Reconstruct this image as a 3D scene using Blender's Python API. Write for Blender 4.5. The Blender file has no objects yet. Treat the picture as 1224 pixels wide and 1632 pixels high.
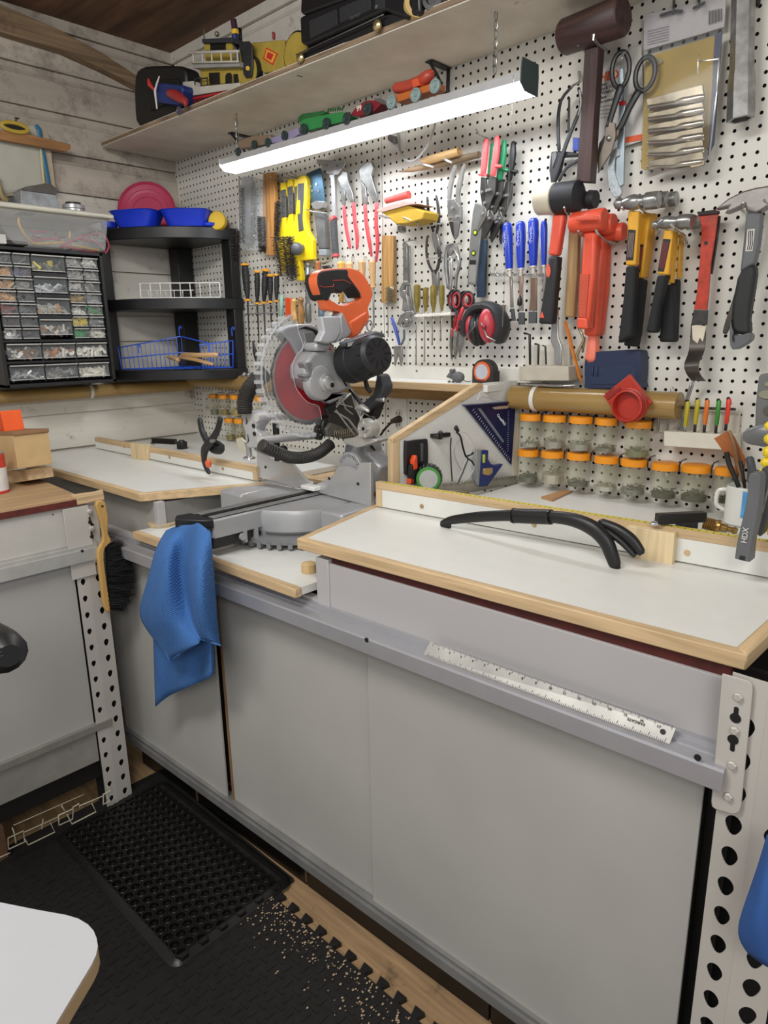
import bpy, bmesh, math, random
from mathutils import Vector as V, Matrix
SC=bpy.context.scene; COL=SC.collection; rnd=random.Random(7); PI=math.pi
# ---------------- camera
F=1094.613; CAM=V((0,-1.72797,1.4))
R=[[0.7278, 0.685615, -0.015463], [0.158917, -0.190542, -0.968731], [-0.667123, 0.702585, -0.247632]]
cam=bpy.data.objects.new('camera',bpy.data.cameras.new('camera')); COL.objects.link(cam)
cam.data.sensor_fit='HORIZONTAL'; cam.data.sensor_width=36; cam.data.lens=F/1224*36; cam.data.clip_start=.02
m3=Matrix((R[0],[-a for a in R[1]],[-a for a in R[2]])).transposed()
cam.matrix_world=Matrix.Translation(CAM)@m3.to_4x4(); SC.camera=cam
# ---------------- world, lights, exposure
w=bpy.data.worlds.new('world'); SC.world=w; w.use_nodes=True
w.node_tree.nodes['Background'].inputs[0].default_value=(.98,.98,1,1); w.node_tree.nodes['Background'].inputs[1].default_value=.42
def area(name,loc,target,sx,sy,power,col):
    l=bpy.data.lights.new(name,'AREA'); l.shape='RECTANGLE'; l.size=sx; l.size_y=sy; l.energy=power; l.color=col
    o=bpy.data.objects.new(name,l); COL.objects.link(o); o.location=loc
    o.rotation_euler=(V(target)-V(loc)).to_track_quat('-Z','Y').to_euler(); return o
area('room_light',(-1.0,-1.9,2.47),(-1.5,-1.1,.5),1.2,.3,20,(1,.985,.95))
area('room_light_far',(.9,-2.6,2.3),(-1.0,-.6,.9),.8,.5,13,(1,.985,.95))
LED=30.0
vs=SC.view_settings; vs.view_transform='Standard'; vs.look='None'; vs.gamma=1; vs.use_curve_mapping=False; vs.exposure=0.52
# ---------------- helpers
def ray(u,v):
    a,b=(u-612)/F,(v-816)/F
    return V((R[0][i]*a+R[1][i]*b+R[2][i] for i in range(3)))
def U(u,v,x=None,y=None,z=None):          # where a sight line meets a plane of the room
    d=ray(u,v)
    if isinstance(y,tuple):                  # slanted vertical plane through two floor points (ax,ay,bx,by)
        ax,ay,bx,by=y; n=V((by-ay,ax-bx,0)); return CAM+d*(((V((ax,ay,0))-CAM).dot(n))/d.dot(n))
    if x is not None: t=(x-CAM.x)/d.x
    elif y is not None: t=(y-CAM.y)/d.y
    else: t=(z-CAM.z)/d.z
    return CAM+d*t
def cr(x0,y0,s): return lambda a,b:(x0+a/s,y0+b/s)
ID=cr(0,0,1); ID.s=1
def mk(x0,y0,s):
    f=cr(x0,y0,s); f.s=s; return f
cA=mk(0,0,3.06);cB=mk(360,0,3.06);cC=mk(0,340,3.06);cD=mk(340,380,3.06);cE=mk(600,180,4.08);cF=mk(824,0,3.06);cG=mk(824,280,3.06);cH=mk(600,380,4.08)
cI=mk(350,240,4.08);cJ=mk(800,600,2.887);cK=mk(580,600,4.08);cL=mk(0,680,3.06);cM=mk(0,960,2.428);cN=mk(400,1200,2.448);cO=mk(924,980,2.503);cP=mk(200,640,2.914)
cQ=mk(260,230,4.08);cS=mk(340,480,4.08);cT=mk(420,380,5.56);cX=mk(200,20,4.08);cY=mk(1090,560,4.8);cW=mk(0,160,6.12);cZ=mk(0,360,5.83);cV=mk(470,0,4.53);cR=mk(924,400,4.08);cR0=mk(924,0,4.08)
def nums(s): return [tuple(float(k) for k in q.split(',')) for q in s.split()]
def pts(cf,s,**k): return [U(*cf(q[0],q[1]),**k) for q in nums(s)]
def pxm(p): return (p-CAM).dot(V(R[2]))/F      # metres per pixel at p
def lin(h):
    c=[int(h[i:i+2],16)/255 for i in (0,2,4)]; return tuple(a/12.92 if a<=.04045 else ((a+.055)/1.055)**2.4 for a in c)+(1,)
_m={}
def M(h,rough=.5,metal=0,var=.08,sc=25,bump=0,alpha=1,wood=None,emit=0,trans=0,dirt=0,st=(1,1,1),bsc=None):
    k=(h,rough,metal,var,sc,bump,alpha,wood,emit,trans,dirt,st,bsc)
    if k in _m: return _m[k]
    m=bpy.data.materials.new('mat_'+h); m.use_nodes=True; n=m.node_tree.nodes; L=m.node_tree.links; b=n['Principled BSDF']
    b.inputs['Roughness'].default_value=rough; b.inputs['Metallic'].default_value=metal
    c=lin(h); b.inputs['Base Color'].default_value=c; b.inputs['Alpha'].default_value=alpha
    if trans: b.inputs['Transmission Weight'].default_value=trans; b.inputs['IOR'].default_value=1.4
    if emit: b.inputs['Emission Color'].default_value=c; b.inputs['Emission Strength'].default_value=emit
    tc=n.new('ShaderNodeTexCoord'); mp=n.new('ShaderNodeMapping'); L.new(tc.outputs['Object'],mp.inputs[0])
    if wood is not None: st={'x':(.06,1,1),'y':(1,.06,1),'z':(1,1,.06)}[wood]
    mp.inputs['Scale'].default_value=st
    tx=n.new('ShaderNodeTexNoise'); tx.inputs['Scale'].default_value=sc*(3 if wood else 1); tx.inputs['Detail'].default_value=5; tx.inputs['Distortion'].default_value=.6 if wood else 0
    L.new(mp.outputs[0],tx.inputs[0])
    if var>0:
        mx=n.new('ShaderNodeMix'); mx.data_type='RGBA'; v=var*(2.2 if wood else 1)
        mx.inputs[6].default_value=tuple(a*(1-v) for a in c[:3])+(1,); mx.inputs[7].default_value=tuple(min(1,a*(1+v)) for a in c[:3])+(1,)
        rp=n.new('ShaderNodeMapRange'); rp.inputs[1].default_value=.3; rp.inputs[2].default_value=.7; L.new(tx.outputs[0],rp.inputs[0]); L.new(rp.outputs[0],mx.inputs[0])
        out=mx.outputs[2]
        if dirt:
            t2=n.new('ShaderNodeTexNoise'); t2.inputs['Scale'].default_value=9; t2.inputs['Detail'].default_value=9; t2.inputs['Roughness'].default_value=.75; L.new(tc.outputs['Object'],t2.inputs[0])
            r2=n.new('ShaderNodeMapRange'); r2.inputs[1].default_value=.66-dirt*.16; r2.inputs[2].default_value=.72; r2.inputs[4].default_value=.75; L.new(t2.outputs[0],r2.inputs[0])
            m2=n.new('ShaderNodeMix'); m2.data_type='RGBA'; m2.inputs[7].default_value=(.05,.035,.02,1); L.new(r2.outputs[0],m2.inputs[0]); L.new(out,m2.inputs[6]); out=m2.outputs[2]
        L.new(out,b.inputs['Base Color'])
    if bump:
        bt=n.new('ShaderNodeTexNoise'); bt.inputs['Scale'].default_value=bsc or sc*4; bt.inputs['Detail'].default_value=4; L.new(mp.outputs[0],bt.inputs[0])
        bp=n.new('ShaderNodeBump'); bp.inputs['Strength'].default_value=bump; bp.inputs['Distance'].default_value=.002; L.new(bt.outputs[0],bp.inputs['Height']); L.new(bp.outputs[0],b.inputs['Normal'])
    _m[k]=m; return m
class B:
    def __init__(s): s.b=bmesh.new(); s.ms=[]; s.cur=0
    def _f(s,vs):
        try: f=s.b.faces.new(vs); f.material_index=s.cur; return f
        except ValueError: return None
    def use(s,m):
        if m not in s.ms: s.ms.append(m)
        s.cur=s.ms.index(m); return s
    def hexa(s,p):                               # 8 points: bottom ring then top ring
        v=[s.b.verts.new(q) for q in p]
        for f in ((3,2,1,0),(4,5,6,7),(0,1,5,4),(1,2,6,5),(2,3,7,6),(3,0,4,7)): s._f([v[i] for i in f])
        return s
    def box(s,x0,x1,y0,y1,z0,z1): return s.hexa([(x0,y0,z0),(x1,y0,z0),(x1,y1,z0),(x0,y1,z0),(x0,y0,z1),(x1,y0,z1),(x1,y1,z1),(x0,y1,z1)])
    def obox(s,c,a,b_,c_):                      # centre and three half-axis vectors
        c,a,b_,c_=map(V,(c,a,b_,c_)); return s.hexa([c-a-b_-c_,c+a-b_-c_,c+a+b_-c_,c-a+b_-c_,c-a-b_+c_,c+a-b_+c_,c+a+b_+c_,c-a+b_+c_])
    def prism(s,p,e):
        e=V(e); p=[V(q) for q in p]; n=len(p); a=[s.b.verts.new(q) for q in p]; c=[s.b.verts.new(q+e) for q in p]
        s._f(a); s._f(c[::-1])
        for i in range(n): s._f([a[i],a[(i+1)%n],c[(i+1)%n],c[i]])
        return s
    def ring(s,po,pi,e):                         # outline with a hole; same number of points
        e=V(e); n=len(po); A=[[s.b.verts.new(V(q)+o) for q in L] for L in (po,pi) for o in (V((0,0,0)),e)]
        for i in range(n):
            j=(i+1)%n
            s._f([A[0][i],A[0][j],A[2][j],A[2][i]]); s._f([A[1][j],A[1][i],A[3][i],A[3][j]])
            s._f([A[0][j],A[0][i],A[1][i],A[1][j]]); s._f([A[2][i],A[2][j],A[3][j],A[3][i]])
        return s
    def tube(s,p,r,seg=8,ref=(0,1,0),flat=1,rd=True,closed=False):
        p=[V(q) for q in p]; n=len(p); r=list(r) if isinstance(r,(list,tuple)) else [r]*n; ref=V(ref)
        if rd and not closed:
            t0=(p[0]-p[1]).normalized(); t1=(p[-1]-p[-2]).normalized()
            p=[p[0]+t0*r[0]*.55]+p+[p[-1]+t1*r[-1]*.55]; r=[r[0]*.55]+r+[r[-1]*.55]; n+=2
        rg=[]
        for i in range(n):
            if closed: t=p[(i+1)%n]-p[i-1]
            else: t=p[min(i+1,n-1)]-p[max(i-1,0)]
            t=t.normalized() if t.length>1e-9 else V((0,0,1))
            rf=ref if abs(ref.dot(t))<.97 else (V((1,0,0)) if abs(t.x)<.9 else V((0,0,1)))
            n2=(rf-t*rf.dot(t)).normalized(); n1=t.cross(n2)
            rg.append([s.b.verts.new(p[i]+n1*(math.cos(a)*r[i])+n2*(math.sin(a)*r[i]*flat)) for a in [2*PI*k/seg for k in range(seg)]])
        for i in range(n if closed else n-1):
            a,c=rg[i],rg[(i+1)%n]
            for k in range(seg): s._f([a[k],a[(k+1)%seg],c[(k+1)%seg],c[k]])
        if not closed: s._f(rg[0][::-1]); s._f(rg[-1])
        return s
    def cyl(s,p0,p1,r0,r1=None,seg=16): return s.tube([p0,p1],[r0,r0 if r1 is None else r1],seg,rd=False)
    def lathe(s,c,ax,prof,seg=20):               # prof: (height along ax, radius)
        c,ax=V(c),V(ax).normalized(); n2=ax.orthogonal().normalized(); n1=ax.cross(n2); rg=[]
        for h,r in prof:
            r=max(r,1e-5); rg.append([s.b.verts.new(c+ax*h+n1*(math.cos(2*PI*k/seg)*r)+n2*(math.sin(2*PI*k/seg)*r)) for k in range(seg)])
        for a,d in zip(rg,rg[1:]):
            for k in range(seg): s._f([a[k],a[(k+1)%seg],d[(k+1)%seg],d[k]])
        s._f(rg[0][::-1]); s._f(rg[-1]); return s
    def ball(s,c,r,sc=(1,1,1),seg=12):
        n=seg//2; rg=[]; c=V(c)
        for i in range(1,n):
            a=PI*i/n; rg.append([s.b.verts.new(c+V((math.sin(a)*math.cos(2*PI*k/seg)*r*sc[0],math.sin(a)*math.sin(2*PI*k/seg)*r*sc[1],math.cos(a)*r*sc[2]))) for k in range(seg)])
        t=s.b.verts.new(c+V((0,0,r*sc[2]))); q=s.b.verts.new(c-V((0,0,r*sc[2])))
        for k in range(seg):
            s._f([t,rg[0][k],rg[0][(k+1)%seg]]); s._f([q,rg[-1][(k+1)%seg],rg[-1][k]])
            for a,d in zip(rg,rg[1:]): s._f([a[k],d[k],d[(k+1)%seg],a[(k+1)%seg]])
        return s
    def o(s,name,mat=None,parent=None,label=None,cat=None,group=None,kind=None,bev=0,sm=38,sub=0,seg=2):
        if mat is not None and not s.ms: s.ms=[mat]
        bmesh.ops.recalc_face_normals(s.b,faces=s.b.faces)
        me=bpy.data.meshes.new(name); s.b.to_mesh(me); s.b.free()
        for m in s.ms: me.materials.append(m)
        if sm:
            me.polygons.foreach_set('use_smooth',[True]*len(me.polygons)); me.set_sharp_from_angle(angle=math.radians(sm))
        o=bpy.data.objects.new(name,me); COL.objects.link(o)
        if parent is None:
            if me.vertices:
                n=len(me.vertices); xs=[v.co.x for v in me.vertices]; ys=[v.co.y for v in me.vertices]; z=min(v.co.z for v in me.vertices)
                c=V(((min(xs)+max(xs))/2,(min(ys)+max(ys))/2,z)); me.transform(Matrix.Translation(-c)); o.location=c
        else:
            o.parent=parent
            if parent.type=='EMPTY': o.matrix_parent_inverse=Matrix.Translation(-parent.location)
            else:
                tp=parent
                while tp.parent: tp=tp.parent
                if tp.type=='MESH': me.transform(Matrix.Translation(-tp.location))
        if label: o['label']=label
        if cat: o['category']=cat
        if group: o['group']=group
        if kind: o['kind']=kind
        if bev:
            d=o.modifiers.new('bevel','BEVEL'); d.width=bev; d.segments=seg; d.limit_method='ANGLE'; d.angle_limit=math.radians(40); d.harden_normals=False
        if sub: d=o.modifiers.new('sub','SUBSURF'); d.levels=sub; d.render_levels=sub
        return o
def T(name,label,cat,loc,group=None):
    o=bpy.data.objects.new(name,None); COL.objects.link(o); o.location=V(loc); o.empty_display_size=.02
    o['label']=label; o['category']=cat
    if group: o['group']=group
    return o
def st(o): o['kind']='structure'; return o
def dup(root,delta,label,group=None):
    r=root.copy(); COL.objects.link(r); r.location=root.location+V(delta); r['label']=label
    if group: r['group']=group
    def rec(a,b_):
        for ch in [c for c in ALLC(a)]:
            c=ch.copy(); COL.objects.link(c); c.parent=b_; rec(ch,c)
    rec(root,r); return r
def ALLC(a): return [o for o in COL.objects if o.parent==a]
def smooth(p,n=4,closed=False):                  # catmull-rom through 3D points or tuples
    p=[V(q) for q in p]; N=len(p); out=[]
    for i in range(N if closed else N-1):
        a,b_,c,d=(p[(i-1)%N],p[i],p[(i+1)%N],p[(i+2)%N]) if closed else (p[max(i-1,0)],p[i],p[i+1],p[min(i+2,N-1)])
        for k in range(n):
            t=k/n; out.append(.5*((2*b_)+(c-a)*t+(2*a-5*b_+4*c-d)*t*t+(3*b_-a-3*c+d)*t**3))
    if not closed: out.append(p[-1])
    return out
def plate(cf,s,d,th,name,mat,parent=None,bev=.001,x=None,sm_=0,b=None,**k):
    # solid plate: front outline on the plane y=-d (or x), thickness th away from the viewer
    p=pts(cf,s,y=-d) if x is None else pts(cf,s,x=x)
    if sm_: p=smooth(p,sm_,True)
    e=(0,th,0) if x is None else (-th,0,0)
    bb=b or B(); bb.prism(p,e)
    return bb if b else bb.o(name,mat,parent,bev=bev,**k)
def rod(cf,s,d,name=None,mat=None,parent=None,x=None,flat=1,seg=8,n=0,b=None,rd=True,**k):
    # swept handle or wire: each triple is pixel, pixel, half-width in crop pixels; a 4th number is its own depth
    q=nums(s); P=[]
    for a in q:
        dd=a[3] if len(a)>3 else d
        P.append(U(*cf(a[0],a[1]),y=-dd) if x is None else U(*cf(a[0],a[1]),x=x))
    r=[a[2]/cf.s*pxm(p) for a,p in zip(q,P)]
    if n:
        Q=smooth(P,n); r=[r[min(i//n,len(r)-1)]*(1-(i%n)/n)+r[min(i//n+1,len(r)-1)]*((i%n)/n) for i in range(len(Q))]; P=Q
    bb=b or B(); bb.tube(P,r,seg,flat=flat,ref=(0,1,0) if x is None else (1,0,0),rd=rd)
    return bb if b else bb.o(name,mat,parent,**k)
# ---------------- materials
WHITE=M('dcdcd6',.35,var=.02); PEG=M('d9d7ce',.6,var=.03,sc=6); PANEL=M('aeaca6',.5,var=.07,sc=3); SHELFW=M('d8d3c6',.55,var=.06,sc=8)
WOODX=M('c6aa82',.55,var=.10,wood='x',bump=.2); WOODY=M('c6aa82',.55,var=.10,wood='y',bump=.2); WOODZ=M('c9b089',.55,var=.10,wood='z',bump=.2); PALE=M('d9c39a',.55,var=.08,wood='z')
ALU=M('b4b5b6',.35,.4,var=.05); STEEL=M('8f8f8d',.3,.7,var=.3,sc=45); DSTEEL=M('4a4846',.4,.8,var=.2,sc=60); CHROME=M('bcbcbc',.2,.75,var=.06); BLACK=M('191919',.45,var=.1); RUBBER=M('121212',.6,var=.15,sc=80)
GREY=M('8e8f90',.5,var=.06); ORANGE=M('d94a20',.4,var=.05); RED=M('b3242a',.4,var=.08); YEL=M('e2b82a',.45,var=.05); BLUE=M('1c3fae',.35,var=.05)
# ================= room shell
ZT=.975; XL=-2.83
fl=st(B().box(-2.9,1.2,-2.8,.05,-.05,-.012).o('floor',M('a68763',.7,var=.12,wood='x',dirt=.6,bump=.3)))
FM=M('1b1a19',.55,var=.25,sc=40)
# interlocking foam mats: toothed outline, raised chequer ribs
def foam(x0,x1,y0,y1,teeth):
    p=[]; s=.052; n=int((x1-x0)/s)
    for i in range(n):
        a=x0+i*s; p+= [(a,y1,0),(a+.013,y1,0),(a+.006,y1+.022,0),(a+.033,y1+.022,0),(a+.026,y1,0)] if teeth else [(a,y1,0)]
    p+=[(x1,y1,0),(x1,y0,0),(x0,y0,0)]
    b=B().prism([(q[0],q[1],-.012) for q in p],(0,0,.012))
    o=b.o('foam_mat',FM,fl)
    c=B(); k=0; y=y0+.02
    while y<y1-.02:
        x=x0+.02+(.03 if k%2 else 0)
        while x<x1-.02:
            a=(.012,.0035) if (int((x-x0)/.03)+k)%2 else (.0035,.012)
            c.obox((x,y,.0005),(a[0],0,0),(0,a[1],0),(0,0,.0012)); x+=.03
        y+=.024; k+=1
    c.o('tread_pattern',FM,o,kind='stuff',sm=0); return o
foam(-1.95,-1.245,-2.0,-.79,False); foam(-1.245,-.62,-2.0,-.864,True); foam(-.62,.15,-2.0,-.864,True)
saw=B()
for i in range(420):
    a=rnd.random(); x=-1.25+a*.75; y=-.87-abs(rnd.gauss(0,.05)); r=rnd.uniform(.0006,.002)
    saw.obox((x,y,.003),(r,0,0),(0,r*1.3,0),(0,0,.0006))
saw.o('sawdust',M('b9a184',.9),None,'pale sawdust specks scattered over the dark foam mat by the bare floorboards','sawdust',kind='stuff',sm=0)
# left wall of lap siding
wl=st(B().box(XL-.06,XL-.02,-2.8,.05,0,2.7).o('wall_left',M('2a241e',.9)))
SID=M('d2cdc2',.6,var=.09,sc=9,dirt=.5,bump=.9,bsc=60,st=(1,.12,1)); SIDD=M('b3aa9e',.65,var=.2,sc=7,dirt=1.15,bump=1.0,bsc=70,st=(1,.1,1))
def siding(parent,along,z,L0,L1,m,j):
    prof=[(-.02,0),(0,0),(.001*j,.098),(-.004,.103),(-.011,.118),(-.013,.1365),(-.02,.1365)]
    if along=='y': p=[(XL+a,L0,z+h) for a,h in prof]; e=(0,L1-L0,0)
    else: p=[(L0,.018-a,z+h) for a,h in prof]; e=(L1-L0,0,0)
    B().prism(p,e).o('plank',m,parent,sm=0)
for k in range(19):
    z=-.015+k*.1385+.028
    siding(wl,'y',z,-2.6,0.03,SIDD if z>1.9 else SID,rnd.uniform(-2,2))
wb=st(B().box(-2.9,.6,.042,.08,0,2.7).o('wall_back',M('120f0d',.9)))
for k in range(5): siding(wb,'x',-.015+(k+14)*.1385+.028+.139,-2.83,.55,SID,0)
# pegboard with real holes on a one inch grid
def pegboard(i0,i1,j0,j1):
    P=.0254; vs_=[]; fs=[]; r=.0041
    for i in range(i0,i1+1):
        for j in range(j0,j1+1):
            cx=-.72501+i*P; cz=1.36336-j*P; n=len(vs_); h=P/2
            O=[(h,0),(h,h),(0,h),(-h,h),(-h,0),(-h,-h),(0,-h),(h,-h)]
            vs_+=[(cx+a,0,cz+c) for a,c in O]+[(cx+r*math.cos(k*PI/4),0,cz+r*math.sin(k*PI/4)) for k in range(8)]+[(cx+r*math.cos(k*PI/4),.006,cz+r*math.sin(k*PI/4)) for k in range(8)]
            for k in range(8):
                k2=(k+1)%8; fs+=[(n+k,n+8+k,n+8+k2,n+k2),(n+8+k,n+16+k,n+16+k2,n+8+k2)]
    me=bpy.data.meshes.new('pegboard_sheet'); me.from_pydata(vs_,[],fs); me.materials.append(PEG); me.materials.append(M('3a2a1c',.9,var=0)); me.polygons.foreach_set('material_index',[k%2 for k in range(len(me.polygons))])
    o=bpy.data.objects.new('pegboard_sheet',me); COL.objects.link(o); o.parent=wb; me.transform(Matrix.Translation(-wb.location)); return o
pegboard(-83,-36,-30,19); pegboard(-35,32,-30,19)
B().box(-1.6262,-1.6252,-.0006,.004,.88,2.13).o('seam',M('3a3630',.8),wb)
B().box(-2.84,.15,.0065,.012,.87,2.13).o('hole_shade_sheet',M('0b0a09',.9,var=0),wb)  # black sheet added behind the pegboard to keep light out of its holes
# ceiling and the sagging top plate
st(B().box(-2.9,1.0,-2.8,.06,2.545,2.56).o('ceiling',M('6a4e3a',.75,var=.25,sc=6,dirt=.9,bump=.5,wood='x')))
pt=[(-.9,2.55,2.44),(-.64,2.515,2.43),(-.45,2.49,2.425),(-.3,2.455,2.40),(-.17,2.41,2.37),(-.05,2.34,2.30)]
b=B(); top=[V((XL+.001,y,a)) for y,a,c in pt]; bot=[V((XL+.001,y,c)) for y,a,c in pt]
b.prism(top+bot[::-1],(.045,0,0)); st(b.o('trim_1',M('7d6850',.6,var=.16,wood='y',bump=.6,dirt=.7),bev=.002))
# ================= main bench
FR=(-1.10,-.80,-.235,-.775)     # front plane of the cabinet run
def fy(x): return FR[1]+(x-FR[0])*(FR[3]-FR[1])/(FR[2]-FR[0])
bench=T('workbench','long white workbench with sliding doors and an aluminium ledge under the miter saw','workbench',(-1.2,-.5,0))
b=B(); x0,x1=-2.08,-.235
def fbox(b,x0,x1,d0,d1,z0,z1): # box that follows the bench front: d = distance in front of the face
    return b.hexa([(x0,fy(x0)-d0,z0),(x1,fy(x1)-d0,z0),(x1,fy(x1)-d1,z0),(x0,fy(x0)-d1,z0),(x0,fy(x0)-d0,z1),(x1,fy(x1)-d0,z1),(x1,fy(x1)-d1,z1),(x0,fy(x0)-d1,z1)])
fbox(b,x0,x1,-.03,-.04,.15,.80).o('carcass',M('23201d',.8),bench)
# right raised riser and its red stripe
APR=M('aeabab',.45,var=.03,sc=3)
fbox(B(),-1.05,-.245,0,-.02,.80,.932).o('apron',APR,bench,bev=.001)
fbox(B(),-1.085,-1.046,.004,-.02,.795,.94).o('apron_end',APR,bench,bev=.002)
fbox(B(),-1.045,-.25,-.006,-.02,.932,.951).o('red_stripe',M('4a1510',.6,var=.3,sc=40),bench)
fbox(B(),-2.07,-1.085,0,-.02,.80,.84).o('apron_low',APR,bench)
B().box(-1.10,-1.085,-.775,-.05,.86,.945).o('riser_side',APR,bench)
B().box(-2.60,-1.79,-.78,-.765,.80,.945).o('apron_left',M('a5a29b',.5,var=.08,sc=4),bench,bev=.001)
B().box(-1.805,-1.785,-.79,-.765,.80,.95).o('riser_end',APR,bench,bev=.001)
B().box(-1.80,-1.788,-.765,-.35,.80,.945).o('riser_side',M('7d7b78',.6),bench)
B().box(-2.60,-2.07,-.79,-.775,.15,.80).o('end_panel_or_shade',PANEL,bench)
# aluminium ledge
b=B(); prof=[(0,.838),(.012,.838),(.012,.832),(.022,.832),(.022,.828),(.048,.826),(.05,.822),(.05,.792),(.047,.792),(.047,.818),(0,.818)]
A=[(-2.07,q) for q in prof]; b.prism([(-2.07,fy(-2.07)-d,z-.004) for d,z in prof],(1.84,fy(-.23)-fy(-2.07),0)).o('ledge',M('b4b4b8',.35,.55,var=.03),bench,sm=0)
b=B()
for u,v in ((584,1020),(1104,1217)): p=U(u,v,y=fy(-.9)-.0505); p.y=fy(p.x)-.0505; b.cyl(p+V((0,.001,0)),p-V((0,.0008,0)),.0048)
b.o('ledge_hole',M('1a1a1a'),bench,kind='stuff')
# sliding doors
def door(xa,xb,d,z0=.135,z1=.80,grip=False):
    return fbox(B(),xa,xb,d,d-.006,z0,z1).o('door',PANEL,bench,bev=.0008)
door(-2.07,-1.50,.004); door(-1.475,-.925,-.004); door(-.935,-.265,.006)
fbox(B(),-1.50,-1.475,-.012,-.02,.135,.80).o('door_gap',M('070707'),bench); fbox(B(),-1.483,-1.476,-.002,-.01,.135,.80).o('door_edge',M('8a6a48'),bench)
fbox(B(),-.265,-.24,-.02,-.03,.135,.80).o('door_gap',M('070707'),bench)
b=B(); fbox(b,-2.08,-.24,.012,-.02,.122,.135); fbox(b,-2.08,-.24,.018,-.02,.10,.122); fbox(b,-2.08,-.24,.016,.0,.135,.139)
b.o('door_track',M('8f8e8c',.4,.4,var=.15,sc=12,dirt=.3),bench,sm=0)
for xa,xb in ((-2.05,-1.72),(-1.715,-1.213),(-1.208,-.64),(-.635,-.24)): fbox(B(),xa,xb,-.03,-.045,-.012,.12).o('toe_board',M('0c0b0a',.35,var=.3),bench)
for x in (-1.7175,-1.2105): fbox(B(),x-.004,x+.004,-.028,-.04,0,.11).o('toe_seam',M('5a4430',.7),bench)
# worktops: white laminate panels edged in pine
def top(name,pl,edges,lab,z=ZT,th=.024,m=WHITE,cat='worktop'):
    # pl: outer outline (x,y) ; edges: indices of sides that carry a pine strip
    n=len(pl); C=sum((V((a,b_,0)) for a,b_ in pl),V())/n; P=[V((a,b_,z)) for a,b_ in pl]; off=[.019 if i in edges else .0 for i in range(n)]
    inn=[]
    for i in range(n):                               # offset polygon inward by strip width
        a,c,d=P[i-1],P[i],P[(i+1)%n]; e1=(c-a).normalized(); e2=(d-c).normalized(); z_=V((0,0,1)); n1=z_.cross(e1); n2=z_.cross(e2)
        if n1.dot(C-a.xy.to_3d())<0: n1=-n1
        if n2.dot(C-c.xy.to_3d())<0: n2=-n2
        o1,o2=off[i-1],off[i]; det=n1.x*n2.y-n1.y*n2.x; cx=((o1)*n2.y-(o2)*n1.y)/det; cy=(n1.x*o2-n2.x*o1)/det
        inn.append(c+V((cx,cy,0)))
    root=T(name,lab,cat,(C.x,C.y,z-th))
    B().prism([q-V((0,0,.0005)) for q in inn],(0,0,-th+.004)).o('laminate_top',m,root)
    for i in edges:
        a,c,d,e=P[i],P[(i+1)%n],inn[(i+1)%n],inn[i]; dx=abs(c.x-a.x)>abs(c.y-a.y)
        B().prism([a,c,d,e],(0,0,-th)).o('edge_strip',WOODX if dx else WOODY,root,bev=.002)
    return root
def xy(u,v,z=ZT): p=U(u,v,z=z); return (p.x,p.y)
A0=xy(472.7,858); A1=xy(1191,1044); A2=xy(1290,900)
RT=top('worktop',[A0,A1,(-.22,-.40),(-1.225,-.46)],[0,1,3],'long white worktop with pine edging to the right of the miter saw')
L0=xy(28,733); L1=xy(222,787); L2=xy(407,769)
LT=top('worktop',[L0,L1,(-1.66,-.49),(-2.80,-.49)],[0,1],'white worktop with pine edging to the left of the miter saw')
ZP=.873
P0=U(211,847,z=ZP); P1=U(467,943,z=ZP); P2=U(492,925,z=ZP); P1=V((-1.105,P1.y+.012,ZP))
PT=top('worktop',[(P0.x,P0.y),(P1.x,P1.y),(-1.105,-.012),(-1.78,-.012)],[0],'lower white platform with pine edging carrying the miter saw',z=ZP,th=.022)
# rear shelf behind the fences
root=T('rear_worktop','white laminate strip of bench behind the right fence under the jars','worktop',(-.7,-.2,ZT-.02))
B().box(-1.075,.2,-.44,-.002,ZT-.018,ZT-.001).o('laminate_top',WHITE,root)
q=[U(*p,z=ZT) for p in ((862,794),(898,783),(913,784),(880,799))]; B().prism(q,(0,0,.004)).o('joint_strip',M('b98a5c',.5,wood='y'),root)
root=T('rear_worktop','white laminate strip of bench behind the left fence in the corner','worktop',(-2.3,-.2,ZT-.02))
B().box(-2.80,-1.72,-.47,-.002,ZT-.018,ZT-.001).o('laminate_top',WHITE,root)
# fences
def fence(a,b_,h,lab,dots,wins=()):
    a,b_=V(a),V(b_); e=(b_-a).normalized(); nrm=V((e.y,-e.x,0)); nrm=nrm if nrm.y<0 else -nrm; th=.02
    r=T('saw_fence',lab,'fence',((a+b_)/2).to_tuple())
    def bx(s0,s1,z0,z1,f,name,m,k): 
        p=[a+e*s0+nrm*f,a+e*s1+nrm*f,a+e*s1-nrm*th,a+e*s0-nrm*th]; return B().prism([q+V((0,0,z0)) for q in p],(0,0,z1-z0)).o(name,m,r,bev=.001)
    L=(b_-a).length
    bx(.02 if wins!='r' else 0,L-(.02 if wins=='r' else 0),.002,h-.018,-.001,'face_panel',WHITE,0)
    bx(0,L,h-.018,h,0,'top_rail',WOODX,0); bx(*((0,.02) if wins!='r' else (L-.02,L)),.002,h-.018,0,'end_strip',WOODZ,0)
    for u,v in dots:
        p=U(u,v,y=(a.x,a.y,b_.x,b_.y)); B().cyl(p+nrm*.0008,p-nrm*.004,.0055,seg=14).o('wood_plug',M('b59a72',.6,var=.2,wood='z'),r)
    return r,a,e,nrm,L
fr=fence((-1.197,-.497,ZT),(-.20,-.428,ZT),.066,'pine capped white fence behind the right worktop with a yellow scale',[(672,807),(851,836),(1095,881)])
fl_=fence((-2.77,-.515,ZT),(-1.70,-.500,ZT),.046,'pine capped white fence behind the left worktop',[(198,712),(270,729),(355,747)],'r')
r,a,e,nrm,L=fr
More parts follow.
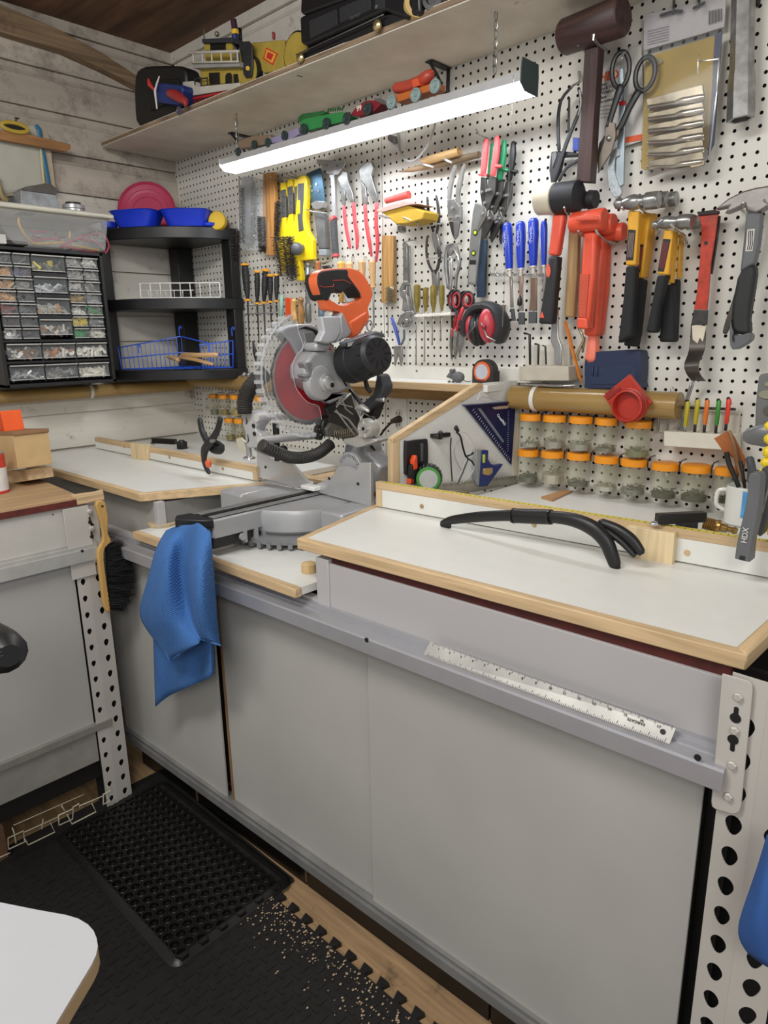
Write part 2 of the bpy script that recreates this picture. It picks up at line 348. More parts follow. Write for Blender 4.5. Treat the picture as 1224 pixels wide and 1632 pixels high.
p=[a+e*.02-nrm*.003,a+e*L-nrm*.003,a+e*L-nrm*.015,a+e*.02-nrm*.015]
sc=B().prism([q+V((0,0,.0662)) for q in p],(0,0,.0006)).o('scale_tape',M('cfc04a',.45,var=.05),r)
b=B()
for k in range(int(L/.0125)): c=a+e*(.03+k*.0125)-nrm*.007+V((0,0,.0668)); b.obox(c,e*.0005,nrm*(.003 if k%2 else .0045),(0,0,.0003))
b.o('tick_marks',M('26240f',.6),sc,kind='stuff',sm=0)
# ================= perforated posts
def teardrop(c,ex,ez,s=1):
    return [c+ex*(math.cos(t)*.0085*s*(1-.28*(math.sin(t)<0)*abs(math.sin(t))))+ez*(math.sin(t)*(.0105 if math.sin(t)>0 else .0135)*s) for t in [2*PI*k/16 for k in range(16)]]
def flange(parent,o,ex,w,z0,z1,pitch,hx,zs,mat,nrm,s=1):
    # strip of steel with real tear-drop holes: one cell per hole
    ez=V((0,0,1)); n=int((z1-z0)/pitch)
    b=B()
    for k in range(n):
        za=z0+k*pitch; c=o+ex*hx+ez*(za+pitch/2)
        H=teardrop(c,ex,ez,s); O=[]
        for t in [2*PI*i/16 for i in range(16)]:
            cx,cz=math.cos(t),math.sin(t); m=max(abs(cx)*2/w*0+abs(cx),abs(cz)); q=(cx/m,cz/m)
            O.append(o+ex*(hx+(q[0]*(w-hx) if q[0]>0 else q[0]*hx))+ez*(za+pitch/2+q[1]*pitch/2))
        b.ring(O,H,-nrm*.002)
    if z0+n*pitch<z1: b.prism([o+ez*(z0+n*pitch),o+ex*w+ez*(z0+n*pitch),o+ex*w+ez*z1,o+ez*z1],-nrm*.002)
    bmesh.ops.remove_doubles(b.b,verts=b.b.verts,dist=1e-5)
    return b.o('flange',mat,parent,sm=0)
STL=M('b9b4ac',.45,var=.06,sc=6,dirt=.15)
pr=T('shelf_post','white perforated steel post at the right end of the long bench','post',(-.22,-.79,0))
c=V((-.178,-.815,0)); ex=V((1,0,0))
flange(pr,V((-.238,-.808,0)),V((.995,-.03,0)),.046,0,.96,.0508,.024,0,STL,V((0,-1,0)),1.32)
flange(pr,V((-.192,-.810,0)),V((.93,.37,0)),.052,0,.97,.0508,.028,0,STL,V((.37,-.93,0)),1.4)
B().box(-.19,-.14,-.79,-.60,.90,.95).o('cross_brace',GREY,pr)
# gusset bracket
g=[(568,235),(640,255),(675,266),(686,278),(689,300),(643,765),(636,786),(618,795),(600,793),(540,775),(527,765),(524,745)]
P=[U(*cO(*q),y=-.815) for q in g]; bk=B().prism(P,(0,.003,0)).o('gusset_plate',STL,pr,bev=.001)
for q in ((632,328),(618,462),(608,600),(592,725)): p=U(*cO(*q),y=-.816); B().lathe(p,(0,-1,0),[(0,.0062),(.002,.0062),(.003,.005),(.004,.0045)],6).o('bolt_head',M('c4c0b8',.4,.3),bk)
b=B()
for q in ((625,372,390,412),(612,490,515,540)):
    pa,pb,pc=[U(*cO(q[0]-i*2,q[1+i]),y=-.8156) for i in range(3)]
    b.tube([pa,pc],.003,8,flat=.1); b.cyl((pc if q[1]==372 else pa+V((0,0,-.003)))+V((0,.0008,0)),(pc if q[1]==372 else pa+V((0,0,-.003)))-V((0,.0004,0)),.007)
b.o('keyhole_slot',M('101010'),bk,kind='stuff')
# ================= left bench
XB=-1.9
lb=T('side_workbench','low white side bench with a worn plywood top along the left wall','workbench',(-2.3,-1.4,0))
B().box(XB-.01,XB,-2.3,-.965,.84,.958).o('apron',M('b9b5ad',.5,var=.04),lb,bev=.001)
b=B(); b.box(XB,XB+.012,-2.3,-.93,.832,.842).box(XB,XB+.018,-2.3,-.93,.797,.832).box(XB,XB+.005,-2.3,-.93,.842,.85); b.o('ledge',M('b4b2ab',.4,.3),lb,sm=0)
b=B(); p=U(131,878,x=XB+.0185); b.cyl(p,p+V((.001,0,0)),.004); p=U(84,820,x=XB); b.cyl(p,p+V((.001,0,0)),.002); b.o('hole',M('111111'),lb,kind='stuff')
B().box(XB-.012,XB-.006,-2.3,-.998,.29,.80).o('door',M('aaa8a3',.5,var=.04,sc=3),lb)
B().box(XB-.012,XB+.008,-2.3,-.95,.268,.29).o('door_track',M('8f8c84',.5,.3,dirt=.4),lb,bev=.001)
B().box(XB-.012,XB-.002,-2.3,-.998,.165,.268).o('lower_beam',M('8d8a83',.55,var=.1,dirt=.3),lb,bev=.001)
B().box(XB-.03,XB-.02,-2.3,-.95,.1,.84).o('carcass',M('1a1714'),lb)
B().box(-2.45,-1.90,-2.3,-1.28,0,.10).box(-2.5,-2.45,-2.3,-1.0,0,.9).o('base_boards',M('6b4a30',.8,dirt=.8),lb)
# top: ply with red edge
z=.975; q=[xy(0,815),xy(125,787),xy(38,767)]
q=[(-1.895,-2.3),(-1.895,-.945),(-2.20,-.925),(-2.42,-.91),(-2.8,-.91),(-2.8,-2.3)]
B().prism([(a,c,z) for a,c in q],(0,0,-.0165)).o('plywood_top',M('a88a66',.6,var=.10,sc=7,wood='y',dirt=.3),lb)
B().box(-1.896,-1.892,-2.3,-.947,z-.0165,z+.0005).o('edge_band',M('5a221a',.6,var=.3,sc=50),lb)
k=B().prism([U(*p,z=.982) for p in ((122,793),(165,785),(163,779),(150,783),(112,788))],(0,0,-.022)).o('pine_block',WOODY,lb,bev=.002)
lp=T('shelf_post','white perforated steel post with the dust brush, at the corner of the two benches','post',(-1.88,-.95,0))
flange(lp,V((XB+.003,-.995,0)),V((0,1,0)),.034,0,.90,.0508,.016,0,STL,V((1,0,0)),.8)
flange(lp,V((XB+.003,-.961,0)),V((-.12,.99,0)).normalized(),.05,0,.95,.0508,.028,0,STL,V((.99,.12,0)),.95)
gs=B().box(XB+.006,XB+.009,-1.01,-.94,.75,.955).o('gusset_plate',STL,lp,bev=.001)
b=B()
for u,v in ((143,815),(147,842),(152,893)): p=U(u,v,x=XB+.009); B().lathe(p,(1,0,0),[(0,.008),(.002,.008),(.004,.004)],12).o('bolt_head',M('c4c0b8',.4,.5),gs)
for u,v in ((143,829),(146,852)): p=U(u,v,x=XB+.0092); b.obox(p,(.0006,0,0),(0,.0025,0),(0,0,.009)); b.cyl(p-V((.001,0,.006)),p+V((.0008,0,-.006)),.0055)
b.o('keyhole_slot',M('101010'),gs,kind='stuff')
B().box(XB-.045,XB-.035,-1.0,-.905,0,.90).o('post_hole_shade',M('0d0c0b',.9,var=0),lp)  # dark sheet added behind the left post, painted shade for its holes
B().box(-.25,-.08,-.72,-.71,0,.93).o('end_panel_or_shade',M('0d0c0b',.9,var=0),bench)  # added black sheet standing in for the shade seen through the right post
# ================= miter saw
xb=-1.425
SV=M('a9aaac',.38,.3,var=.05,sc=15); SVD=M('828385',.45,.3,var=.08); CLR=M('a4a9ac',.06,alpha=.13,var=0); CLE=M('f2f5f7',.08,alpha=.26,var=0)
MS=T('miter_saw','grey and orange sliding miter saw with a red blade and clear guard','saw',(xb,-.52,.873))
# base casting, turntable and arm
ZB=.972
b=B(); b.box(-1.71,-1.60,-.63,-.40,.885,ZB).box(-1.30,-1.215,-.60,-.40,.885,ZB).box(-1.62,-1.28,-.50,-.38,.885,ZB-.004)
b.o('base_casting',SV,MS,bev=.008)
C0=V((-1.455,-.545,0))
b=B(); b.lathe(C0+V((0,0,.905)),(0,0,1),[(0,.150),(.01,.160),(.056,.163),(.066,.158),(.0675,.10),(.0675,.02)],48); tt=b.o('turntable',SV,MS)
b=B(); b.lathe(C0+V((0,0,.884)),(0,0,1),[(0,.175),(.004,.186),(.016,.186),(.02,.178),(.021,.12)],56).o('detent_ring',SVD,MS)
b=B()
for k in range(17):
    a=PI+.35+k*(PI-.7)/16; q=C0+V((math.cos(a)*.18,math.sin(a)*.18,.885)); b.obox(q,V((math.cos(a),math.sin(a),0))*.009,V((-math.sin(a),math.cos(a),0))*.006,(0,0,.007))
b.o('detent_teeth',SVD,MS,kind='stuff')
b=B()
for r_ in (.085,.105,.125,.145):
    P=[C0+V((math.cos(t)*r_,math.sin(t)*r_,.9728)) for t in [PI*.62+k*.09 for k in range(10)]]; b.tube(P,.0022,6,flat=.3,ref=(0,0,1))
b.o('wear_ring',M('d6d6d6',.3,.6),tt,kind='stuff')
for (u0,v0) in ((540,806),(548,804),(556,802),(564,800),(572,798),(546,812),(554,810),(562,808)):
    pass
ar=B().box(-1.505,-1.412,-.845,-.60,.925,ZB+.001); ar=ar.o('arm',SV,MS,bev=.004)
B().box(-1.495,-1.422,-.842,-.45,ZB+.0005,ZB+.003).o('slot_rail',DSTEEL,ar)
B().box(-1.464,-1.453,-.84,-.40,ZB+.002,ZB+.005).o('kerf_slot',M('0a0a0a'),ar)
for x in (-1.486,-1.432): B().box(x-.012,x+.012,-.838,-.46,ZB+.003,ZB+.0055).o('kerf_plate',M('9b9c9c',.3,.5,var=.15),ar,bev=.001)
P=[(-1.51,-.845),(-1.407,-.845),(-1.42,-.865),(-1.485,-.905),(-1.515,-.885)]
B().prism([(a,c,.955) for a,c in P],(0,0,.022)).o('arm_nose',BLACK,ar,bev=.003)
B().hexa([(-1.46,-.85,.915),(-1.425,-.85,.915),(-1.425,-.845,.915),(-1.46,-.845,.915),(-1.50,-.875,.957),(-1.416,-.86,.957),(-1.416,-.845,.957),(-1.50,-.845,.957)]).o('lock_lever',BLACK,ar,bev=.003)
B().box(-1.49,-1.425,-.84,-.66,.895,.925).o('lever_body',M('2a2a2a',.6),MS,bev=.004)
b=B()
for y in (-.755,-.72,-.695): b.box(-1.42,-1.408,y-.004,y+.004,.898,.932)
b.cyl((-1.412,-.765,.915),(-1.405,-.765,.915),.009); b.o('arm_rib',SV,ar,kind='stuff')
# fence halves
FN=M('c6c7c8',.25,.6,var=.08,sc=8)
fl1=[(608,210),(628,210),(680,275),(770,290),(838,368),(860,375),(862,400),(845,412),(612,352)]
p=pts(cP,'608,210 628,210 680,275 770,290 838,368 868,372 868,402 845,412 612,352',y=-.492); B().prism(p,(0,.012,0)).o('saw_fence_half',FN,MS,bev=.0015)
p=pts(cP,'888,382 960,348 985,300 1030,300 1070,320 1090,283 1136,285 1140,489 885,420',y=-.492); B().prism(p,(0,.012,0)).o('saw_fence_half',FN,MS,bev=.0015)
b=B()
for q in ((650,305),(946,357),(1080,382)): c=U(*cP(*q),y=-.493); b.cyl(c,c+V((0,-.001,0)),.0042)
b.o('fence_hole',M('141414'),MS,kind='stuff')
c=U(*cP(863,395),y=-.50); B().box(c.x-.028,c.x+.028,-.515,-.485,c.z-.008,c.z+.004).o('throat_insert',M('e6e6e2',.4),MS,bev=.002)
# bevel scale: upright half disc
c=U(*cS(885,1090),y=-.47); b=B().prism([c+V((math.cos(t)*.045,0,math.sin(t)*.045)) for t in [k*PI/16 for k in range(17)]],(0,.012,0)); bs=b.o('bevel_scale',SV,MS,bev=.001)
b=B()
for k in range(13): t=PI*(.15+k*.7/12); b.obox(c+V((math.cos(t)*.036,-.0008,math.sin(t)*.036)),V((math.cos(t),0,math.sin(t)))*(.005 if k%3==0 else .003),V((-math.sin(t),0,math.cos(t)))*.0005,(0,.0004,0))
b.o('scale_mark',M('222222'),bs,kind='stuff',sm=0)
# pivot column
D_=dict(x=-1.39)
P=pts(cS,'855,930 985,935 990,990 1085,1075 1080,1110 1055,1150 1050,1250 840,1200 835,1070 845,1000',y=-.40); B().prism(P,(0,.07,0)).o('pivot_column',SV,MS,bev=.006)
P=pts(cS,'845,895 1000,885 1060,900 1060,915 960,950 930,955 848,925',y=-.46); B().prism(P,(0,.05,0)).o('pivot_bracket',M('b6b4ae',.4,.4),MS,bev=.003)
# knob with spokes
c=U(*cS(985,828),y=-.47); kn=B().lathe(c+V((0,.03,0)),(0,-1,0),[(0,.026),(.03,.026),(.034,.023),(.030,.021),(.030,.012),(.036,.010),(.036,.005),(.03,.004)],28).o('lock_wheel',M('b3b1ab',.4,.5),MS)
b=B()
for k in range(4): t=k*PI/2+.1; b.obox(c+V((math.cos(t)*.016,0,math.sin(t)*.016)),V((math.cos(t),0,math.sin(t)))*.008,V((-math.sin(t),0,math.cos(t)))*.0015,(0,.003,0))
b.o('wheel_spoke',M('d4d2cc',.4,.3),kn,kind='stuff'); B().cyl(c,c-V((0,.009,0)),.0035).o('wheel_bolt',M('111111'),kn)
# webbed support castings
LT_=M('c2bfb8',.4,.4); DK=M('4b4843',.55,.3)
P=pts(cS,'760,700 900,590 930,700 960,760 940,880 880,900 780,880 740,800',x=-1.40); B().prism(P,(-.05,0,0)).o('pivot_housing',DK,MS,bev=.006)
for s_ in ('770,705,6 905,590,6','905,590,5 935,700,5 960,745,5','770,705,6 880,770,6 945,860,7','800,690,5 830,620,5','830,620,4 860,700,4 905,735,4','800,660,4 905,690,4','790,700,5 915,870,5','935,700,5 1010,745,5 1030,800,5','1000,840,5 1060,820,5 1045,900,5 1000,945,5 850,910,5','1015,850,4 1040,870,4','1000,900,4 1060,860,4','940,880,5 945,945,5'):
    rod(cS,s_,0,'casting_rib',LT_,MS,x=-1.375,seg=6,flat=1.6)
P=pts(cS,'735,830 770,790 850,820 850,850 750,885 740,860',x=-1.375); B().prism(P,(-.03,0,0)).o('cover_flap',M('5b5852',.5,.3),MS,bev=.003)
P=pts(cS,'735,700 785,655 800,680 800,710 750,740',x=-1.37); B().prism(P,(-.02,0,0)).o('stop_block',BLACK,MS,bev=.003)
P=pts(cS,'715,780 760,740 735,830 745,880 720,875 705,830',x=-1.385); B().prism(P,(-.03,0,0)).o('guard_link',BLACK,MS,bev=.004)
# spring under the pivot
a,c=U(*cS(800,865),x=-1.375),U(*cS(925,850),x=-1.375); b=B(); N=90
b.tube([a+(c-a)*(i/N)+V((0,math.cos(i*PI/5),0))*.012+V((0,0,1))*.012*math.sin(i*PI/5) for i in range(N+1)],.0015,5); b.o('spring',M('8a7f6c',.4,.7),MS)
# rear support yoke and lever
P=pts(cS,'1060,470 1085,480 1110,555 1095,605 1000,715 965,735 935,690 1035,600 1045,560',y=-.36); B().prism(P,(0,.04,0)).o('carry_arm',M('4d5053',.5,.2),MS,bev=.006)
P=pts(cS,'1040,600 1090,610 1040,760 1000,800 960,760',y=-.34); B().prism(P,(0,.03,0)).o('arm_strut',BLACK,MS,bev=.005)
rod(cS,'985,500,14 1000,560,16 1020,590,14',.40,'cable_boot',BLACK,MS,seg=8)
rod(cS,'890,575,14 990,700,14',.40,'strut_bar',BLACK,MS,seg=8)
rod(cS,'925,700,10 970,690,22 1010,715,12',.46,'handle_knob',M('b8b6b0',.35,.6),MS,n=3); rod(cS,'1060,645,9 1110,642,15',.40,'release_pin',CHROME,MS); rod(cS,'1010,755,10 1045,760,12',.45,'release_pin',DSTEEL,MS)
# slide rails, end cap and clamp post
xr=-1.50
ra=U(*cS(300,905),x=xr); rc=U(*cS(700,868),x=xr)
RL=M('cfd0d1',.28,.35); B().cyl(ra,rc,.0115,seg=20).o('slide_rail',RL,MS)
xr2=-1.51; ra2=U(*cS(280,757),x=xr2); B().cyl(ra2,ra2+(rc-ra).normalized()*.30,.0115,seg=20).o('slide_rail',RL,MS)
P=smooth(pts(cS,'195,745 215,715 270,712 300,735 300,790 275,825 280,845 305,865 312,920 290,950 235,955 215,935 205,850 190,800',y=ra.y+.01),3,True)
ec=B().prism(P,(0,.035,0)).o('rail_end_cap',M('b2b3b4',.4,.15),MS,bev=.005)
b=B()
for s_ in ('212,755,3 218,785,6 212,800,3','222,865,3 228,905,6 222,920,3'): rod(cS,s_,-(ra.y+.009),b=b,seg=8,flat=.3)
for q in ((262,810),(268,862)): c=U(*cS(*q),y=ra.y+.009); b.cyl(c,c-V((0,.002,0)),.006,seg=10)
b.o('cap_screw',M('131313'),ec,kind='stuff')
c=U(*cS(230,955),y=ra.y+.03); B().lathe(c-V((0,0,.03)),(0,0,1),[(0,.018),(.004,.017),(.008,.008),(.03,.008),(.045,.012)],16).o('foot_screw',CHROME,MS)
pp=U(*cS(405,790),y=-.56); pq=U(*cS(412,1035),y=-.56); B().cyl(pp,V((pp.x,pp.y,pq.z)),.009,seg=14).o('clamp_post',BLACK,MS)
P=smooth(pts(cS,'310,935 370,950 430,950 438,985 420,1003 380,998 310,965',y=-.565),3,True); B().prism(P,(0,-.022,0)).o('clamp_bracket',SV,MS,bev=.003)
c=U(*cS(450,965),y=-.56); B().lathe(c,(1,0,0),[(-.004,.006),(0,.012),(.008,.012),(.011,.008)],12).o('clamp_knob',BLACK,MS)
# corrugated dust hose
def hose(s_,x,r,name='dust_hose'):
    Q=smooth(pts(cS,s_,x=x),14); L=0; out=[Q[0]]; step=.0035
    for a_,c_ in zip(Q,Q[1:]):
        d=(c_-a_).length; n=max(1,round(d/step))
        out+= [a_+(c_-a_)*(k/n) for k in range(1,n+1)]
    B().tube(out,[r*(1 if i%2 else .86) for i in range(len(out))],16,rd=False,ref=(1,0,0)).o(name,M('34322f',.5,var=.1),MS,sm=20)
hose('335,475 295,505 235,570 205,650 210,730',-1.56,.0225); hose('310,935 420,985 500,1015 600,1015 690,985 765,925',-1.47,.0175)
# blade
c=V((xb,-.512,1.297)); Rb=.127
bl=B(); P=[]
for k in range(60):
    a=2*PI*k/60
    for da,r_ in ((0,Rb),(.02,Rb-.008),(.085,Rb-.0065)): P.append(c+V((0,math.cos(a-da)*r_,math.sin(a-da)*r_)))
bd=bl.prism(P,(-.002,0,0)).o('blade',M('b9b4b0',.3,.85,var=.05),MS,sm=0)
B().lathe(c+V((.0003,0,0)),(1,0,0),[(0,.112),(.0006,.112),(.0007,.03)],48).o('blade_coating',M('b01826',.4,0,var=.22,sc=14),bd)
# upper guard casting
P=pts(cS,'440,200 500,165 560,148 640,150 718,180 722,270 690,330 650,380 595,420 560,370 500,260',x=xb+.01); B().prism(P,(-.045,0,0)).o('upper_guard',SV,MS,bev=.005)
P=pts(cS,'550,185 600,160 660,180 715,215 712,255 690,240 640,190 590,180',x=xb+.013); B().prism(P,(-.01,0,0)).o('guard_slot_cover',BLACK,MS,bev=.002)
P=pts(cS,'585,205 650,195 665,215 600,400 565,340 600,260',x=xb+.014); B().prism(P,(-.01,0,0)).o('guard_plate',SVD,MS,bev=.003)
# clear lower guard: crescent with ribbed rim
G=V((xb,-.528,1.307)); 
outer=[G+V((.028,-math.cos(t)*.160,math.sin(t)*.160)) for t in [math.radians(d) for d in range(105,-106,-5)]]
outer=[G+V((.028,-math.cos(math.radians(d))*.158,math.sin(math.radians(d))*.158)) for d in range(72,-112,-4)]
inner=smooth(pts(cS,'540,120 555,200 585,300 545,345 520,400 513,450 530,540 560,600 610,655 655,672 685,685 700,740 705,800 690,850',x=xb+.028),3)
B().prism(outer+inner[::-1],(-.0025,0,0)).o('clear_guard',CLR,MS,sm=0)
b=B(); b.tube(outer,.0026,6); b.tube([G+(q-G)*.91 for q in outer],.0012,6); b.tube(inner,.0012,5); b.o('guard_edge',CLE,MS)
P=[q-V((.0,0,0)) for q in outer]; b=B()
for i in range(len(P)-1): # rim wall
    a_,c_=P[i],P[i+1]; b.prism([a_,c_,c_-V((.026,0,0)),a_-V((.026,0,0))],(G-a_).normalized()*.002)
b.o('guard_rim',CLR,MS,sm=0)
b=B()
for i in range(3,len(P)-2,2):
    a_=P[i]; n_=(a_-G-V((.028,0,0))).normalized(); t_=V((0,-n_.z,n_.y)); b.obox(a_+n_*.002-V((.010,0,0)),(.012,0,0),n_*.0055,t_*.0042)
b.o('guard_tooth',CLE,MS,kind='stuff')
c2=U(*cS(685,835),x=xb+.03); B().lathe(c2,(1,0,0),[(-.008,.012),(.004,.0125),(.006,.010),(.005,.006),(.009,.004)],16).o('guard_roller',BLACK,MS)
c3=U(*cS(690,880),x=xb+.02); B().lathe(c3,(1,0,0),[(-.01,.01),(.004,.01),(.006,.006)],14).o('guard_roller',BLACK,MS)
# gearbox
xg=-1.355
P=pts(cS,'595,450 600,415 640,350 665,330 720,325 790,318 830,420 910,560 830,592 760,605 700,600 650,570 600,505',x=xg); B().prism(P,(-.065,0,0)).o('gearbox',SV,MS,bev=.007)
P=pts(cS,'590,400 640,395 645,500 600,500 585,480 615,470 605,440',x=xg+.004); B().prism(P,(-.03,0,0)).o('gearbox_lug',SVD,MS,bev=.004)
P=pts(cS,'665,280 680,270 755,275 765,310 750,325 670,325',x=xg+.008); B().prism(P,(-.05,0,0)).o('handle_mount',SV,MS,bev=.006)
h=U(*cS(670,530),x=xg-.02); B().lathe(h,(1,0,0),[(0,.046),(.018,.046),(.024,.042),(.026,.034)],32).o('arbor_housing',SV,MS)
h=U(*cS(722,530),x=xg); B().lathe(h,(1,0,0),[(0,.024),(.012,.023),(.014,.018),(.022,.017),(.024,.012)],24).o('arbor_boss',M('b8b8b8',.3,.6),MS)
h=U(*cS(752,545),x=xg+.012); B().lathe(h,(1,0,0),[(0,.012),(.012,.012),(.0125,.007)],16).o('arbor_cap',SV,MS); B().cyl(h+V((.0125,0,0)),h+V((.0135,0,0)),.0065).o('hex_socket',M('080808'),MS)
for s_ in ('783,408 793,404 830,470 820,476','832,500 842,497 872,550 862,556'): P=pts(cS,s_,x=xg+.0006); B().prism(P,(-.004,0,0)).o('cooling_slot',M('0c0c0c'),MS)
P=pts(cS,'640,560 720,600 730,640 790,600 860,590 870,610 760,670 690,610',x=xg-.02); B().prism(P,(-.03,0,0)).o('gearbox_web',SV,MS,bev=.004)
# motor
m0=U(*cS(890,402),x=xg+.018); m1=U(*cS(1060,345),x=-1.22); ax=(m1-m0).normalized()
mo=B().lathe(m0,ax,[(0,.052),(.004,.055),(.05,.055),(.052,.053),((m1-m0).length*.8,.051),((m1-m0).length,.048),((m1-m0).length+.010,.040)],24).o('motor',M('1d1e20',.5,var=.08),MS,bev=.004,sm=25)
b=B(); n2=ax.cross(V((0,0,1))).normalized(); n3=ax.cross(n2)
Lm=(m1-m0).length
for k in range(10):
    t=-.9+k*.2+PI*.25; q=m0+ax*(Lm*.93)+n2*(math.cos(t)*.0)+V()
    d=(n2*math.cos(k*.628)+n3*math.sin(k*.628)); 
    b.obox(m0+ax*(Lm*.88)+d*.0495,ax*.010,ax.cross(d)*.0015,d*.0012)
    b.obox(m0+ax*(Lm+.010)+d*.028,ax*.001,ax.cross(d)*.002,d*.010)
b.o('motor_vent',M('050505',.8),mo,kind='stuff')
B().lathe(m0+ax*(Lm*.30),ax,[(0,.0545),(.004,.0548),(.008,.0545)],24).o('motor_band',M('33353a',.4),mo)
P=pts(cS,'860,268 1060,195 1110,205 1125,235 1070,235 960,270 880,300',x=-1.28); B().prism(P,(-.03,0,0)).o('motor_cap',M('55585c',.45,var=.05),MS,bev=.004)
P=pts(cS,'862,272 955,240 965,270 875,300',x=-1.2765); B().prism(P,(-.002,0,0)).o('rating_label',M('1a1a1c',.4),MS)
b=B()
for r_ in range(3):
    a_,c_=U(*cS(872+r_*2,276+r_*8),x=-1.276),U(*cS(950,250+r_*8),x=-1.276); b.obox((a_+c_)/2,(c_-a_)*.5,(.0003,0,0),(0,0,.0009 if r_<2 else .0016))
b.o('label_print',M('c9c9c9',.5),MS,kind='stuff',sm=0)
# block between guard and handle
xk=-1.33; a=pts(cS,'700,100 825,95 830,200 790,270 720,285 690,270',x=xk)
P=pts(cS,'703,100 826,95 832,200 800,262 745,278 718,270 690,262 722,200',x=xk); B().prism(P,(-.026,0,0)).o('mount_block',M('b0b1b3',.45,.1),MS,bev=.004)
P=pts(cS,'842,70 902,200 880,232 795,275 832,200 826,98',x=xk-.005); B().prism(P,(-.04,0,0)).o('mount_wing',SV,MS,bev=.004)
# D handle
xh=-1.345
outer=smooth(pts(cT,'467,345 500,292 565,270 650,264 740,262 820,276 870,305 905,345 940,410 967,480 962,530 925,620 940,675 935,720 900,770 850,850 770,885 745,800 705,680 640,640 575,640 545,560 500,490 470,410',x=xh),2,True)
hole=smooth(pts(cT,'578,532 600,482 645,452 700,462 768,428 818,446 868,522 850,556 800,560 770,572 735,592 700,596 665,588 630,566 600,552',x=xh),3,True)
def res(P,n): # resample closed loop
    P=P+[P[0]]; d=[0]
    for a_,c_ in zip(P,P[1:]): d.append(d[-1]+(c_-a_).length)
    out=[]; j=0
    for k in range(n):
        t=d[-1]*k/n
        while d[j+1]<t: j+=1
        f=(t-d[j])/max(1e-9,d[j+1]-d[j]); out.append(P[j].lerp(P[j+1],f))
    return out
n=56; O=res(outer,n); Hc=sum(hole,V())/len(hole); I=[]
def castloop(o_):  # nearest-angle point on hole
    a0=math.atan2(o_.z-Hc.z,o_.y-Hc.y); return min(res(hole,160),key=lambda q:abs((math.atan2(q.z-Hc.z,q.y-Hc.y)-a0+PI)%(2*PI)-PI))
I=[castloop(o_) for o_ in O]
B().ring(O,I,(-.030,0,0)).o('handle',M('e26a3c',.38,var=.03),MS,bev=.007,seg=3,sm=50)
P=smooth(pts(cT,'490,312 565,284 740,274 752,330 800,395 858,478 860,528 805,440 768,430 692,482 640,452 610,478 590,520 570,550 530,535 500,460 483,390',x=xh+.003),2,True); B().prism(P,(-.05,0,0)).o('grip',M('1b1a1a',.7,var=.15,sc=120,bump=.3),MS,bev=.005)
for s_ in ('500,418,2 530,432,2 618,425,2 622,402,2','612,372,2 715,368,2 775,400,2'): rod(cT,s_,0,'grip_accent',ORANGE,MS,x=xh+.006,seg=6)
P=pts(cT,'660,470 700,455 690,490',x=xh-.01); B().prism(P,(-.02,0,0)).o('trigger',BLACK,MS,bev=.002)
P=pts(cT,'760,740 925,640 900,760 850,850 790,890',x=xh+.004); B().prism(P,(-.05,0,0)).o('handle_boot',M('dc6236',.4,var=.04),MS,bev=.006)
rod(cT,'740,890,10 735,915,12',0,'trim_pin',M('e8e6e2'),MS,x=xh+.0)
b=B(); c=U(*cT(940,775),x=-1.36); b.tube([c+V((0,math.cos(t)*.011,math.sin(t)*.014)) for t in [k*PI/8 for k in range(16)]],.0022,6,closed=True); b.o('key_ring',CHROME,MS)
# power cord to the wall outlet
cd=smooth([U(*cD(900,885),y=-.02),U(*cD(860,905),y=-.08),U(*cD(810,970),y=-.14),U(*cD(785,1060),y=-.2),U(*cD(850,1120),y=-.26),U(*cD(845,1165),y=-.24),U(*cD(800,1060),y=-.34),U(*cD(770,1010),y=-.38)],6)
B().tube(cd,.0038,8).o('power_cord',M('2c231b',.5),MS); a,c=U(*cD(870,892),y=-.035),U(*cD(908,880),y=-.006); B().tube([a,c],[.008,.013],10).o('power_plug',M('2c231b',.5),MS)
# ================= overhead shelf and lamp
ZS=2.13
a,c,d_,e_=U(175,230,z=ZS),U(745,5,z=ZS),V((.5,-.27,ZS)),V((.5,-.002,ZS))
SH=B().prism([V((-2.80,-.335,ZS)),V((-1.086,-.290,ZS)),V((.5,-.27,ZS)),V((.5,-.006,ZS)),V((-2.82,-.006,ZS))],(0,0,.018)).o('long_shelf',M('cfc8b8',.65,var=.10,sc=10,wood=None,dirt=.12,bump=.3),None,'long painted plywood shelf under the ceiling above the pegboard','shelf',bev=.001)
B().prism([V((-2.80,-.3365,ZS+.003)),V((-1.086,-.2915,ZS+.003)),V((.5,-.2715,ZS+.003)),V((.5,-.272,ZS+.003)),V((-1.086,-.292,ZS+.003)),V((-2.80,-.337,ZS+.003))],(0,0,.012)).o('ply_edge',M('7d6a55',.8,var=.3,wood='x'),SH)
for u,v in ((590,205),(610,125),):
    pass
b=B()
for x in (-2.30,-1.36,-.55): b.prism([V((x-.012,-.004,ZS-.001)),V((x+.012,-.004,ZS-.001)),V((x+.012,-.09,ZS-.001)),V((x-.012,-.09,ZS-.001))],(0,0,-.003)); b.tube([(x,-.003,ZS-.003),(x,-.006,ZS-.08)],.005,8); b.tube([(x,-.006,ZS-.08),(x,-.05,ZS-.03),(x,-.085,ZS-.004)],.004,8)
b.o('shelf_bracket',M('1e1e1e',.5),SH,kind='stuff')
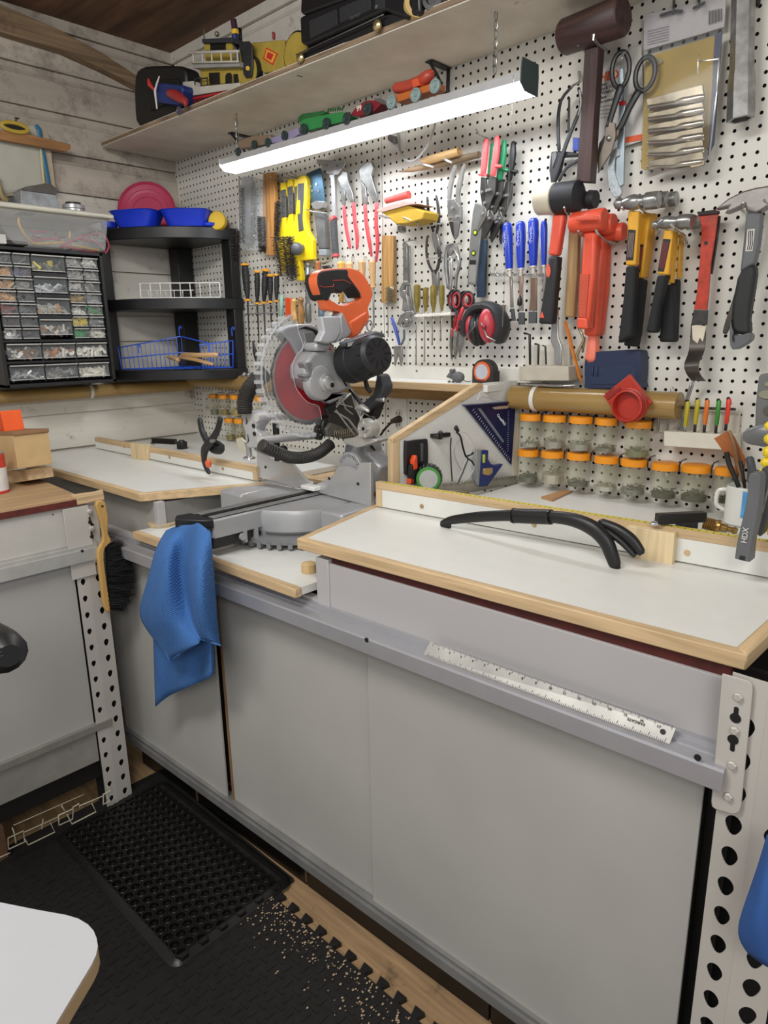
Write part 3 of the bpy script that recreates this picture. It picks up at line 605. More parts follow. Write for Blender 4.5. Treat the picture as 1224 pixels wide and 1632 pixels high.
# LED shop light
l0,l1=U(365,270,y=-.2),U(842,141,y=-.2); ex=(l1-l0).normalized(); up=V((0,0,1)); up=(up-ex*up.dot(ex)).normalized(); fy_=V((0,-1,0))
LMP=T('shop_light','bright linear shop light hanging on chains over the pegboard','lamp',((l0+l1)/2).to_tuple())
HS=M('b9babb',.4,.3,var=.05)
prof=[(-.034,-.010),(-.034,.028),(.030,.028),(.030,.010),(.019,.008),(.018,.014),(-.026,.014),(-.031,-.010)]
B().prism([l0+ex*.0+fy_*p_+up*q_ for p_,q_ in prof],ex*(l1-l0).length).o('housing',HS,LMP,sm=0)
prof=[(-.017,.0135),(.017,.0135),(.017,.004),(.011,-.003),(.0,-.006),(-.011,-.003),(-.017,.004)]
B().prism([l0+ex*.006+fy_*p_+up*q_ for p_,q_ in prof],ex*((l1-l0).length-.012)).o('tube_lens',M('f2f7ff',.4,emit=LED,var=0),LMP,sm=60)
for k in (0,1): p0=l0+ex*((l1-l0).length+.001 if k else -.004); B().prism([p0+fy_*p_+up*q_ for p_,q_ in ((-.037,-.011),(-.037,.03),(-.034,.056 if k else .03),(.034,.056 if k else .03),(.038,.03),(.038,.004),(.02,-.01))],ex*.003).o('end_plate',M('3d4a48',.5) if k else HS,LMP,bev=.001)
b=B(); N=44; p0=l1-ex*.015+V((0,-.04,.02)); p1=U(830,500,y=-.235)
for k in range(150): b.ball(p0+(V((p0.x-.012,p0.y,1.42))-p0)*(k/149),.0014,seg=6)
b.o('pull_chain',M('b9b9b0',.3,.9),LMP,kind='stuff'); rod(cH,'945,240,5 935,370,6',.235,'chain_weight',M('b58a72',.4,.5),LMP); rod(cH,'935,370,4 932,400,16 930,430,16',.235,'pull_knob',BLACK,LMP)
def chain(x,y,z0,z1,name='hanging_chain'):
    b=B(); n=int((z1-z0)/.017)
    for k in range(n):
        c=V((x,y,z0+(k+.5)*(z1-z0)/n)); h=(z1-z0)/n*.62; q=[c+(V((math.cos(t)*.005,0,math.sin(t)*h)) if k%2 else V((0,math.cos(t)*.005,math.sin(t)*h))) for t in [i*PI/4 for i in range(8)]]
        b.tube(q,.0013,5,closed=True)
    b.o(name,STEEL,LMP,kind='stuff')
for t in (.06,1.10): p=l0+ex*t; chain(p.x,-.2,p.z+.05,ZS)
# racers parked on top of the lamp
def wheel(b,c,r,w=.006,m=None): b.lathe(c+V((0,w/2,0)),(0,-1,0),[(0,r),(w,r),(w+.0006,r*.75),(w*.6,r*.6),(w*.6,r*.3),(w+.001,r*.2)],18)
def racer(body,col,u0,u1,lab,hub='2b3b3a',r=.013,parts=()):
    # body outline in crop B pixels, wheels at given pixels
    pb=pts(cB,body,y=-.226); c=sum(pb,V())/len(pb); t=T('toy_racer',lab,'toy car',(c.x,c.y,c.z-.02),'wooden racers on the lamp')
    B().prism(pb,(0,.04,0)).o('body',M(col,.35,var=.05),t,bev=.002)
    for q in nums(u0):
        for yy in (-.232,-.18): b=B(); wheel(b,U(*cB(*q),y=yy),r); b.o('wheel',M(hub,.4,.3 if hub!='2b3b3a' else 0),t)
    return t
racer('60,690 100,670 150,660 215,655 215,690 190,705 80,725 60,715','7d6a58','60,740 138,706','','brown wooden racer at the far left end of the lamp')
racer('215,672 270,655 350,622 356,655 300,690 220,700','8e86a6','205,695 286,660','','lilac wooden racer between the brown and green ones')
t=racer('358,600 375,580 470,560 565,545 600,560 590,590 500,610 470,620 385,640 362,630','2f8144','380,630 490,602','','bright green wooden racer with a leafy top','2b3b3a',.015)
plate(cB,'352,578 372,555 430,548 470,540 480,555 420,575 365,595',.222,.03,'top_carving',M('1f5a28',.6,var=.2),t,sm_=2)
for k in range(7): rod(cB,f'{500+k*11},{545-k},3 {503+k*11},{532-k},5',.215,'spike',M('1f5a28',.6),t,seg=6)
t=racer('605,560 635,520 680,490 730,488 760,500 720,545 640,570','7a1f2b','590,578 692,530','','dark red wooden racer numbered 99','2b3b3a',.0155)
plate(cB,'720,480 745,478 790,500 780,512 735,500',.226,.012,'rear_wing',M('77746e',.4,.6),t)
def txt(s,origin,right,up_,h,mat,parent=None,name='lettering',depth=.0004,bold=0):
    cu=bpy.data.curves.new(name,'FONT'); cu.body=s; cu.size=h; cu.extrude=depth; cu.offset=bold; tmp=bpy.data.objects.new(name,cu); COL.objects.link(tmp)
    me=bpy.data.meshes.new_from_object(tmp.evaluated_get(bpy.context.evaluated_depsgraph_get())); bpy.data.objects.remove(tmp)
    r=V(right).normalized(); u_=V(up_); u_=(u_-r*u_.dot(r)).normalized(); n=r.cross(u_)
    me.transform(Matrix.Translation(V(origin))@Matrix((r,u_,n)).transposed().to_4x4()); me.materials.clear(); me.materials.append(mat)
    o=bpy.data.objects.new(name,me); COL.objects.link(o)
    if parent is not None:
        o.parent=parent; tp=parent
        while tp.parent: tp=tp.parent
        if tp.type=='EMPTY' and parent is tp: o.matrix_parent_inverse=Matrix.Translation(-tp.location)
        elif tp.type=='MESH': me.transform(Matrix.Translation(-tp.location))
    return o
def ptxt(s,cf,a,b_,d,hpx,mat,parent,x=None,off=.001,**k):   # text between two crop pixels on the plane y=-d
    kw=dict(y=-d) if x is None else dict(x=x)
    A,B_=U(*cf(*a),**kw),U(*cf(*b_),**kw); o=V((0,-off,0)) if x is None else V((off,0,0))
    return txt(s,A+o,B_-A,(0,0,1),hpx/cf.s*pxm(A)*1.35,mat,parent,**k)
ptxt('99',cB,(638,545),(670,535),.226,26,M('f2efe6',.5),t)
t=racer('815,465 900,440 1000,405 1025,400 1020,435 930,465 835,500 815,490','b8652f','808,498 926,463 1020,420','','orange wooden racer carrying a red sausage','8fa3a3',.0165)
rod(cB,'830,430,24 880,425,28 940,405,30 985,375,32 1000,355,22',.21,'sausage',M('a8402f',.4,var=.1),t,n=4,seg=14); plate(cB,'905,390 935,378 945,415 912,428',.232,.03,'label_band',M('c9502a',.5),t)
# ================= things on the overhead shelf (far left first)
def shp(cf,s,y,th,name,mat,parent=None,**k): return plate(cf,s,-y,th,name,mat,parent,**k)
P=smooth(pts(cX,'60,420 100,360 170,345 350,345 385,380 392,440 385,520 330,640 230,690 90,740 60,640',y=-.30),2,True)
t=B().prism(P,(0,.06,0)).o('tool_case',M('131314',.5,var=.1),None,'black rounded plastic case standing in the corner of the shelf','case',bev=.008)
P=pts(cX,'140,440 340,430 350,560 160,640',y=-.305); B().prism(P,(0,.008,0)).o('recessed_panel',M('0c0c0c',.5),t,bev=.002)
t=T('toy_plane','blue toy plane with a red nose leaning on the black case','toy',U(*cX(300,650),y=-.33))
P=pts(cX,'195,470 225,455 365,470 372,500 350,600 205,585',y=-.34); B().prism(P,(0,.05,0)).o('fuselage',M('1c2f68',.4),t,bev=.004)
rod(cX,'285,525,24 330,540,34 390,580,22 385,610,6',.345,'nose',M('96302e',.35),t,n=3,seg=12)
rod(cX,'150,435,8 155,465,14 185,500,8',.35,'propeller_tip',M('c23a35',.4),t,seg=8); rod(cX,'220,415,4 205,460,6 192,510,8 205,625,5',.352,'propeller',M('cfd0d0',.4),t,seg=8)
b=B(); wheel(b,U(*cX(348,638),y=-.345),.013); b.o('wheel',M('4a4a58',.4),t)
# riverboat
t=T('toy_riverboat','yellow and white toy riverboat with a railing and a dark red hull','toy',U(*cX(560,560),y=-.28)); YW=M('a8923c',.5,var=.1); WW=M('b8b4aa',.5)
plate(cX,'370,450 440,445 445,485 740,455 745,490 400,545 380,545',.30,.09,'deck',WW,t)
plate(cX,'385,548 740,492 700,530 520,590 400,605',.295,.08,'hull',M('5e2226',.4,var=.15),t); plate(cX,'390,560 735,495 735,505 395,575',.297,.01,'hull_stripe',RED,t)
plate(cX,'485,365 745,360 745,455 490,472',.28,.06,'lower_cabin',YW,t)
for s_ in ('540,392 608,388 612,462 545,466','648,462 648,410 660,392 680,392 690,410 692,458','700,400 725,398 735,455 702,458'): plate(cX,s_,.283,.006,'doorway',M('17150f'),t)
plate(cX,'432,322 740,318 740,350 440,362',.30,.09,'upper_deck',M('8f8f8c',.5),t)
plate(cX,'510,190 690,180 695,318 522,320',.27,.05,'pilot_house',YW,t); plate(cX,'540,200 648,192 650,245 545,248',.273,.01,'window',M('14130f'),t); plate(cX,'495,172 690,160 692,192 500,200',.285,.075,'roof',M('2d2e36',.6),t)
for s_ in ('415,262,10 735,252,9','430,325,6 735,318,6'): rod(cX,s_,.305,'handrail',WW,t,seg=6)
for a_ in (440,500,560,622,685,728): rod(cX,f'{a_},262,6 {a_+3},322,6',.305,'baluster',WW,t,seg=6)
for a_ in (528,670): plate(cX,f'{a_-18},198 {a_+18},195 {a_+18},245 {a_-16},248',.276,.01,'shutter',M('a8963f'),t); 
rod(cX,'512,170,5 510,110,4',.26,'mast',STEEL,t); b=B(); b.ball(U(*cX(595,140),y=-.26),.008); b.o('bell',M('7a7a74',.4,.4),t)
for a_ in (450,492): rod(cX,f'{a_},485,5 {a_},430,5 {a_+40},425,5 {a_+42},478,5',.295,'side_gate',M('2a2926'),t,seg=6)
t=T('marker_tube','tall dark blue tube with a red and a yellow band, leaning','tube',U(*cX(725,310),y=-.25)); m_=M('1b2a63',.35)
rod(cX,'725,310,17 712,145,22',.25,'tube_body',m_,t,rd=False,seg=12); rod(cX,'715,145,24 712,115,24',.25,'yellow_band',YEL,t,rd=False,seg=12); rod(cX,'712,115,21 702,48,20',.25,'cap',M('3a1f33',.4),t,rd=False,seg=12)
rod(cX,'745,180,16 742,110,16',.22,'second_tube',M('14141c',.4),t,seg=10)
# toy tank wagon / roller
t=T('toy_roller','yellow toy steamroller with large wheels and a red diamond decal','toy',U(*cX(900,400),y=-.27)); YT=M('a28c3c',.5,var=.1)
plate(cX,'815,195 1030,175 1038,375 900,395 820,300',.26,.07,'body',YT,t,bev=.003)
for q,r_ in (((800,390),.047),((1110,265),.056)):
    c=U(*cX(*q),y=-.275); w_=B().lathe(c+V((0,.02,0)),(0,-1,0),[(0,r_),(.02,r_),(.021,r_*.93)],32).o('tyre',BLACK,t); B().lathe(c,(0,-1,0),[(0,r_*.93),(.003,r_*.9)],32).o('wheel_face',YT,w_)
plate(cX,'735,190 800,185 822,215 825,350 815,420 780,425 765,400',.285,.006,'side_arm',M('26282a',.5),t,bev=.002)
b=B(); b.cyl(U(*cX(795,362),y=-.285),U(*cX(795,362),y=-.29),.006); b.o('brass_bolt',M('c9a545',.3,.9),t)
plate(cX,'915,225 992,268 958,345 893,300',.2605,.0012,'diamond_decal',M('c2331f',.5),t,bev=0); plate(cX,'918,238 980,270 954,330 903,296',.2615,.0008,'decal_face',M('cf9c3c',.5),t,bev=0); plate(cX,'925,255 962,273 945,310 915,292',.2622,.0008,'decal_motif',M('b52f1e',.5),t,bev=0)
rod(cX,'965,170,10 962,135,12',.24,'whistle',M('8b2a26'),t)
# stereo
st_=T('stereo','black portable stereo with twin speakers and chrome feet on the shelf','stereo',U(570,60,y=-.26)); BK=M('17171a',.35,var=.1)
plate(cV,'35,125 60,110 640,-120 900,-200 905,90 800,130 690,95 655,75 80,330 40,310',.31,.2,'case',BK,st_,bev=.006)
plate(cV,'45,-40 400,-60 400,-20 60,105 38,90',.315,.2,'upper_unit',M('131315',.4),st_,bev=.005)
for s_ in ('100,150 300,65 305,180 110,280','320,55 545,-40 550,70 325,165','575,-45 645,-70 650,60 575,70'): plate(cV,s_,.3115,.004,'speaker_grille',M('1f2022',.7,sc=300,var=.4),st_,bev=.001)
rod(cV,'10,395,5 640,105,5',.315,'chrome_line',M('77777a',.3,.8),st_,seg=6)
plate(cV,'10,400 650,108 720,95 810,125 640,190 60,450 10,450',.30,.19,'base',M('101012',.5),st_,bev=.002)
for q in ((45,420),(600,185)):
    c=U(*cV(*q),y=-.31); B().lathe(c,(0,-1,0),[(0,.013),(.006,.013),(.009,.010),(.011,.004)],20).o('foot',M('c9b98a',.25,.9),st_)
ptxt('OUTPUT',cV,(400,145),(550,85),.3125,20,M('55555a'),st_); ptxt('SP',cV,(580,65),(635,45),.3125,20,M('8a8a8e'),st_)
t=T('tape_roll','cream roll of tape and dark spools at the right end of the stereo','tape',U(*cV(870,60),y=-.28)); c=U(*cV(870,60),y=-.28)
B().lathe(c+V((.0,0,.0)),(.75,-.6,0),[(0,.031),(.03,.031),(.03,.02),(.0,.02)],28).o('roll',M('c7ab6c',.6),t)
for q,r_ in (((945,40),.022),((1010,20),.024)): B().lathe(U(*cV(*q),y=-.27),(.4,-.9,0),[(0,r_),(.025,r_),(.026,r_*.6),(.02,r_*.5)],24).o('spool',BLACK,t)
# ================= left wall: board, chest of drawers, bin
t=T('white_board','off-white board in a tan frame hanging on the left wall, blue strip at its edge','board',U(40,280,x=XL+.02))
P=pts(cW,'-160,230 340,250 350,300 520,620 545,860 200,900 20,1000 -160,1000',x=XL+.03); B().prism(pts(cW,'-160,220 430,280 480,360 545,880 -160,960',x=XL+.035),(-.01,0,0)).o('frame_panel',M('b3a68f',.6),t); B().prism(pts(cW,'-160,230 340,250 395,450 440,840 -160,950',x=XL+.038),(-.004,0,0)).o('board_face',M('b4b3a6',.5,var=.04),t)
rod(cW,'365,245,14 385,300,22 400,400,16 440,600,18 475,800,18',0,'blue_strip',M('2a6d94',.5),t,x=XL+.045,flat=.3); rod(cW,'395,440,12 430,800,10',0,'cream_strip',M('c9bd8a',.5),t,x=XL+.045,flat=.3); rod(cW,'350,250,18 390,285,20',0,'blue_tip',M('2a6d94',.5),t,x=XL+.045,flat=.5)
P=pts(cW,'-160,270 0,285 260,325 690,430 690,470 640,500 260,430 -160,350',x=XL+.07); t=B().prism(P,(-.02,0,0)).o('wooden_bar',M('9a6f45',.5,var=.15,wood='y'),None,'reddish wooden bar laid across the white board on the left wall','bar',bev=.002)
t=T('yellow_ring','yellow ring with a black centre hanging on a nail over the wooden bar','ring',U(*cW(140,260),x=XL+.08))
c=U(*cW(145,262),x=XL+.075); b=B(); b.tube([c+V((0,math.cos(k*PI/10)*.043,math.sin(k*PI/10)*.014)) for k in range(20)],.007,8,closed=True,ref=(1,0,0)); b.o('ring_rim',M('b89d3c',.5),t); B().prism([c+V((-.003,math.cos(k*PI/10)*.036,math.sin(k*PI/10)*.010)) for k in range(20)],(-.004,0,0)).o('ring_centre',BLACK,t)
rod(cW,'145,235,7 160,180,7',0,'nail',M('4a3f38',.5,.5),t,x=XL+.075); rod(cW,'145,172,8 182,176,8',0,'nail_head',M('4a3f38',.5,.5),t,x=XL+.075)
rod(cW,'-20,740,14 0,850,20 20,930,26 60,970,28 110,995,20',0,'saw_handle_hook',M('9c8c62',.6),None,x=XL+.06,label='tan curved handle hanging at the far left edge of the white board',cat='handle',n=2)
# drawer chest
XD=-2.635; y0,y1,z0,z1=-.845,-.482,1.262,1.700
chest=T('drawer_chest','black small-parts chest with clear drawers on the left wall','drawer chest',(XD-.08,(y0+y1)/2,z0-.02))
BP=M('1c1c1d',.5,var=.12); 
b=B(); b.box(XL+.012,XD-.09,y0-.02,y1+.02,z0-.02,z1+.02); b.box(XL+.02,XD+.006,y0-.018,y0-.006,z0-.018,z1+.018).box(XL+.02,XD+.006,y1+.006,y1+.018,z0-.018,z1+.018).box(XL+.02,XD+.006,y0-.018,y1+.018,z0-.018,z0-.006).box(XL+.02,XD+.006,y0-.018,y1+.018,z1+.006,z1+.018); b.o('shell',BP,chest,bev=.0015)
CLP=M('c6cccd',.12,alpha=.10,var=0); LIP=M('b2b2af',.3,var=.1)
cols=['c79a63','b0b0b0','8c8c8c','e3e0d6','5b5b5b','d9d4c4','a8a39a','7a5a3c','cfcfcf','3c3c3c']
def drawer(ya,yb,za,zb,cset,fill):
    g=.003; d=B().box(XD-.003,XD,ya+g,yb-g,za+g,zb-g)
    d.box(XD-.085,XD-.003,ya+g,ya+g+.0015,za+g,zb-g-.006).box(XD-.085,XD-.003,yb-g-.0015,yb-g,za+g,zb-g-.006); d=d.o('drawer',CLP,chest,sm=0)
    B().box(XD-.001,XD+.009,ya+g,yb-g,zb-g-.0045,zb-g).o('lip',LIP,d,bev=.001); B().box(XD-.001,XD+.0012,ya+g,yb-g,za+g,za+g+.003).o('front_rim',LIP,d)
    b=B(); W=yb-ya; Hh=(zb-za)*fill; n=int(14+W*330)
    for k in range(n):
        h=rnd.choice(cset); b.use(M(h,.4,.5 if h in('b0b0b0','8c8c8c','cfcfcf') else 0,var=.1)); c=V((XD-.008-rnd.random()*.03,rnd.uniform(ya+.011,yb-.011),za+.008+rnd.random()*Hh)); s=rnd.uniform(.0055,.012)
        v_=V((rnd.uniform(-1,1)*.3,rnd.uniform(-1,1),rnd.uniform(-.6,.6))).normalized()
        if rnd.random()<.4: b.cyl(c-v_*s*1.5,c+v_*s*1.5,s*.42,seg=6)
        elif rnd.random()<.5: b.obox(c,v_*s*1.2,v_.orthogonal().normalized()*s*.6,v_.cross(v_.orthogonal()).normalized()*s*.25)
        else: b.lathe(c,V((1,v_.y*.4,v_.z*.4)),[(0,s*.9),(.0015,s*.9),(.0015,s*.4),(0,s*.4)],8)
    b.box(XD-.04,XD-.006,ya+.004,yb-.004,za+.004,za+.006); b.o('contents',None,d,kind='stuff',sm=0)
zr=z1-(z1-z0)*.665; W3=(y1-y0)/3; hs=(z1-zr)/7; hm=(z1-zr)/4
palL=[['8c8c8c','5b5b5b'],['c79a63','d0a36c'],['c79a63','d8b07c'],['c79a63','d8b07c'],['a8252a','5b5b5b'],['4a2a28','3c3c3c'],['a8a39a','cfcfcf']]
palL2=[['5b5b5b','3c3c3c'],['5a5a74','8c5a5a'],['a8a39a','8c8c8c'],['4a4a4a','6a6a70'],['3c3c3c','50525a'],['3c3c3c','55504a'],['2c2c2c','3c3c3c']]
palR=[['a8a39a','cfcfcf'],['8c8c8c','a8a39a'],['e3e0d6','cfcfcf'],['9a7a3c','b0904c'],['cfcfcf','e3e0d6'],['d9c21f','e3e0d6'],['1f8f46','239c50']]
palR2=[['e3e0d6','c9cfc9'],['cfcfcf','a8a39a'],['cfcfcf','8c8c8c'],['cfcfcf','b0b0b0'],['8c8c8c','3f9a45'],['b0b0b0','8c8c8c'],['e3e0d6','d9d4c4']]
for k in range(7):
    za,zb=z1-(k+1)*hs,z1-k*hs
    drawer(y0,y0+W3/2,za,zb,palL[k],.45); drawer(y0+W3/2,y0+W3,za,zb,palL2[k],.4); drawer(y0+2*W3,y0+2.5*W3,za,zb,palR[k],.45); drawer(y0+2.5*W3,y1,za,zb,palR2[k],.45)
palC=[['d8c84a','5b5b5b','8c8c8c'],['cfcfcf','d8e0e6','8c8c8c'],['a8a39a','cfcfcf','c79a63'],['d9d4c4','8c8c8c','9a6a4a']]
for k in range(4): drawer(y0+W3+.001,y0+2*W3-.001,z1-(k+1)*hm+.012,z1-k*hm,palC[k],.35)
palB=[[['e3e0d6','8a5a3a','5b5b5b'],['b07038','a8a39a','e3e0d6'],['ece8da','e3e0d6']],[['cfcfcf','8c8c8c','3c3c5c'],['a8a39a','8c8c8c','5b5b5b'],['ece8da','d9d4c4']]]
hb=(zr-z0)/2
for r_ in range(2):
    for k in range(3): drawer(y0+k*W3,y0+(k+1)*W3,zr-(r_+1)*hb+.004,zr-r_*hb-.011,palB[r_][k],.4)
b=B(); b.box(XD-.085,XD-.004,y0+W3-.002,y0+W3+.002,z0,z1).box(XD-.085,XD-.004,y0+2*W3-.002,y0+2*W3+.002,z0,z1).box(XD-.085,XD-.002,y0-.004,y1+.004,zr-.009,zr-.001).box(XD-.085,XD-.002,y0-.004,y1+.004,zr-hb-.009,zr-hb-.001)
for k in (1,2,3): b.box(XD-.085,XD-.002,y0+W3,y0+2*W3,z1-k*hm-.001,z1-k*hm+.011)
for k in range(1,7): b.box(XD-.085,XD-.004,y0,y0+W3,z1-k*hs-.001,z1-k*hs+.001).box(XD-.085,XD-.004,y0+2*W3,y1,z1-k*hs-.001,z1-k*hs+.001)
b.o('divider_grid',BP,chest,sm=0)
t=B().box(XD-.05,XD+.02,-.86,-.80,1.722,1.752).o('small_carton',M('c9c8c4',.6,var=.1),None,'small white carton on the left end of the drawer chest','box',bev=.001)
B().box(XD-.03,XD+.021,-.80,-.73,1.721,1.735).o('black_pouch',M('2a2a2a',.5),None,'black glossy pouch on the drawer chest beside the small carton','pouch',bev=.004)
# clear bin resting on the chest
zc=1.722; bx=dict(x0=-2.80,x1=-2.60,y0=-.83,y1=-.475); BIN=T('clear_bin','clear plastic bin with a cream lid holding pink and yellow leads','bin',(-2.7,-.65,zc))
CB=M('cfd2d2',.15,alpha=.32,var=0)
yb_=U(176,380,x=-2.6).y; B().hexa([(-2.79,-.78,zc),(-2.61,-.78,zc),(-2.61,yb_-.015,zc),(-2.79,yb_-.015,zc),(-2.80,-.85,zc+.115),(-2.595,-.85,zc+.115),(-2.595,yb_,zc+.115),(-2.80,yb_,zc+.115)]).o('bin_wall',CB,BIN,bev=.01)
B().box(-2.81,-2.58,-.87,yb_+.014,zc+.112,zc+.128).o('lid',M('cfcdbd',.4),BIN,bev=.006)
def lead(s_,r_,col,nm): 
    P=smooth([U(*cW(a_,b__),x=-2.65-dx) for a_,b__,dx in nums(s_)],4); B().tube(P,r_,8).o('lead',M(col,.4),BIN)
for s_ in ('600,1440,0 700,1370,.01 850,1320,.02 980,1300,.02 1040,1350,.01 1060,1430,0 1030,1490,0','590,1430,.02 720,1360,.03 900,1370,.03 1000,1430,.02 1020,1480,.01','640,1430,.0 750,1450,.0 850,1475,0 930,1480,0','300,1280,.04 380,1285,.04 450,1280,.04','340,1370,.03 480,1350,.02 580,1360,.01'): lead(s_,.0035,'b8475e','')
for s_ in ('180,1150,-.03 190,1220,-.03 250,1320,-.02 330,1395,0 480,1392,0 625,1385,.0','680,1280,.0 682,1345,.0','700,1410,.0 850,1440,0 970,1465,0'): lead(s_,.0042,'cfa33c','')
b=B()
for k in range(26):
    c=U(*cW(rnd.uniform(340,1000),rnd.uniform(1300,1490)),x=-2.68-rnd.random()*.06); v_=V((rnd.gauss(0,1),rnd.gauss(0,1),rnd.gauss(0,.4))).normalized(); h=rnd.choice(['a33a46','b0b0b0','6a6a6a','c8c4ba']); b.use(M(h,.4)); b.cyl(c-v_*.016,c+v_*.016,.003,seg=6)
b.o('small_parts',None,BIN,kind='stuff')
# things on the bin
P=[U(*cW(*q),x=-2.64) for q in ((200,870),(545,905),(600,1120),(210,1090))]; t=T('metal_box','grey galvanised box with a dark roof-shaped lid on the clear bin','box',(-2.7,-.72,zc+.128)); b=B(); b.prism(P,(-.07,0,0)); b.o('box_body',M('8e9092',.45,.5,var=.25,sc=40),t,bev=.002)
P=[U(*cW(*q),x=-2.635) for q in ((205,872),(250,842),(430,812),(500,815),(580,885),(545,920),(400,900))]; B().prism(P,(-.075,0,0)).o('box_lid',M('57524c',.5,.4,var=.2),t,bev=.001)
P=[U(*cW(*q),x=-2.70) for q in ((185,900),(205,1090),(100,1080),(110,960))]; B().prism(P,(-.03,0,0)).o('box_flap',M('5a5c60',.5,.5),t)
c=U(*cW(728,1130),x=-2.65); c.z=zc+.128; t=B().lathe(c,(0,0,1),[(0,.037),(.012,.037),(.0125,.034),(.014,.038),(.026,.037),(.028,.033),(.0281,.03)],28).o('metal_tin',ALU,None,'round silver metal tin with a black top on the clear bin','tin'); B().lathe(c+V((0,0,.027)),(0,0,1),[(0,.027),(.008,.026),(.009,.02)],24).o('black_cap',BLACK,t)
# ================= black corner shelf
cs=T('corner_shelf','black plastic three tier corner shelf with curved fronts','shelf',(-2.65,-.2,1.24)); BS=M('19191a',.4,var=.15,sc=12)
def tier(z0_,z1_,nm):
    # outline: along left wall to y=-.40, curved front to x=-2.40 on the back wall
    a_=V((-2.815,-.42,z0_)); c_=V((-2.395,-.03,z0_)); P=[V((-2.815,-.008,z0_)),a_]
    m1_=V((-2.60,-.44,z0_)); m2_=V((-2.40,-.30,z0_))
    for k in range(1,12): t=k/12; P.append(a_*(1-t)**3+V((-2.66,-.40,z0_))*3*t*(1-t)**2+V((-2.41,-.27,z0_))*3*t*t*(1-t)+c_*t**3)
    P+=[c_,V((-2.395,-.008,z0_))]
    B().prism(P,(0,0,z1_-z0_)).o('shelf_tier',BS,cs,bev=.003)
tier(1.775,1.818,0); tier(1.515,1.557,0); tier(1.243,1.283,0)
for x_,y_ in ((-2.80,-.415),(-2.42,-.045),(-2.805,-.02)):
    for z_,z2_ in ((1.283,1.515),(1.557,1.775)):
        w_=.022 if y_>-.04 else .02
        if y_<-.3: B().box(x_-.012,x_+.035,y_-.0,y_+.05,z_,z2_).o('upright',BS,cs,bev=.002)
        elif y_>-.03: B().box(x_-.01,x_+.06,y_-.06,y_+.01,z_,z2_).o('upright',BS,cs,bev=.002)
        else: B().box(x_-.035,x_+.022,y_-.01,y_+.03,z_,z2_).o('upright',BS,cs,bev=.002)
zt_=1.818
def dish(c,r,h,mat,lab,tilt=(0,0,1),cat='bowl',sx=1):
    prof=[(0,r*.55),(.012,r*.8),(.020,r*.97),(.024,r*1.02),(.026,r),(.018,r*.93),(.013,r*.90),(.012,r*.78),(.007,r*.74),(.006,r*.55),(.003,r*.52),(.003,.001)]
    return B().lathe(c,tilt,prof,36).o('bowl',mat,None,lab,cat)
dish(U(236,338,y=-.19),.112,.03,M('b83a5c',.45,var=.05),'large pink round plate standing on edge behind the blue bowls',(.72,-.62,.25),'plate')
def tray(cx,cy,a_,lab):
    r1=[(math.copysign(abs(math.cos(t))**.5,math.cos(t)),math.copysign(abs(math.sin(t))**.5,math.sin(t))) for t in [k*PI/12+.01 for k in range(24)]]; b=B(); rg=[]
    for z_,s_ in ((0,.72),(.055,.98),(.058,1.04),(.06,1.0),(.006,.68)):
        rg.append([b.b.verts.new((cx+(math.cos(a_)*p*.095-math.sin(a_)*q*.07)*s_,cy+(math.sin(a_)*p*.095+math.cos(a_)*q*.07)*s_,zt_+.001+z_)) for p,q in r1])
    for g1,g2 in zip(rg,rg[1:]):
        for k in range(24): b._f([g1[k],g1[(k+1)%24],g2[(k+1)%24],g2[k]])
    b._f(rg[0][::-1]); b._f(rg[-1]); b.o('bowl',M('1a3ac8',.35,var=.04),None,lab,'bowl','blue bowls on the corner shelf')
tray(-2.64,-.30,.5,'rounded blue plastic bowl on the left, in front of the pink plate'); tray(-2.50,-.17,.75,'rounded blue plastic bowl on the right, beside the yellow jar'); 
for c,lab in ((V((-2.76,-.36,zt_+.02)),'small blue plastic cup at the left edge of the corner shelf'),(V((-2.437,-.115,zt_+.013)),'small blue plastic dish beside the yellow lidded jar')):
    B().lathe(c-V((0,0,.02)),(.0,0,1),[(0,.02),(.01,.03),(.03,.032),(.034,.02)] if c.x<-2.6 else [(0.007,.02),(.012,.028),(.022,.03),(.024,.02)],20).o('cup',M('1a3ac8',.35),None,lab,'cup')
c=U(*cQ(370,510),y=-.075); t=T('jar','yellow lidded jar lying on its side at the right of the corner shelf','jar',(c.x,c.y,zt_)); ax=V((.55,-.8,.1)).normalized(); B().lathe(c-ax*.03,ax,[(0,.028),(.045,.03)],22).o('jar_body',M('7a4a2c',.3,alpha=.6),t); B().lathe(c+ax*.014,ax,[(0,.034),(.02,.034),(.023,.031)],26).o('lid',M('d3ad2c',.45),t)
rod(cQ,'345,445,5 300,430,5 280,440,5 278,460,4',.10,'lid_loop',M('a08a4a',.5),t)
# white wire rack
def wires(name,segs,r_,mat,parent=None,**k):
    b=B()
    for a_,c_ in segs: b.tube([a_,c_],r_,6)
    return b.o(name,mat,parent,**k)
z_=1.557; WM=M('dcdcd8',.4)
t=T('wire_rack','white wire rack lying on the middle tier of the corner shelf','rack',(-2.55,-.2,z_))
a_,c_=V((-2.62,-.33,z_+.003)),V((-2.42,-.10,z_+.003)); n_=(c_-a_).normalized(); w_=V((-n_.y,n_.x,0))*.09; seg=[(a_,c_),(a_+w_,c_+w_)]
for k in range(9): q=a_+(c_-a_)*k/8; wires('wire',[(q,q+w_),(q,q+V((0,0,.055)))],.0018,WM,t)
wires('frame_wire',[(a_+V((0,0,.055)),c_+V((0,0,.055)))]+seg+[(a_,a_+w_),(a_,a_+V((0,0,.055))),(c_,c_+V((0,0,.055)))],.0024,WM,t,kind='stuff')
a2=a_+V((-.10,.05,0)); c2_=c_+V((-.10,.05,0))
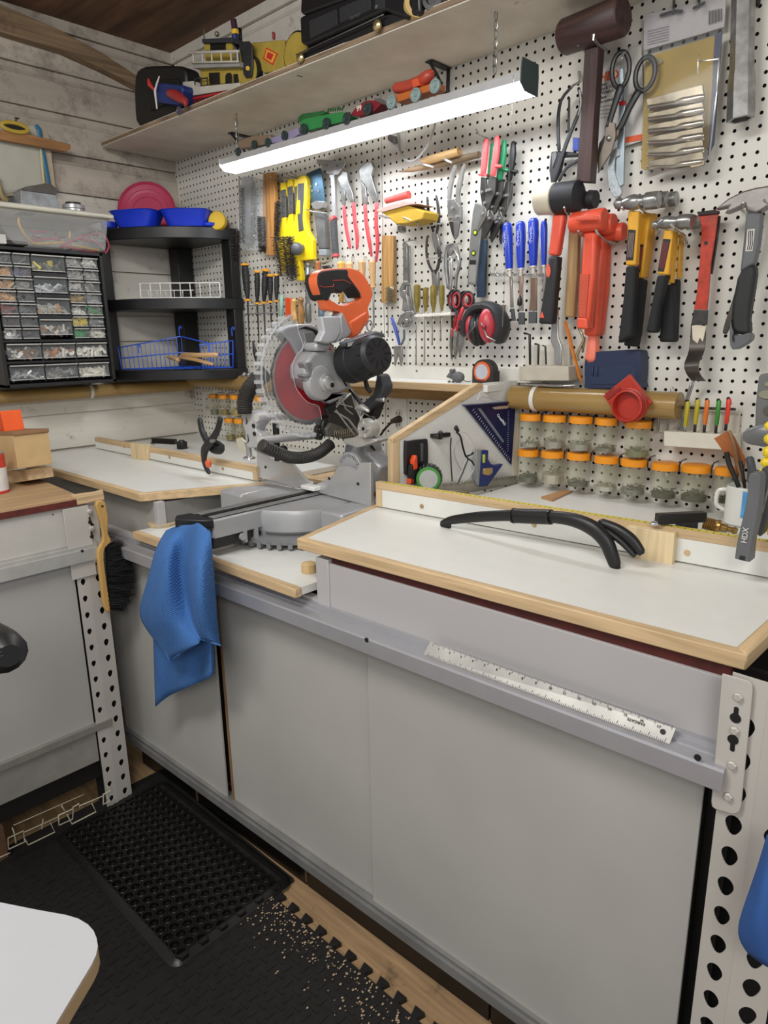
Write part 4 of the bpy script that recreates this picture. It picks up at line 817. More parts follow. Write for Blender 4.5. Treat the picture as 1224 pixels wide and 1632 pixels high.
for k in range(7): q=a2+(c2_-a2)*k/9; wires('wire',[(q,q+V((0,0,.035)))],.0018,WM,t)
wires('frame_wire',[(a2+V((0,0,.035)),a2+(c2_-a2)*.7+V((0,0,.035))),(a2,c2_)],.0022,WM,t,kind='stuff')
# blue wire basket
z_=1.283; BM=M('2c5bd0',.35); t=T('wire_basket','blue wire basket holding pale wooden pegs on the bottom tier','basket',(-2.58,-.2,z_))
def panel(a_,b__,c_,d__,n,nm): # four corners: bottom a,b top d,c
    wires('basket_rim',[(d__,c_),(a_,b__),(a_,d__),(b__,c_),(a_.lerp(d__,.5),b__.lerp(c_,.5))],.0024,BM,t,kind='stuff')
    for k in range(1,n): q=k/n; wires('wire',[(a_.lerp(b__,q),d__.lerp(c_,q))],.0014,BM,t)
f1,f2,f3=V((-2.755,-.375,z_+.004)),V((-2.44,-.17,z_+.004)),V((-2.43,-.05,z_+.004)); f4=V((-2.74,-.06,z_+.004)); h_=V((0,0,.10))
g1=U(*cC(682,670),y=-.33); g2=U(*cC(882,580),y=-.22); 
panel(f1,V((-2.57,-.20,z_+.004)),V((-2.57,-.20,z_+.13)),f1+V((-.01,0,.085)),14,0); panel(V((-2.57,-.20,z_+.004)),V((-2.46,-.14,z_+.004)),V((-2.455,-.145,z_+.10)),V((-2.57,-.20,z_+.13)),1,0)
panel(V((-2.60,-.09,z_+.02)),V((-2.47,-.18,z_+.004)),V((-2.47,-.18,z_+.095)),V((-2.60,-.10,z_+.075)),12,0); panel(V((-2.47,-.18,z_+.004)),V((-2.425,-.06,z_+.004)),V((-2.42,-.055,z_+.11)),V((-2.47,-.18,z_+.095)),8,0)
for k in range(10): q=k/9; wires('wire',[(f1.lerp(f2,q),f4.lerp(f3,q))],.0014,BM,t)
for q in (g1,g2,U(*cC(1140,585),y=-.07)): b=B(); b.tube([q+V((math.cos(s_)*.008-.004,0,math.sin(s_)*.010+.014)) for s_ in [PI*k/8 for k in range(9)]]+[q+V((-.012,0,-.01))],.0024,7); b.o('hook',BM,t)
for i,s_ in enumerate(('890,690,12 960,692,12 1055,690,11','880,700,10 960,715,9 1035,735,8','820,700,8 870,715,12')): rod(cC,s_,.24,'wooden_peg',M('cfa877',.55,wood='x'),None,label=['longest pale wooden peg lying level across the blue basket','pale wooden peg slanting down below the level one','short pale peg end at the left inside the blue basket'][i],cat='peg',group='wooden pegs in the blue basket')
# ================= amber tubes along the walls
AMB=M('9c7f4c',.2,var=.10,sc=8,wood='x'); AMY=M('9c7f4c',.2,var=.10,sc=8,wood='y')
B().tube([(XL+.035,-2.2,1.205),(XL+.035,-.03,1.203)],.026,20,rd=False,ref=(1,0,0)).o('storage_tube',AMY,None,'long amber tube strapped along the left wall under the drawer chest','tube')
t=B().tube([(-2.78,-.037,1.225),(-2.0,-.037,1.225)],.031,20,rd=False,ref=(0,0,1)).o('storage_tube',AMB,None,'amber tube lying along the back wall behind the saw, left part','tube')
p0,p1=U(*cG(-20,1080),y=-.045),U(*cG(470,1105),y=-.045); t=B().tube([p0,V((-.62,-.045,p1.z))],.0325,24,rd=False,ref=(0,0,1)).o('storage_tube',AMB,None,'amber tube on the pegboard above the row of jars','tube')
def strap(c,ax,r_,par,nm='strap'):
    ax=V(ax).normalized(); n2=ax.orthogonal().normalized(); n1=ax.cross(n2); P=[c+n1*math.cos(t)*r_+n2*math.sin(t)*r_ for t in [k*PI/12 for k in range(24)]]
    B().ring([q+ax*.006 for q in P],[c+(q-c)*.95+ax*.006 for q in P],-ax*.012).o(nm,M('d9d7d0',.5),par)
strap(V((U(*cG(98,1080),y=-.045).x,-.045,p0.z)),(1,0,0),.035,t); strap(V((XL+.035,-.50,1.204)),(0,1,0),.029,[o for o in COL.objects if o.name=='storage_tube'][0])
rod(cG,'18,1018,5 190,1025,7 280,1022,4',.06,'chrome_rod',CHROME,None,label='thin chrome rod resting on top of the amber tube',cat='rod')
for i,(a_,c_) in enumerate(((150,665),(173,665),(196,665),(212,665))): b=B(); b.ball(U(*cD(a_,c_),y=-.05),.011,seg=14); b.o('steel_ball',STEEL,None,f'{["leftmost","second","third","rightmost"][i]} of four steel balls in a row at the foot of the black shelf','ball','steel balls on the tube')
# ================= tools on the pegboard
HK=M('c3c3be',.3,.8)
def hook(cf,s,par,y0=.0,r=.0022):
    # peg: pixel pairs from the board outwards, each with its distance from the board
    P=[U(*cf(a,b_),y=-d) for a,b_,d in nums(s)]; return B().tube([V((P[0].x,.0,P[0].z))]+P,r,6).o('hook',HK,par)
def thing(name,lab,cat,cf,px_,d,group=None): return T(name,lab,cat,U(*cf(*px_),y=-d),group)
# --- wire brushes at the left
BRM=M('38332f',.45,.3)
def bristles(cf,a,b_,w,d,par,n=10,m=BRM,rows=3,mx=.6):
    # tufts standing off a line between two pixels, w = half width in crop pixels
    A_,B_=U(*cf(*a),y=-d),U(*cf(*b_),y=-d); ax=(B_-A_).normalized(); L=(B_-A_).length; W=w/cf.s*pxm(A_); s1=ax.cross(V((0,1,0))).normalized(); b=B()
    for k in range(n):
        for j in range(rows*2):
            t=(j+.5)/(rows*2)*PI*2+k*.4; c=A_+ax*(L*(k+.5)/n); dr=s1*math.cos(t)+V((0,1,0))*math.sin(t)*mx; e=c+dr*W*rnd.uniform(.85,1.05)+ax*rnd.gauss(0,.002); b.tube([c,e],[.0016,.0009],3,rd=False)
    b.cyl(A_,B_,W*.12,seg=6); return b.o('bristles',m,par,kind='stuff',sm=0)
t=thing('tube_brush','black bristle tube brush hanging at the edge of the black shelf','brush',cQ,(470,640),.08); rod(cQ,'478,545,6 470,770,6',.08,'wire_stem',DSTEEL,t); bristles(cQ,(470,560),(468,765),42,.08,t,40,rows=5)
t=thing('brush_pack','clear bag of long wire brushes under the left end of the lamp','pack',cQ,(560,430),.03); plate(cQ,'485,205 640,200 650,660 600,690 525,690 480,640',.05,.03,'clear_bag',M('dfe4e6',.15,alpha=.16,var=0),t,bev=.003)
plate(cQ,'505,215 570,210 575,640 540,650',.028,.01,'brush_back',M('8d8f90',.5,var=.2),t); bristles(cQ,(510,280),(520,640),24,.035,t,34,rows=4); bristles(cQ,(590,290),(580,620),26,.03,t,26,M('a7a7a4',.3,.8),rows=4)
rod(cQ,'495,210,5 500,640,5',.03,'striped_rod',M('6a4a44',.5),t)
WDH=M('b07f48',.5,var=.15,wood='z')
t=thing('wire_brush','wooden handled wire brush, left of the pair beside the bag','wire brush',cQ,(660,450),.03,'wooden wire brushes'); plate(cQ,'650,195 690,190 695,460 690,690 650,690 645,420',.03,.014,'handle',WDH,t); bristles(cQ,(636,470),(644,700),38,.045,t,36,rows=5); hook(cQ,'650,190,.01 620,185,.06',t)
t=thing('wire_brush','wooden handled wire brush, right of the pair, next to the yellow brushes','wire brush',cQ,(710,450),.035,'wooden wire brushes'); plate(cQ,'665,185 720,180 730,360 720,480 715,720 670,722 680,480 672,300',.04,.014,'handle',WDH,t); bristles(cQ,(745,370),(738,620),28,.045,t,26,rows=4); hook(cQ,'640,235,.01 575,213,.06',t)
# yellow brushes
YB=M('efcf1e',.4,var=.04); GB=M('4a4b4c',.55,var=.1)
def ybrush(i,dx,dy,dep,last):
    f=lambda s_: ' '.join(f'{a+dx},{b_+dy}' for a,b_ in nums(s_))
    t=thing('wire_brush',['yellow and grey wire brush, leftmost and nearly hidden behind the others','yellow and grey wire brush, second from the left','yellow and grey wire brush, third from the left','yellow and grey wire brush in front with a grey ball knob'][i],'wire brush',cQ,(900+dx,500),dep,'yellow wire brushes')
    if last:
        plate(cQ,'870,240 885,205 915,198 935,225 935,300 925,480 935,560 970,620 972,750 885,755 900,885 870,888 840,640 845,520 860,450 870,320',dep,.02,'body',YB,t,bev=.003)
        plate(cQ,'873,255 915,250 912,360 905,480 912,560 880,570 872,480',dep+.002,.02,'grip',GB,t,bev=.003); plate(cQ,'868,365 888,362 888,450 868,455',dep+.0035,.004,'label',YB,t)
        c=U(*cQ(872,680),y=-dep-.03); k=B(); k.ball(c,.0215,seg=20); k.cyl(c,U(*cQ(905,675),y=-dep),.012); k.o('ball_knob',M('54565a',.4),t)
        bristles(cQ,(820,600),(840,890),34,dep+.02,t,26,rows=3,mx=.9)
    else:
        plate(cQ,f('760,250 790,245 800,290 795,470 800,560 770,840 740,700 745,600 770,480 760,300'),dep,.018,'body',YB,t,bev=.003)
        plate(cQ,f('762,300 795,290 798,470 772,480'),dep+.002,.018,'grip',GB,t,bev=.002)
        for q in (340,400,440): c=U(*cQ(785+dx,q+dy),y=-dep-.003); b=B(); b.ball(c,.004,seg=8); b.o('grip_bump',GB,t)
        bristles(cQ,(735+dx,600),(770+dx,860),40,dep+.02,t,24,rows=2,mx=.9)
    hx=(760,238) if not last else (890,210); hook(cQ,f'{hx[0]+dx},{hx[1]+dy},.01 {hx[0]+dx-15},{hx[1]+dy},{dep+.01} {hx[0]+dx-65},{hx[1]+dy-28},{dep+.03}',t)
ybrush(0,0,0,.03,0); ybrush(1,45,-22,.035,0); ybrush(2,90,-25,.04,0); ybrush(3,0,0,.05,1)
# block scraper with blue steel blade
t=thing('rasp_plane','scraper with a broad blue steel blade, clamp and worn grey handle','scraper',cI,(640,300),.03)
plate(cI,'563,150 650,112 665,150 685,330 600,350',.035,.004,'blade',M('4f6f85',.3,.7,var=.25),t,bev=.0005); plate(cI,'590,345 625,325 680,330 670,370 640,385 605,375',.045,.02,'clamp',CHROME,t,bev=.002)
for q in ((595,235),(632,220),(605,262),(645,265)): c=U(*cI(*q),y=-.035); B().cyl(c,c-V((0,.003,0)),.004,seg=10).o('rivet',CHROME,t)
plate(cI,'612,400 660,392 675,420 690,640 640,640 620,480',.04,.022,'handle',M('5c5c5a',.7,var=.3),t,bev=.004); plate(cI,'640,640 690,640 692,685 645,685',.04,.022,'end_cap',M('8d9296',.5),t,bev=.003); rod(cI,'560,380,3 600,395,4 700,408,4',.055,'clamp_wire',STEEL,t)
# floor scraper
t=thing('floor_scraper','large silver T-shaped scraper with a ribbed grey and red grip','scraper',cI,(730,300),.03)
plate(cI,'630,55 815,70 812,90 775,150 745,160 735,150 700,150 660,95 632,85',.04,.006,'head',ALU,t,bev=.001); plate(cI,'710,150 745,155 752,435 728,435 722,200',.036,.012,'shaft',ALU,t,bev=.002)
for q in ((700,95),(765,100)): c=U(*cI(*q),y=-.04); B().cyl(c,c-V((0,.003,0)),.0035,seg=8).o('screw_head',CHROME,t)
P0,P1=U(*cI(740,450),y=-.04),U(*cI(756,680),y=-.04); N=28; b=B(); b.tube([P0.lerp(P1,i/(N*2)) for i in range(N*2+1)],[(.0125 if i%2 else .0108) for i in range(N*2+1)],12,rd=False); b.o('grip',M('56585a',.6),t)
for q in ((735,440,745,455),(755,675,757,690)): rod(cI,f'{q[0]},{q[1]},24 {q[2]},{q[3]},26',.04,'grip_collar',M('c2464a',.5),t,rd=False,seg=12)
# adjustable groove pliers with red handles
def pliers(cf,lab,head,h1,h2,cat,name,hm,d=.03,jaw=STEEL,group=None,extra=None,th=.01):
    t=thing(name,lab,cat,cf,nums(head)[0],d,group); plate(cf,head,d+.004,th,'jaw',jaw,t,bev=.0015)
    if extra: plate(cf,extra,d+.007,th*.7,'jaw',jaw,t,bev=.0015)
    for h in (h1,h2): rod(cf,h,d+.003,'handle',hm,t,n=3,flat=.75)
    return t
GR=M('c2484f',.45,var=.06)
t=pliers(cI,'smaller groove joint pliers with long red handles, left pair','765,180 800,135 830,140 835,200 865,280 870,335 850,335 820,270 785,235','808,362,13 820,480,14 838,580,13 848,635,9','870,345,14 880,460,15 895,560,15 893,640,9','pliers','groove_pliers',GR,group='red handled pliers',extra='785,235 815,260 812,355 790,350')
t=pliers(cI,'larger groove joint pliers with long red handles, right pair','905,130 940,75 985,70 1000,110 985,160 1000,215 1022,290 1015,340 990,320 950,230 915,190','945,350,13 955,480,15 975,600,15 988,685,9','1022,345,14 1018,480,15 1028,600,15 1018,720,9','pliers','groove_pliers',GR,d=.035,group='red handled pliers',extra='915,190 950,240 955,350 925,345')
# wood block with brush, below the red pliers
t=thing('wood_strip','weathered wooden strip with a small wire brush head at its foot','brush',cE,(70,900),.02); plate(cE,'35,795 108,798 108,1230 30,1235',.022,.014,'handle',M('b48c55',.6,var=.2,wood='z'),t); bristles(cE,(85,1130),(85,1235),36,.035,t,12,M('8c8572',.4,.6),rows=4); rod(cH,'75,420,4 75,640,4',.02,'rod',STEEL,t)
# --- files with black orange capped grips in a rack
FG=M('1f1f20',.55,var=.1)
rk=thing('file_rack','chrome wire rack holding the files','rack',cI,(280,1060),.03)
for s_ in ('170,1065,4 380,1052,4','175,1010,3 380,1000,3'): rod(cI,s_,.055,'rack_wire',CHROME,rk)
for x_ in (180,205,235,262,290,325,352,378): rod(cI,f'{x_},990,3 {x_+2},1065,3',.05,'rack_wire',CHROME,rk)
for i,(tx,ty,bx,by,w_,ln) in enumerate(((165,745,183,970,27,330),(245,790,245,990,20,280),(300,780,288,985,24,310),(330,815,330,980,20,250),(372,812,370,975,18,260))):
    t=thing('file',f'{["leftmost","second","middle","fourth","rightmost"][i]} of five files with ribbed black grips and orange caps','file',cI,(tx,ty),.05,'files with orange capped grips')
    A_,B_=U(*cI(tx,ty),y=-.05),U(*cI(bx,by),y=-.05); N=18; W=w_/4.08*pxm(A_)
    B().tube([A_.lerp(B_,k/(2*N)) for k in range(2*N+1)],[W*(1 if k%2 else .9)*(1-.35*abs(k/(N)-.7)**2) for k in range(2*N+1)],10,rd=False).o('grip',FG,t)
    ax=(A_-B_).normalized(); B().lathe(A_,ax,[(-.002,W*1.1),(.003,W*1.15),(.006,W*.8)],14).o('end_cap',M('dd9a2a',.45),t); B().lathe(B_,-ax,[(-.002,W*.9),(.005,W*.85)],14).o('ferrule',M('dd9a2a',.45),t)
    e_=U(*cI(bx+12,by+ln),y=-.05); B().tube([B_,e_],[.0038,.0018],6).o('blade',BLACK,t)
rod(cS,'258,260,5 270,330,14 280,400,6',.06,'rasp_tip',BLACK,None,label='black cross-shaped tool tip hanging just left of the saw guard',cat='tool')
# handles between files and saw
def simple(name,lab,cat,cf,parts,d,group=None):
    t=thing(name,lab,cat,cf,nums(parts[0][1])[0][:2],d,group)
    for p in parts:
        if p[0]=='r': rod(cf,p[1],d,p[2],p[3],t,n=p[4] if len(p)>4 else 0)
        else: plate(cf,p[1],d,p[4] if len(p)>4 else .012,p[2],p[3],t,bev=.0015)
    return t
simple('green_handle_tool','pale green handled tool in the rack by the files','tool',cI,[('r','405,945,14 400,1080,12','handle',M('8fb0a0',.4)),('r','400,1080,5 402,1200,5','shaft',STEEL)],.05)
simple('orange_handle_tool','orange flat handled tool beside the wooden handles','tool',cI,[('p','425,955 460,960 468,1080 430,1085','handle',ORANGE)],.05)
simple('wooden_handle_tool','light wooden handled tool, left of two behind the saw guard','tool',cI,[('r','485,975,22 480,1030,20 490,1100,24','handle',M('c79a5a',.4,var=.1,wood='z'),3)],.05)
simple('wooden_handle_tool','darker turned wooden handled tool right of the light one','tool',cI,[('r','530,965,20 525,1000,16 532,1060,24 528,1130,20','handle',M('8f6a3c',.4,var=.15,wood='z'),3)],.045)
simple('socket_bar','grey steel socket bar with a knurled end, upright behind the saw','bar',cI,[('r','575,745,22 575,760,12','cap',STEEL),('r','572,760,17 575,1000,16','shaft',M('93999b',.35,.7)),('r','575,1000,20 578,1110,20','knurled_end',M('70706c',.5,.7,sc=300,var=.5))],.05)
simple('hatchet','small hammer with an orange-brown shaft just left of the saw handle','hammer',cI,[('p','545,720 600,712 700,722 665,740 600,728','head',M('8a7a62',.5,.4)),('r','640,730,18 640,800,16 642,900,14','shaft',M('a5643a',.5)),('p','660,750 700,745 730,772 680,775','claw',DSTEEL),('r','660,980,20 662,1110,20','bit_bundle',M('6f8494',.4,.6,sc=200,var=.5)),('p','600,820 650,825 650,860 600,855','tag',M('7a8a84'))],.045)
for i,(x_,a_,b_,l_) in enumerate(((790,735,800,1000),(845,738,905,1010),(925,728,905,1130),(992,728,890,1150))):
    t=thing('wooden_handled_tool',f'{["leftmost","second","third","rightmost"][i]} wooden handled awl on the hooks behind the orange saw handle','awl',cI,(x_,a_),.04,'wooden awls behind the saw')
    rod(cI,f'{x_},{a_},26 {x_+2},{a_+60},22 {x_+4},{b_-20},16 {x_+5},{b_},18',.04,'handle',M('cfa878' if i else 'd6a24c',.45,var=.08,wood='z'),t,n=3); rod(cI,f'{x_+6},{b_},8 {x_+12},{l_},5',.04,'shaft',STEEL,t); hook(cI,f'{x_+15},690,.01 {x_+15},740,.03 {x_-20},745,.05',t)
t=thing('hammer_bundle','wooden handled chisel with a steel ferrule seen through the saw handle','chisel',cI,(800,900),.045); rod(cI,'830,905,30 845,990,28',.045,'ferrule',M('b9bab8',.4,.4),t); rod(cI,'800,900,18 790,980,16',.045,'handle',M('c08a40',.5),t)
t=thing('blue_pliers','small pliers with blue handles hanging right of the saw motor','pliers',cH,(120,600),.03); rod(cH,'100,515,9 125,590,13 150,690,8',.03,'handle',M('3c4f9c',.4,var=.15),t,n=2); rod(cH,'178,595,7 180,650,8 160,690,8',.03,'handle',M('55606a',.4),t,n=2); plate(cH,'110,700 160,700 165,780 155,830 140,740 125,790 115,830',.032,.008,'jaw',STEEL,t)
# --- rods, cork pads
t=thing('file_pair','pair of wooden round files lying on two pegs under the lamp','file',cE,(400,300),.05); rod(cE,'300,318,24 420,285,28 540,252,28',.05,'round_stock',M('a9885a',.55,var=.25,wood='x'),t,seg=12,rd=False)
rod(cE,'145,382,3 230,368,16 420,330,24 670,270,22',.035,'half_round',M('8b7558',.6,var=.25,wood='x'),t,seg=10,rd=False)
for s_ in ('290,295,.02 295,330,.06 370,352,.07','432,262,.02 440,300,.07 490,322,.08'): hook(cE,s_,t,r=.0032)
t=thing('cable_loop','thin grey cable looping down from the lamp','cable',cE,(250,300),.04); rod(cE,'385,40,7,.12 370,120,7,.10 330,220,7,.08 260,300,7,.06 200,310,7,.05 160,260,7,.03 145,190,7,.02 140,130,7,.01',.05,'cable',M('a9aaa8',.4),t,n=4)
t=thing('wall_switch_box','white switch plate with a grey plug behind the lamp cable','outlet',cE,(130,200),.005); plate(cE,'75,150 185,120 188,245 78,265',.004,.004,'cover_plate',M('dcdcd8',.4),t); rod(cE,'85,160,18 125,180,24',.02,'plug',M('6d6c6a',.5),t)
t=thing('sanding_pads','stack of mustard sanding pads with a red foam roll on wire pegs','sanding pads',cE,(150,620),.05)
P=pts(cE,'25,640 190,595 310,640 300,690 200,720 130,725',y=-.11); B().prism(P,(0,.07,0)).o('mustard_pad',M('b8952c',.6,var=.08),t,bev=.003)
P=pts(cE,'0,628 175,572 270,590 200,600 40,645 0,640',y=-.115); B().prism(P,(0,.08,0)).o('red_board',M('b9968c',.6,var=.2),t,bev=.001); rod(cE,'65,572,18 210,530,24',.06,'red_roll',M('c04a42',.5),t,seg=14,rd=False); rod(cE,'188,540,20 212,532,24',.055,'roll_end',M('5a4034',.6),t,seg=14,rd=False)
for s_ in ('60,675,.0 10,665,.1 85,682,.12','300,700,.0 280,760,.02 265,710,.1 175,680,.12'): hook(cE,s_,t,r=.0028)
plate(cE,'135,730 165,730 168,770 150,780 135,765',.05,.02,'steel_clip',STEEL,t)
# --- pliers in the middle
DG=M('3b3a3a',.5,.3,var=.2)
t=pliers(cE,'long nose pliers with dark curved handles, upper of two','355,780 395,785 410,850 400,910 385,920 365,850','330,550,8 338,640,12 352,700,12 370,770,10','388,540,8 402,620,12 405,700,12 392,780,10','pliers','long_nose_pliers',M('2c2b2b',.5),group='dark pliers'); hook(cE,'420,720,.01 410,720,.05 340,735,.055',t)
t=pliers(cE,'long nose pliers with thin bowed handles, lower of two','355,1030 398,1030 400,1110 385,1190 365,1190','330,805,8 325,900,9 340,980,10 365,1030,9','405,880,14 410,940,12 400,1000,12 385,1040,10','pliers','long_nose_pliers',DG,group='dark pliers'); hook(cE,'415,940,.01 405,942,.05 330,950,.055',t)
t=thing('tin_snips','old grey tin snips hanging point down beside the wooden files','snips',cE,(500,500),.04); rod(cE,'510,350,18 490,430,22 478,500,20 475,560,16',.04,'handle',M('7c7a76',.6,var=.25),t,n=3,flat=.6); rod(cE,'570,340,14 548,430,22 530,530,20 540,600,16',.035,'handle',M('77756f',.6,var=.25),t,n=3,flat=.6)
plate(cE,'458,565 505,560 545,610 545,700 465,700',.045,.012,'pivot_plate',STEEL,t); plate(cE,'468,705 500,705 505,820 490,790',.044,.006,'blade',DSTEEL,t); plate(cE,'500,705 540,702 525,800 507,825',.047,.006,'blade',M('7f7e7c',.4,.7),t)
for q in ((498,618),(478,680),(525,675)): c=U(*cE(*q),y=-.046); B().cyl(c,c-V((0,.005,0)),.0045,seg=12).o('pivot_bolt',CHROME,t)
t=thing('combination_wrench','long combination wrench above two adjustable wrenches','wrench',cE,(185,900),.03); plate(cE,'172,850 185,842 197,850 200,1090 172,1090',.03,.006,'shank',STEEL,t); c=U(*cE(183,858),y=-.028); b=B(); b.tube([c+V((math.cos(k*PI/6)*.006,0,math.sin(k*PI/6)*.007)) for k in range(12)],.003,6,closed=True); b.o('ring_end',STEEL,t); hook(cE,'255,825,.0 210,832,.04 175,838,.05',t)
plate(cE,'203,860 216,862 214,1110 204,1110',.026,.005,'second_shank',M('8f8f8d',.3,.9),t)
for i,(x_,y_) in enumerate(((180,310),(195,520))):
    t=thing('adjustable_wrench',['upper adjustable wrench with its jaw open','lower adjustable wrench with its jaw open, above the blue pliers'][i],'wrench',cH,(x_,y_),.04,'adjustable wrenches')
    if i==0: plate(cH,'148,330 165,285 195,280 212,300 185,310 178,340 195,365 205,420 215,470 165,470 170,400 150,370',.04,.009,'head',STEEL,t,bev=.0015)
    else: plate(cH,'136,545 150,500 190,475 235,470 245,490 215,505 225,540 205,575 175,582 180,545 165,540 160,560 170,580 150,575',.045,.01,'head',STEEL,t,bev=.002); plate(cH,'175,470 200,300 212,300 240,480 200,500',.034,.007,'shank',M('8f8f8d',.3,.9),t)
    c=U(*cH(x_+8,y_+12 if i else y_+35),y=-.05); B().cyl(c-V((.004,0,0)),c+V((.004,0,0)),.005,seg=10).o('worm_screw',CHROME,t)
t=thing('locking_pliers','silver locking pliers hanging under the tin snips','pliers',cE,(495,950),.04); rod(cE,'465,860,14 455,940,16 458,1040,15 470,1140,12',.04,'handle',STEEL,t,n=3); rod(cE,'500,870,12 530,930,14 540,990,13 520,1060,12 515,1140,10',.045,'handle',STEEL,t,n=3); rod(cE,'485,950,10 490,1030,12 480,1150,9',.05,'lever',CHROME,t,n=3); plate(cE,'450,870 480,845 515,860 530,920 500,900 470,930',.05,.012,'jaw',STEEL,t); hook(cE,'550,848,.0 500,852,.05 460,856,.06',t)
for q in ((470,950),(515,930),(490,890)): c=U(*cE(*q),y=-.055); B().cyl(c,c-V((0,.003,0)),.004,seg=10).o('rivet',CHROME,t)
# snips red, green, black
def snips(lab,col,d,o,grp='aviation snips',third=False):
    f=lambda s_: ' '.join(f'{q[0]+o[0]},{q[1]+o[1]}'+(f',{q[2]}' if len(q)>2 else '') for q in nums(s_))
    m_=M(col,.4,var=.05); t=thing('aviation_snips',lab,'snips',cE,(710+o[0],300+o[1]),d,grp)
    rod(cE,f('715,180,20 708,260,24 700,340,24 693,400,22'),d,'grip',m_,t,n=2,flat=.6); rod(cE,f('785,160,18 782,240,26 770,320,26 758,400,22'),d+.01,'grip',m_,t,n=2,flat=.6); rod(cE,f('775,345,12 810,348,12'),d+.012,'thumb_guard',m_,t)
    plate(cE,f('655,395 720,395 712,415 690,405 665,408'),d+.004,.012,'guard_flare',m_,t)
    plate(cE,f('678,415 710,420 715,510 740,590 710,640 690,620 672,520'),d+.002,.007,'lever_arm',DSTEEL,t); plate(cE,f('735,410 775,418 770,520 750,560 730,620 700,650 700,600 715,500'),d+.006,.007,'lever_arm',M('5b5957',.4,.7),t)
    plate(cE,f('690,580 715,640 705,690 665,760 650,780 660,720 680,670'),d+.01,.006,'blade',M('8a8884',.35,.8),t); plate(cE,f('700,690 740,655 760,700 735,760 700,820 690,790'),d+.008,.006,'blade',DSTEEL,t)
    for q in ((680,515),(715,505),(735,500),(700,585),(688,655),(730,685)): c=U(*cE(q[0]+o[0],q[1]+o[1]),y=-d-.012); B().lathe(c+V((0,.006,0)),(0,-1,0),[(0,.0045),(.006,.0045),(.008,.003)],10).o('pivot_bolt',CHROME,t)
    return t
t=snips('aviation snips with black grips, rearmost of the three','1f2022',.03,(105,35)); t=snips('aviation snips with green grips, in the middle of the three','1f7a50',.045,(45,25)); t=snips('aviation snips with red grips, front of the three','da5254',.06,(0,0)); hook(cE,'755,180,.0 720,165,.06 665,140,.08 645,105,.09',t)
# torpedo level and rules
t=thing('torpedo_level','grey metal level with round vials hanging below the red snips','level',cE,(640,850),.04); plate(cE,'640,580 690,600 680,780 660,960 645,1120 590,1115 605,850 625,640',.04,.018,'body',M('8a8c8a',.35,.6),t,bev=.002)
for q,r_ in (((643,778),.0085),((632,912),.008)): c=U(*cE(*q),y=-.0402); B().cyl(c,c-V((0,.001,0)),r_,seg=18).o('vial_window',M('2c3014'),t); B().cyl(c,c-V((0,.002,0)),r_*.55,seg=14).o('vial',M('c2cf3a',.3),t)
plate(cE,'605,955 648,955 645,985 603,985',.0408,.002,'vial_slot',M('191917'),t); plate(cE,'602,990 645,990 642,1105 598,1100',.0405,.001,'web_panel',M('a0a19d',.4,.5),t)
t=thing('steel_rasp','dark blue steel rasp beside the level','rasp',cE,(680,1000),.03); plate(cE,'690,820 715,830 700,1000 690,1200 650,1200 650,1110 675,960',.03,.008,'blade',M('3d5068',.4,.6,var=.2),t)
t=thing('steel_rule','thin steel rule hanging behind the level','ruler',cE,(710,1000),.012); plate(cE,'690,830 722,835 718,1190 700,1190 688,960',.012,.002,'blade',M('9b9c98',.35,.7),t,bev=0)
# amber screwdrivers in a rack
rk=thing('screwdriver_rack','white strip with holes holding four amber screwdrivers','rack',cH,(360,500),.03); P=pts(cH,'245,495 480,480 480,500 248,512',y=-.06); B().prism(P,(0,.058,0)).o('strip',M('dcd9d0',.5),rk,bev=.001)
for i,(x_,a_,b_,l_,w_) in enumerate(((265,300,480,810,23),(320,318,475,800,19),(370,305,478,690,21),(425,302,470,665,19))):
    t=thing('screwdriver',f'{["leftmost","second","third","rightmost"][i]} of four clear amber handled screwdrivers','screwdriver',cH,(x_,a_),.045,'amber screwdrivers')
    A_,B_=U(*cH(x_,a_),y=-.045),U(*cH(x_+1,b_),y=-.045); W=w_/4.08*pxm(A_); L=(B_-A_).length; hb=B(); hb.lathe(A_,(B_-A_),[(0,W*.6),(L*.04,W*.95),(L*.1,W),(L*.65,W*.95),(L*.85,W*.6),(L,W*.45)],8); hb.o('handle',M('8a7a3e',.15,.3,var=.2,sc=60),t,sm=25)
    q0,q1=U(*cH(x_-3,b_),y=-.045),U(*cH(x_-8,l_),y=-.045); B().tube([q0,q0.lerp(q1,.93),q1],[.0026,.0026,.0034],8,flat=.5).o('shaft',M('8f8c84',.3,.8),t)
# scissors
def scissors(lab,dx,dep,col):
    t=thing('scissors',lab,'scissors',cH,(560+dx,450),dep,'red and black scissors'); m_=M('1c1b1c',.4); r_=M(col,.4)
    for (cx,cy,a_,b_) in ((595,400,36,52),(520,400,28,62)):
        c=[U(*cH(cx+dx+math.cos(k*PI/8)*a_,cy+math.sin(k*PI/8)*b_),y=-dep) for k in range(16)]; B().tube(c,.0042,8,closed=True).o('finger_ring',m_,t); c=[U(*cH(cx+dx+math.cos(k*PI/8)*a_*.78,cy+math.sin(k*PI/8)*b_*.78),y=-dep-.003) for k in range(16)]; B().tube(c,.0022,6,closed=True).o('ring_liner',r_,t)
    rod(cH,f'{565+dx},450,12 {540+dx},520,13 {520+dx},600,8',dep,'shank',r_,t); rod(cH,f'{520+dx},460,10 {535+dx},520,11 {560+dx},600,9',dep,'shank',m_,t)
    plate(cH,f'{500+dx},590 {525+dx},600 {512+dx},700 {515+dx},785 {505+dx},785 {495+dx},700',dep-.002,.003,'blade',STEEL,t); plate(cH,f'{540+dx},600 {575+dx},600 {560+dx},700 {535+dx},780 {530+dx},700',dep,.003,'blade',STEEL,t)
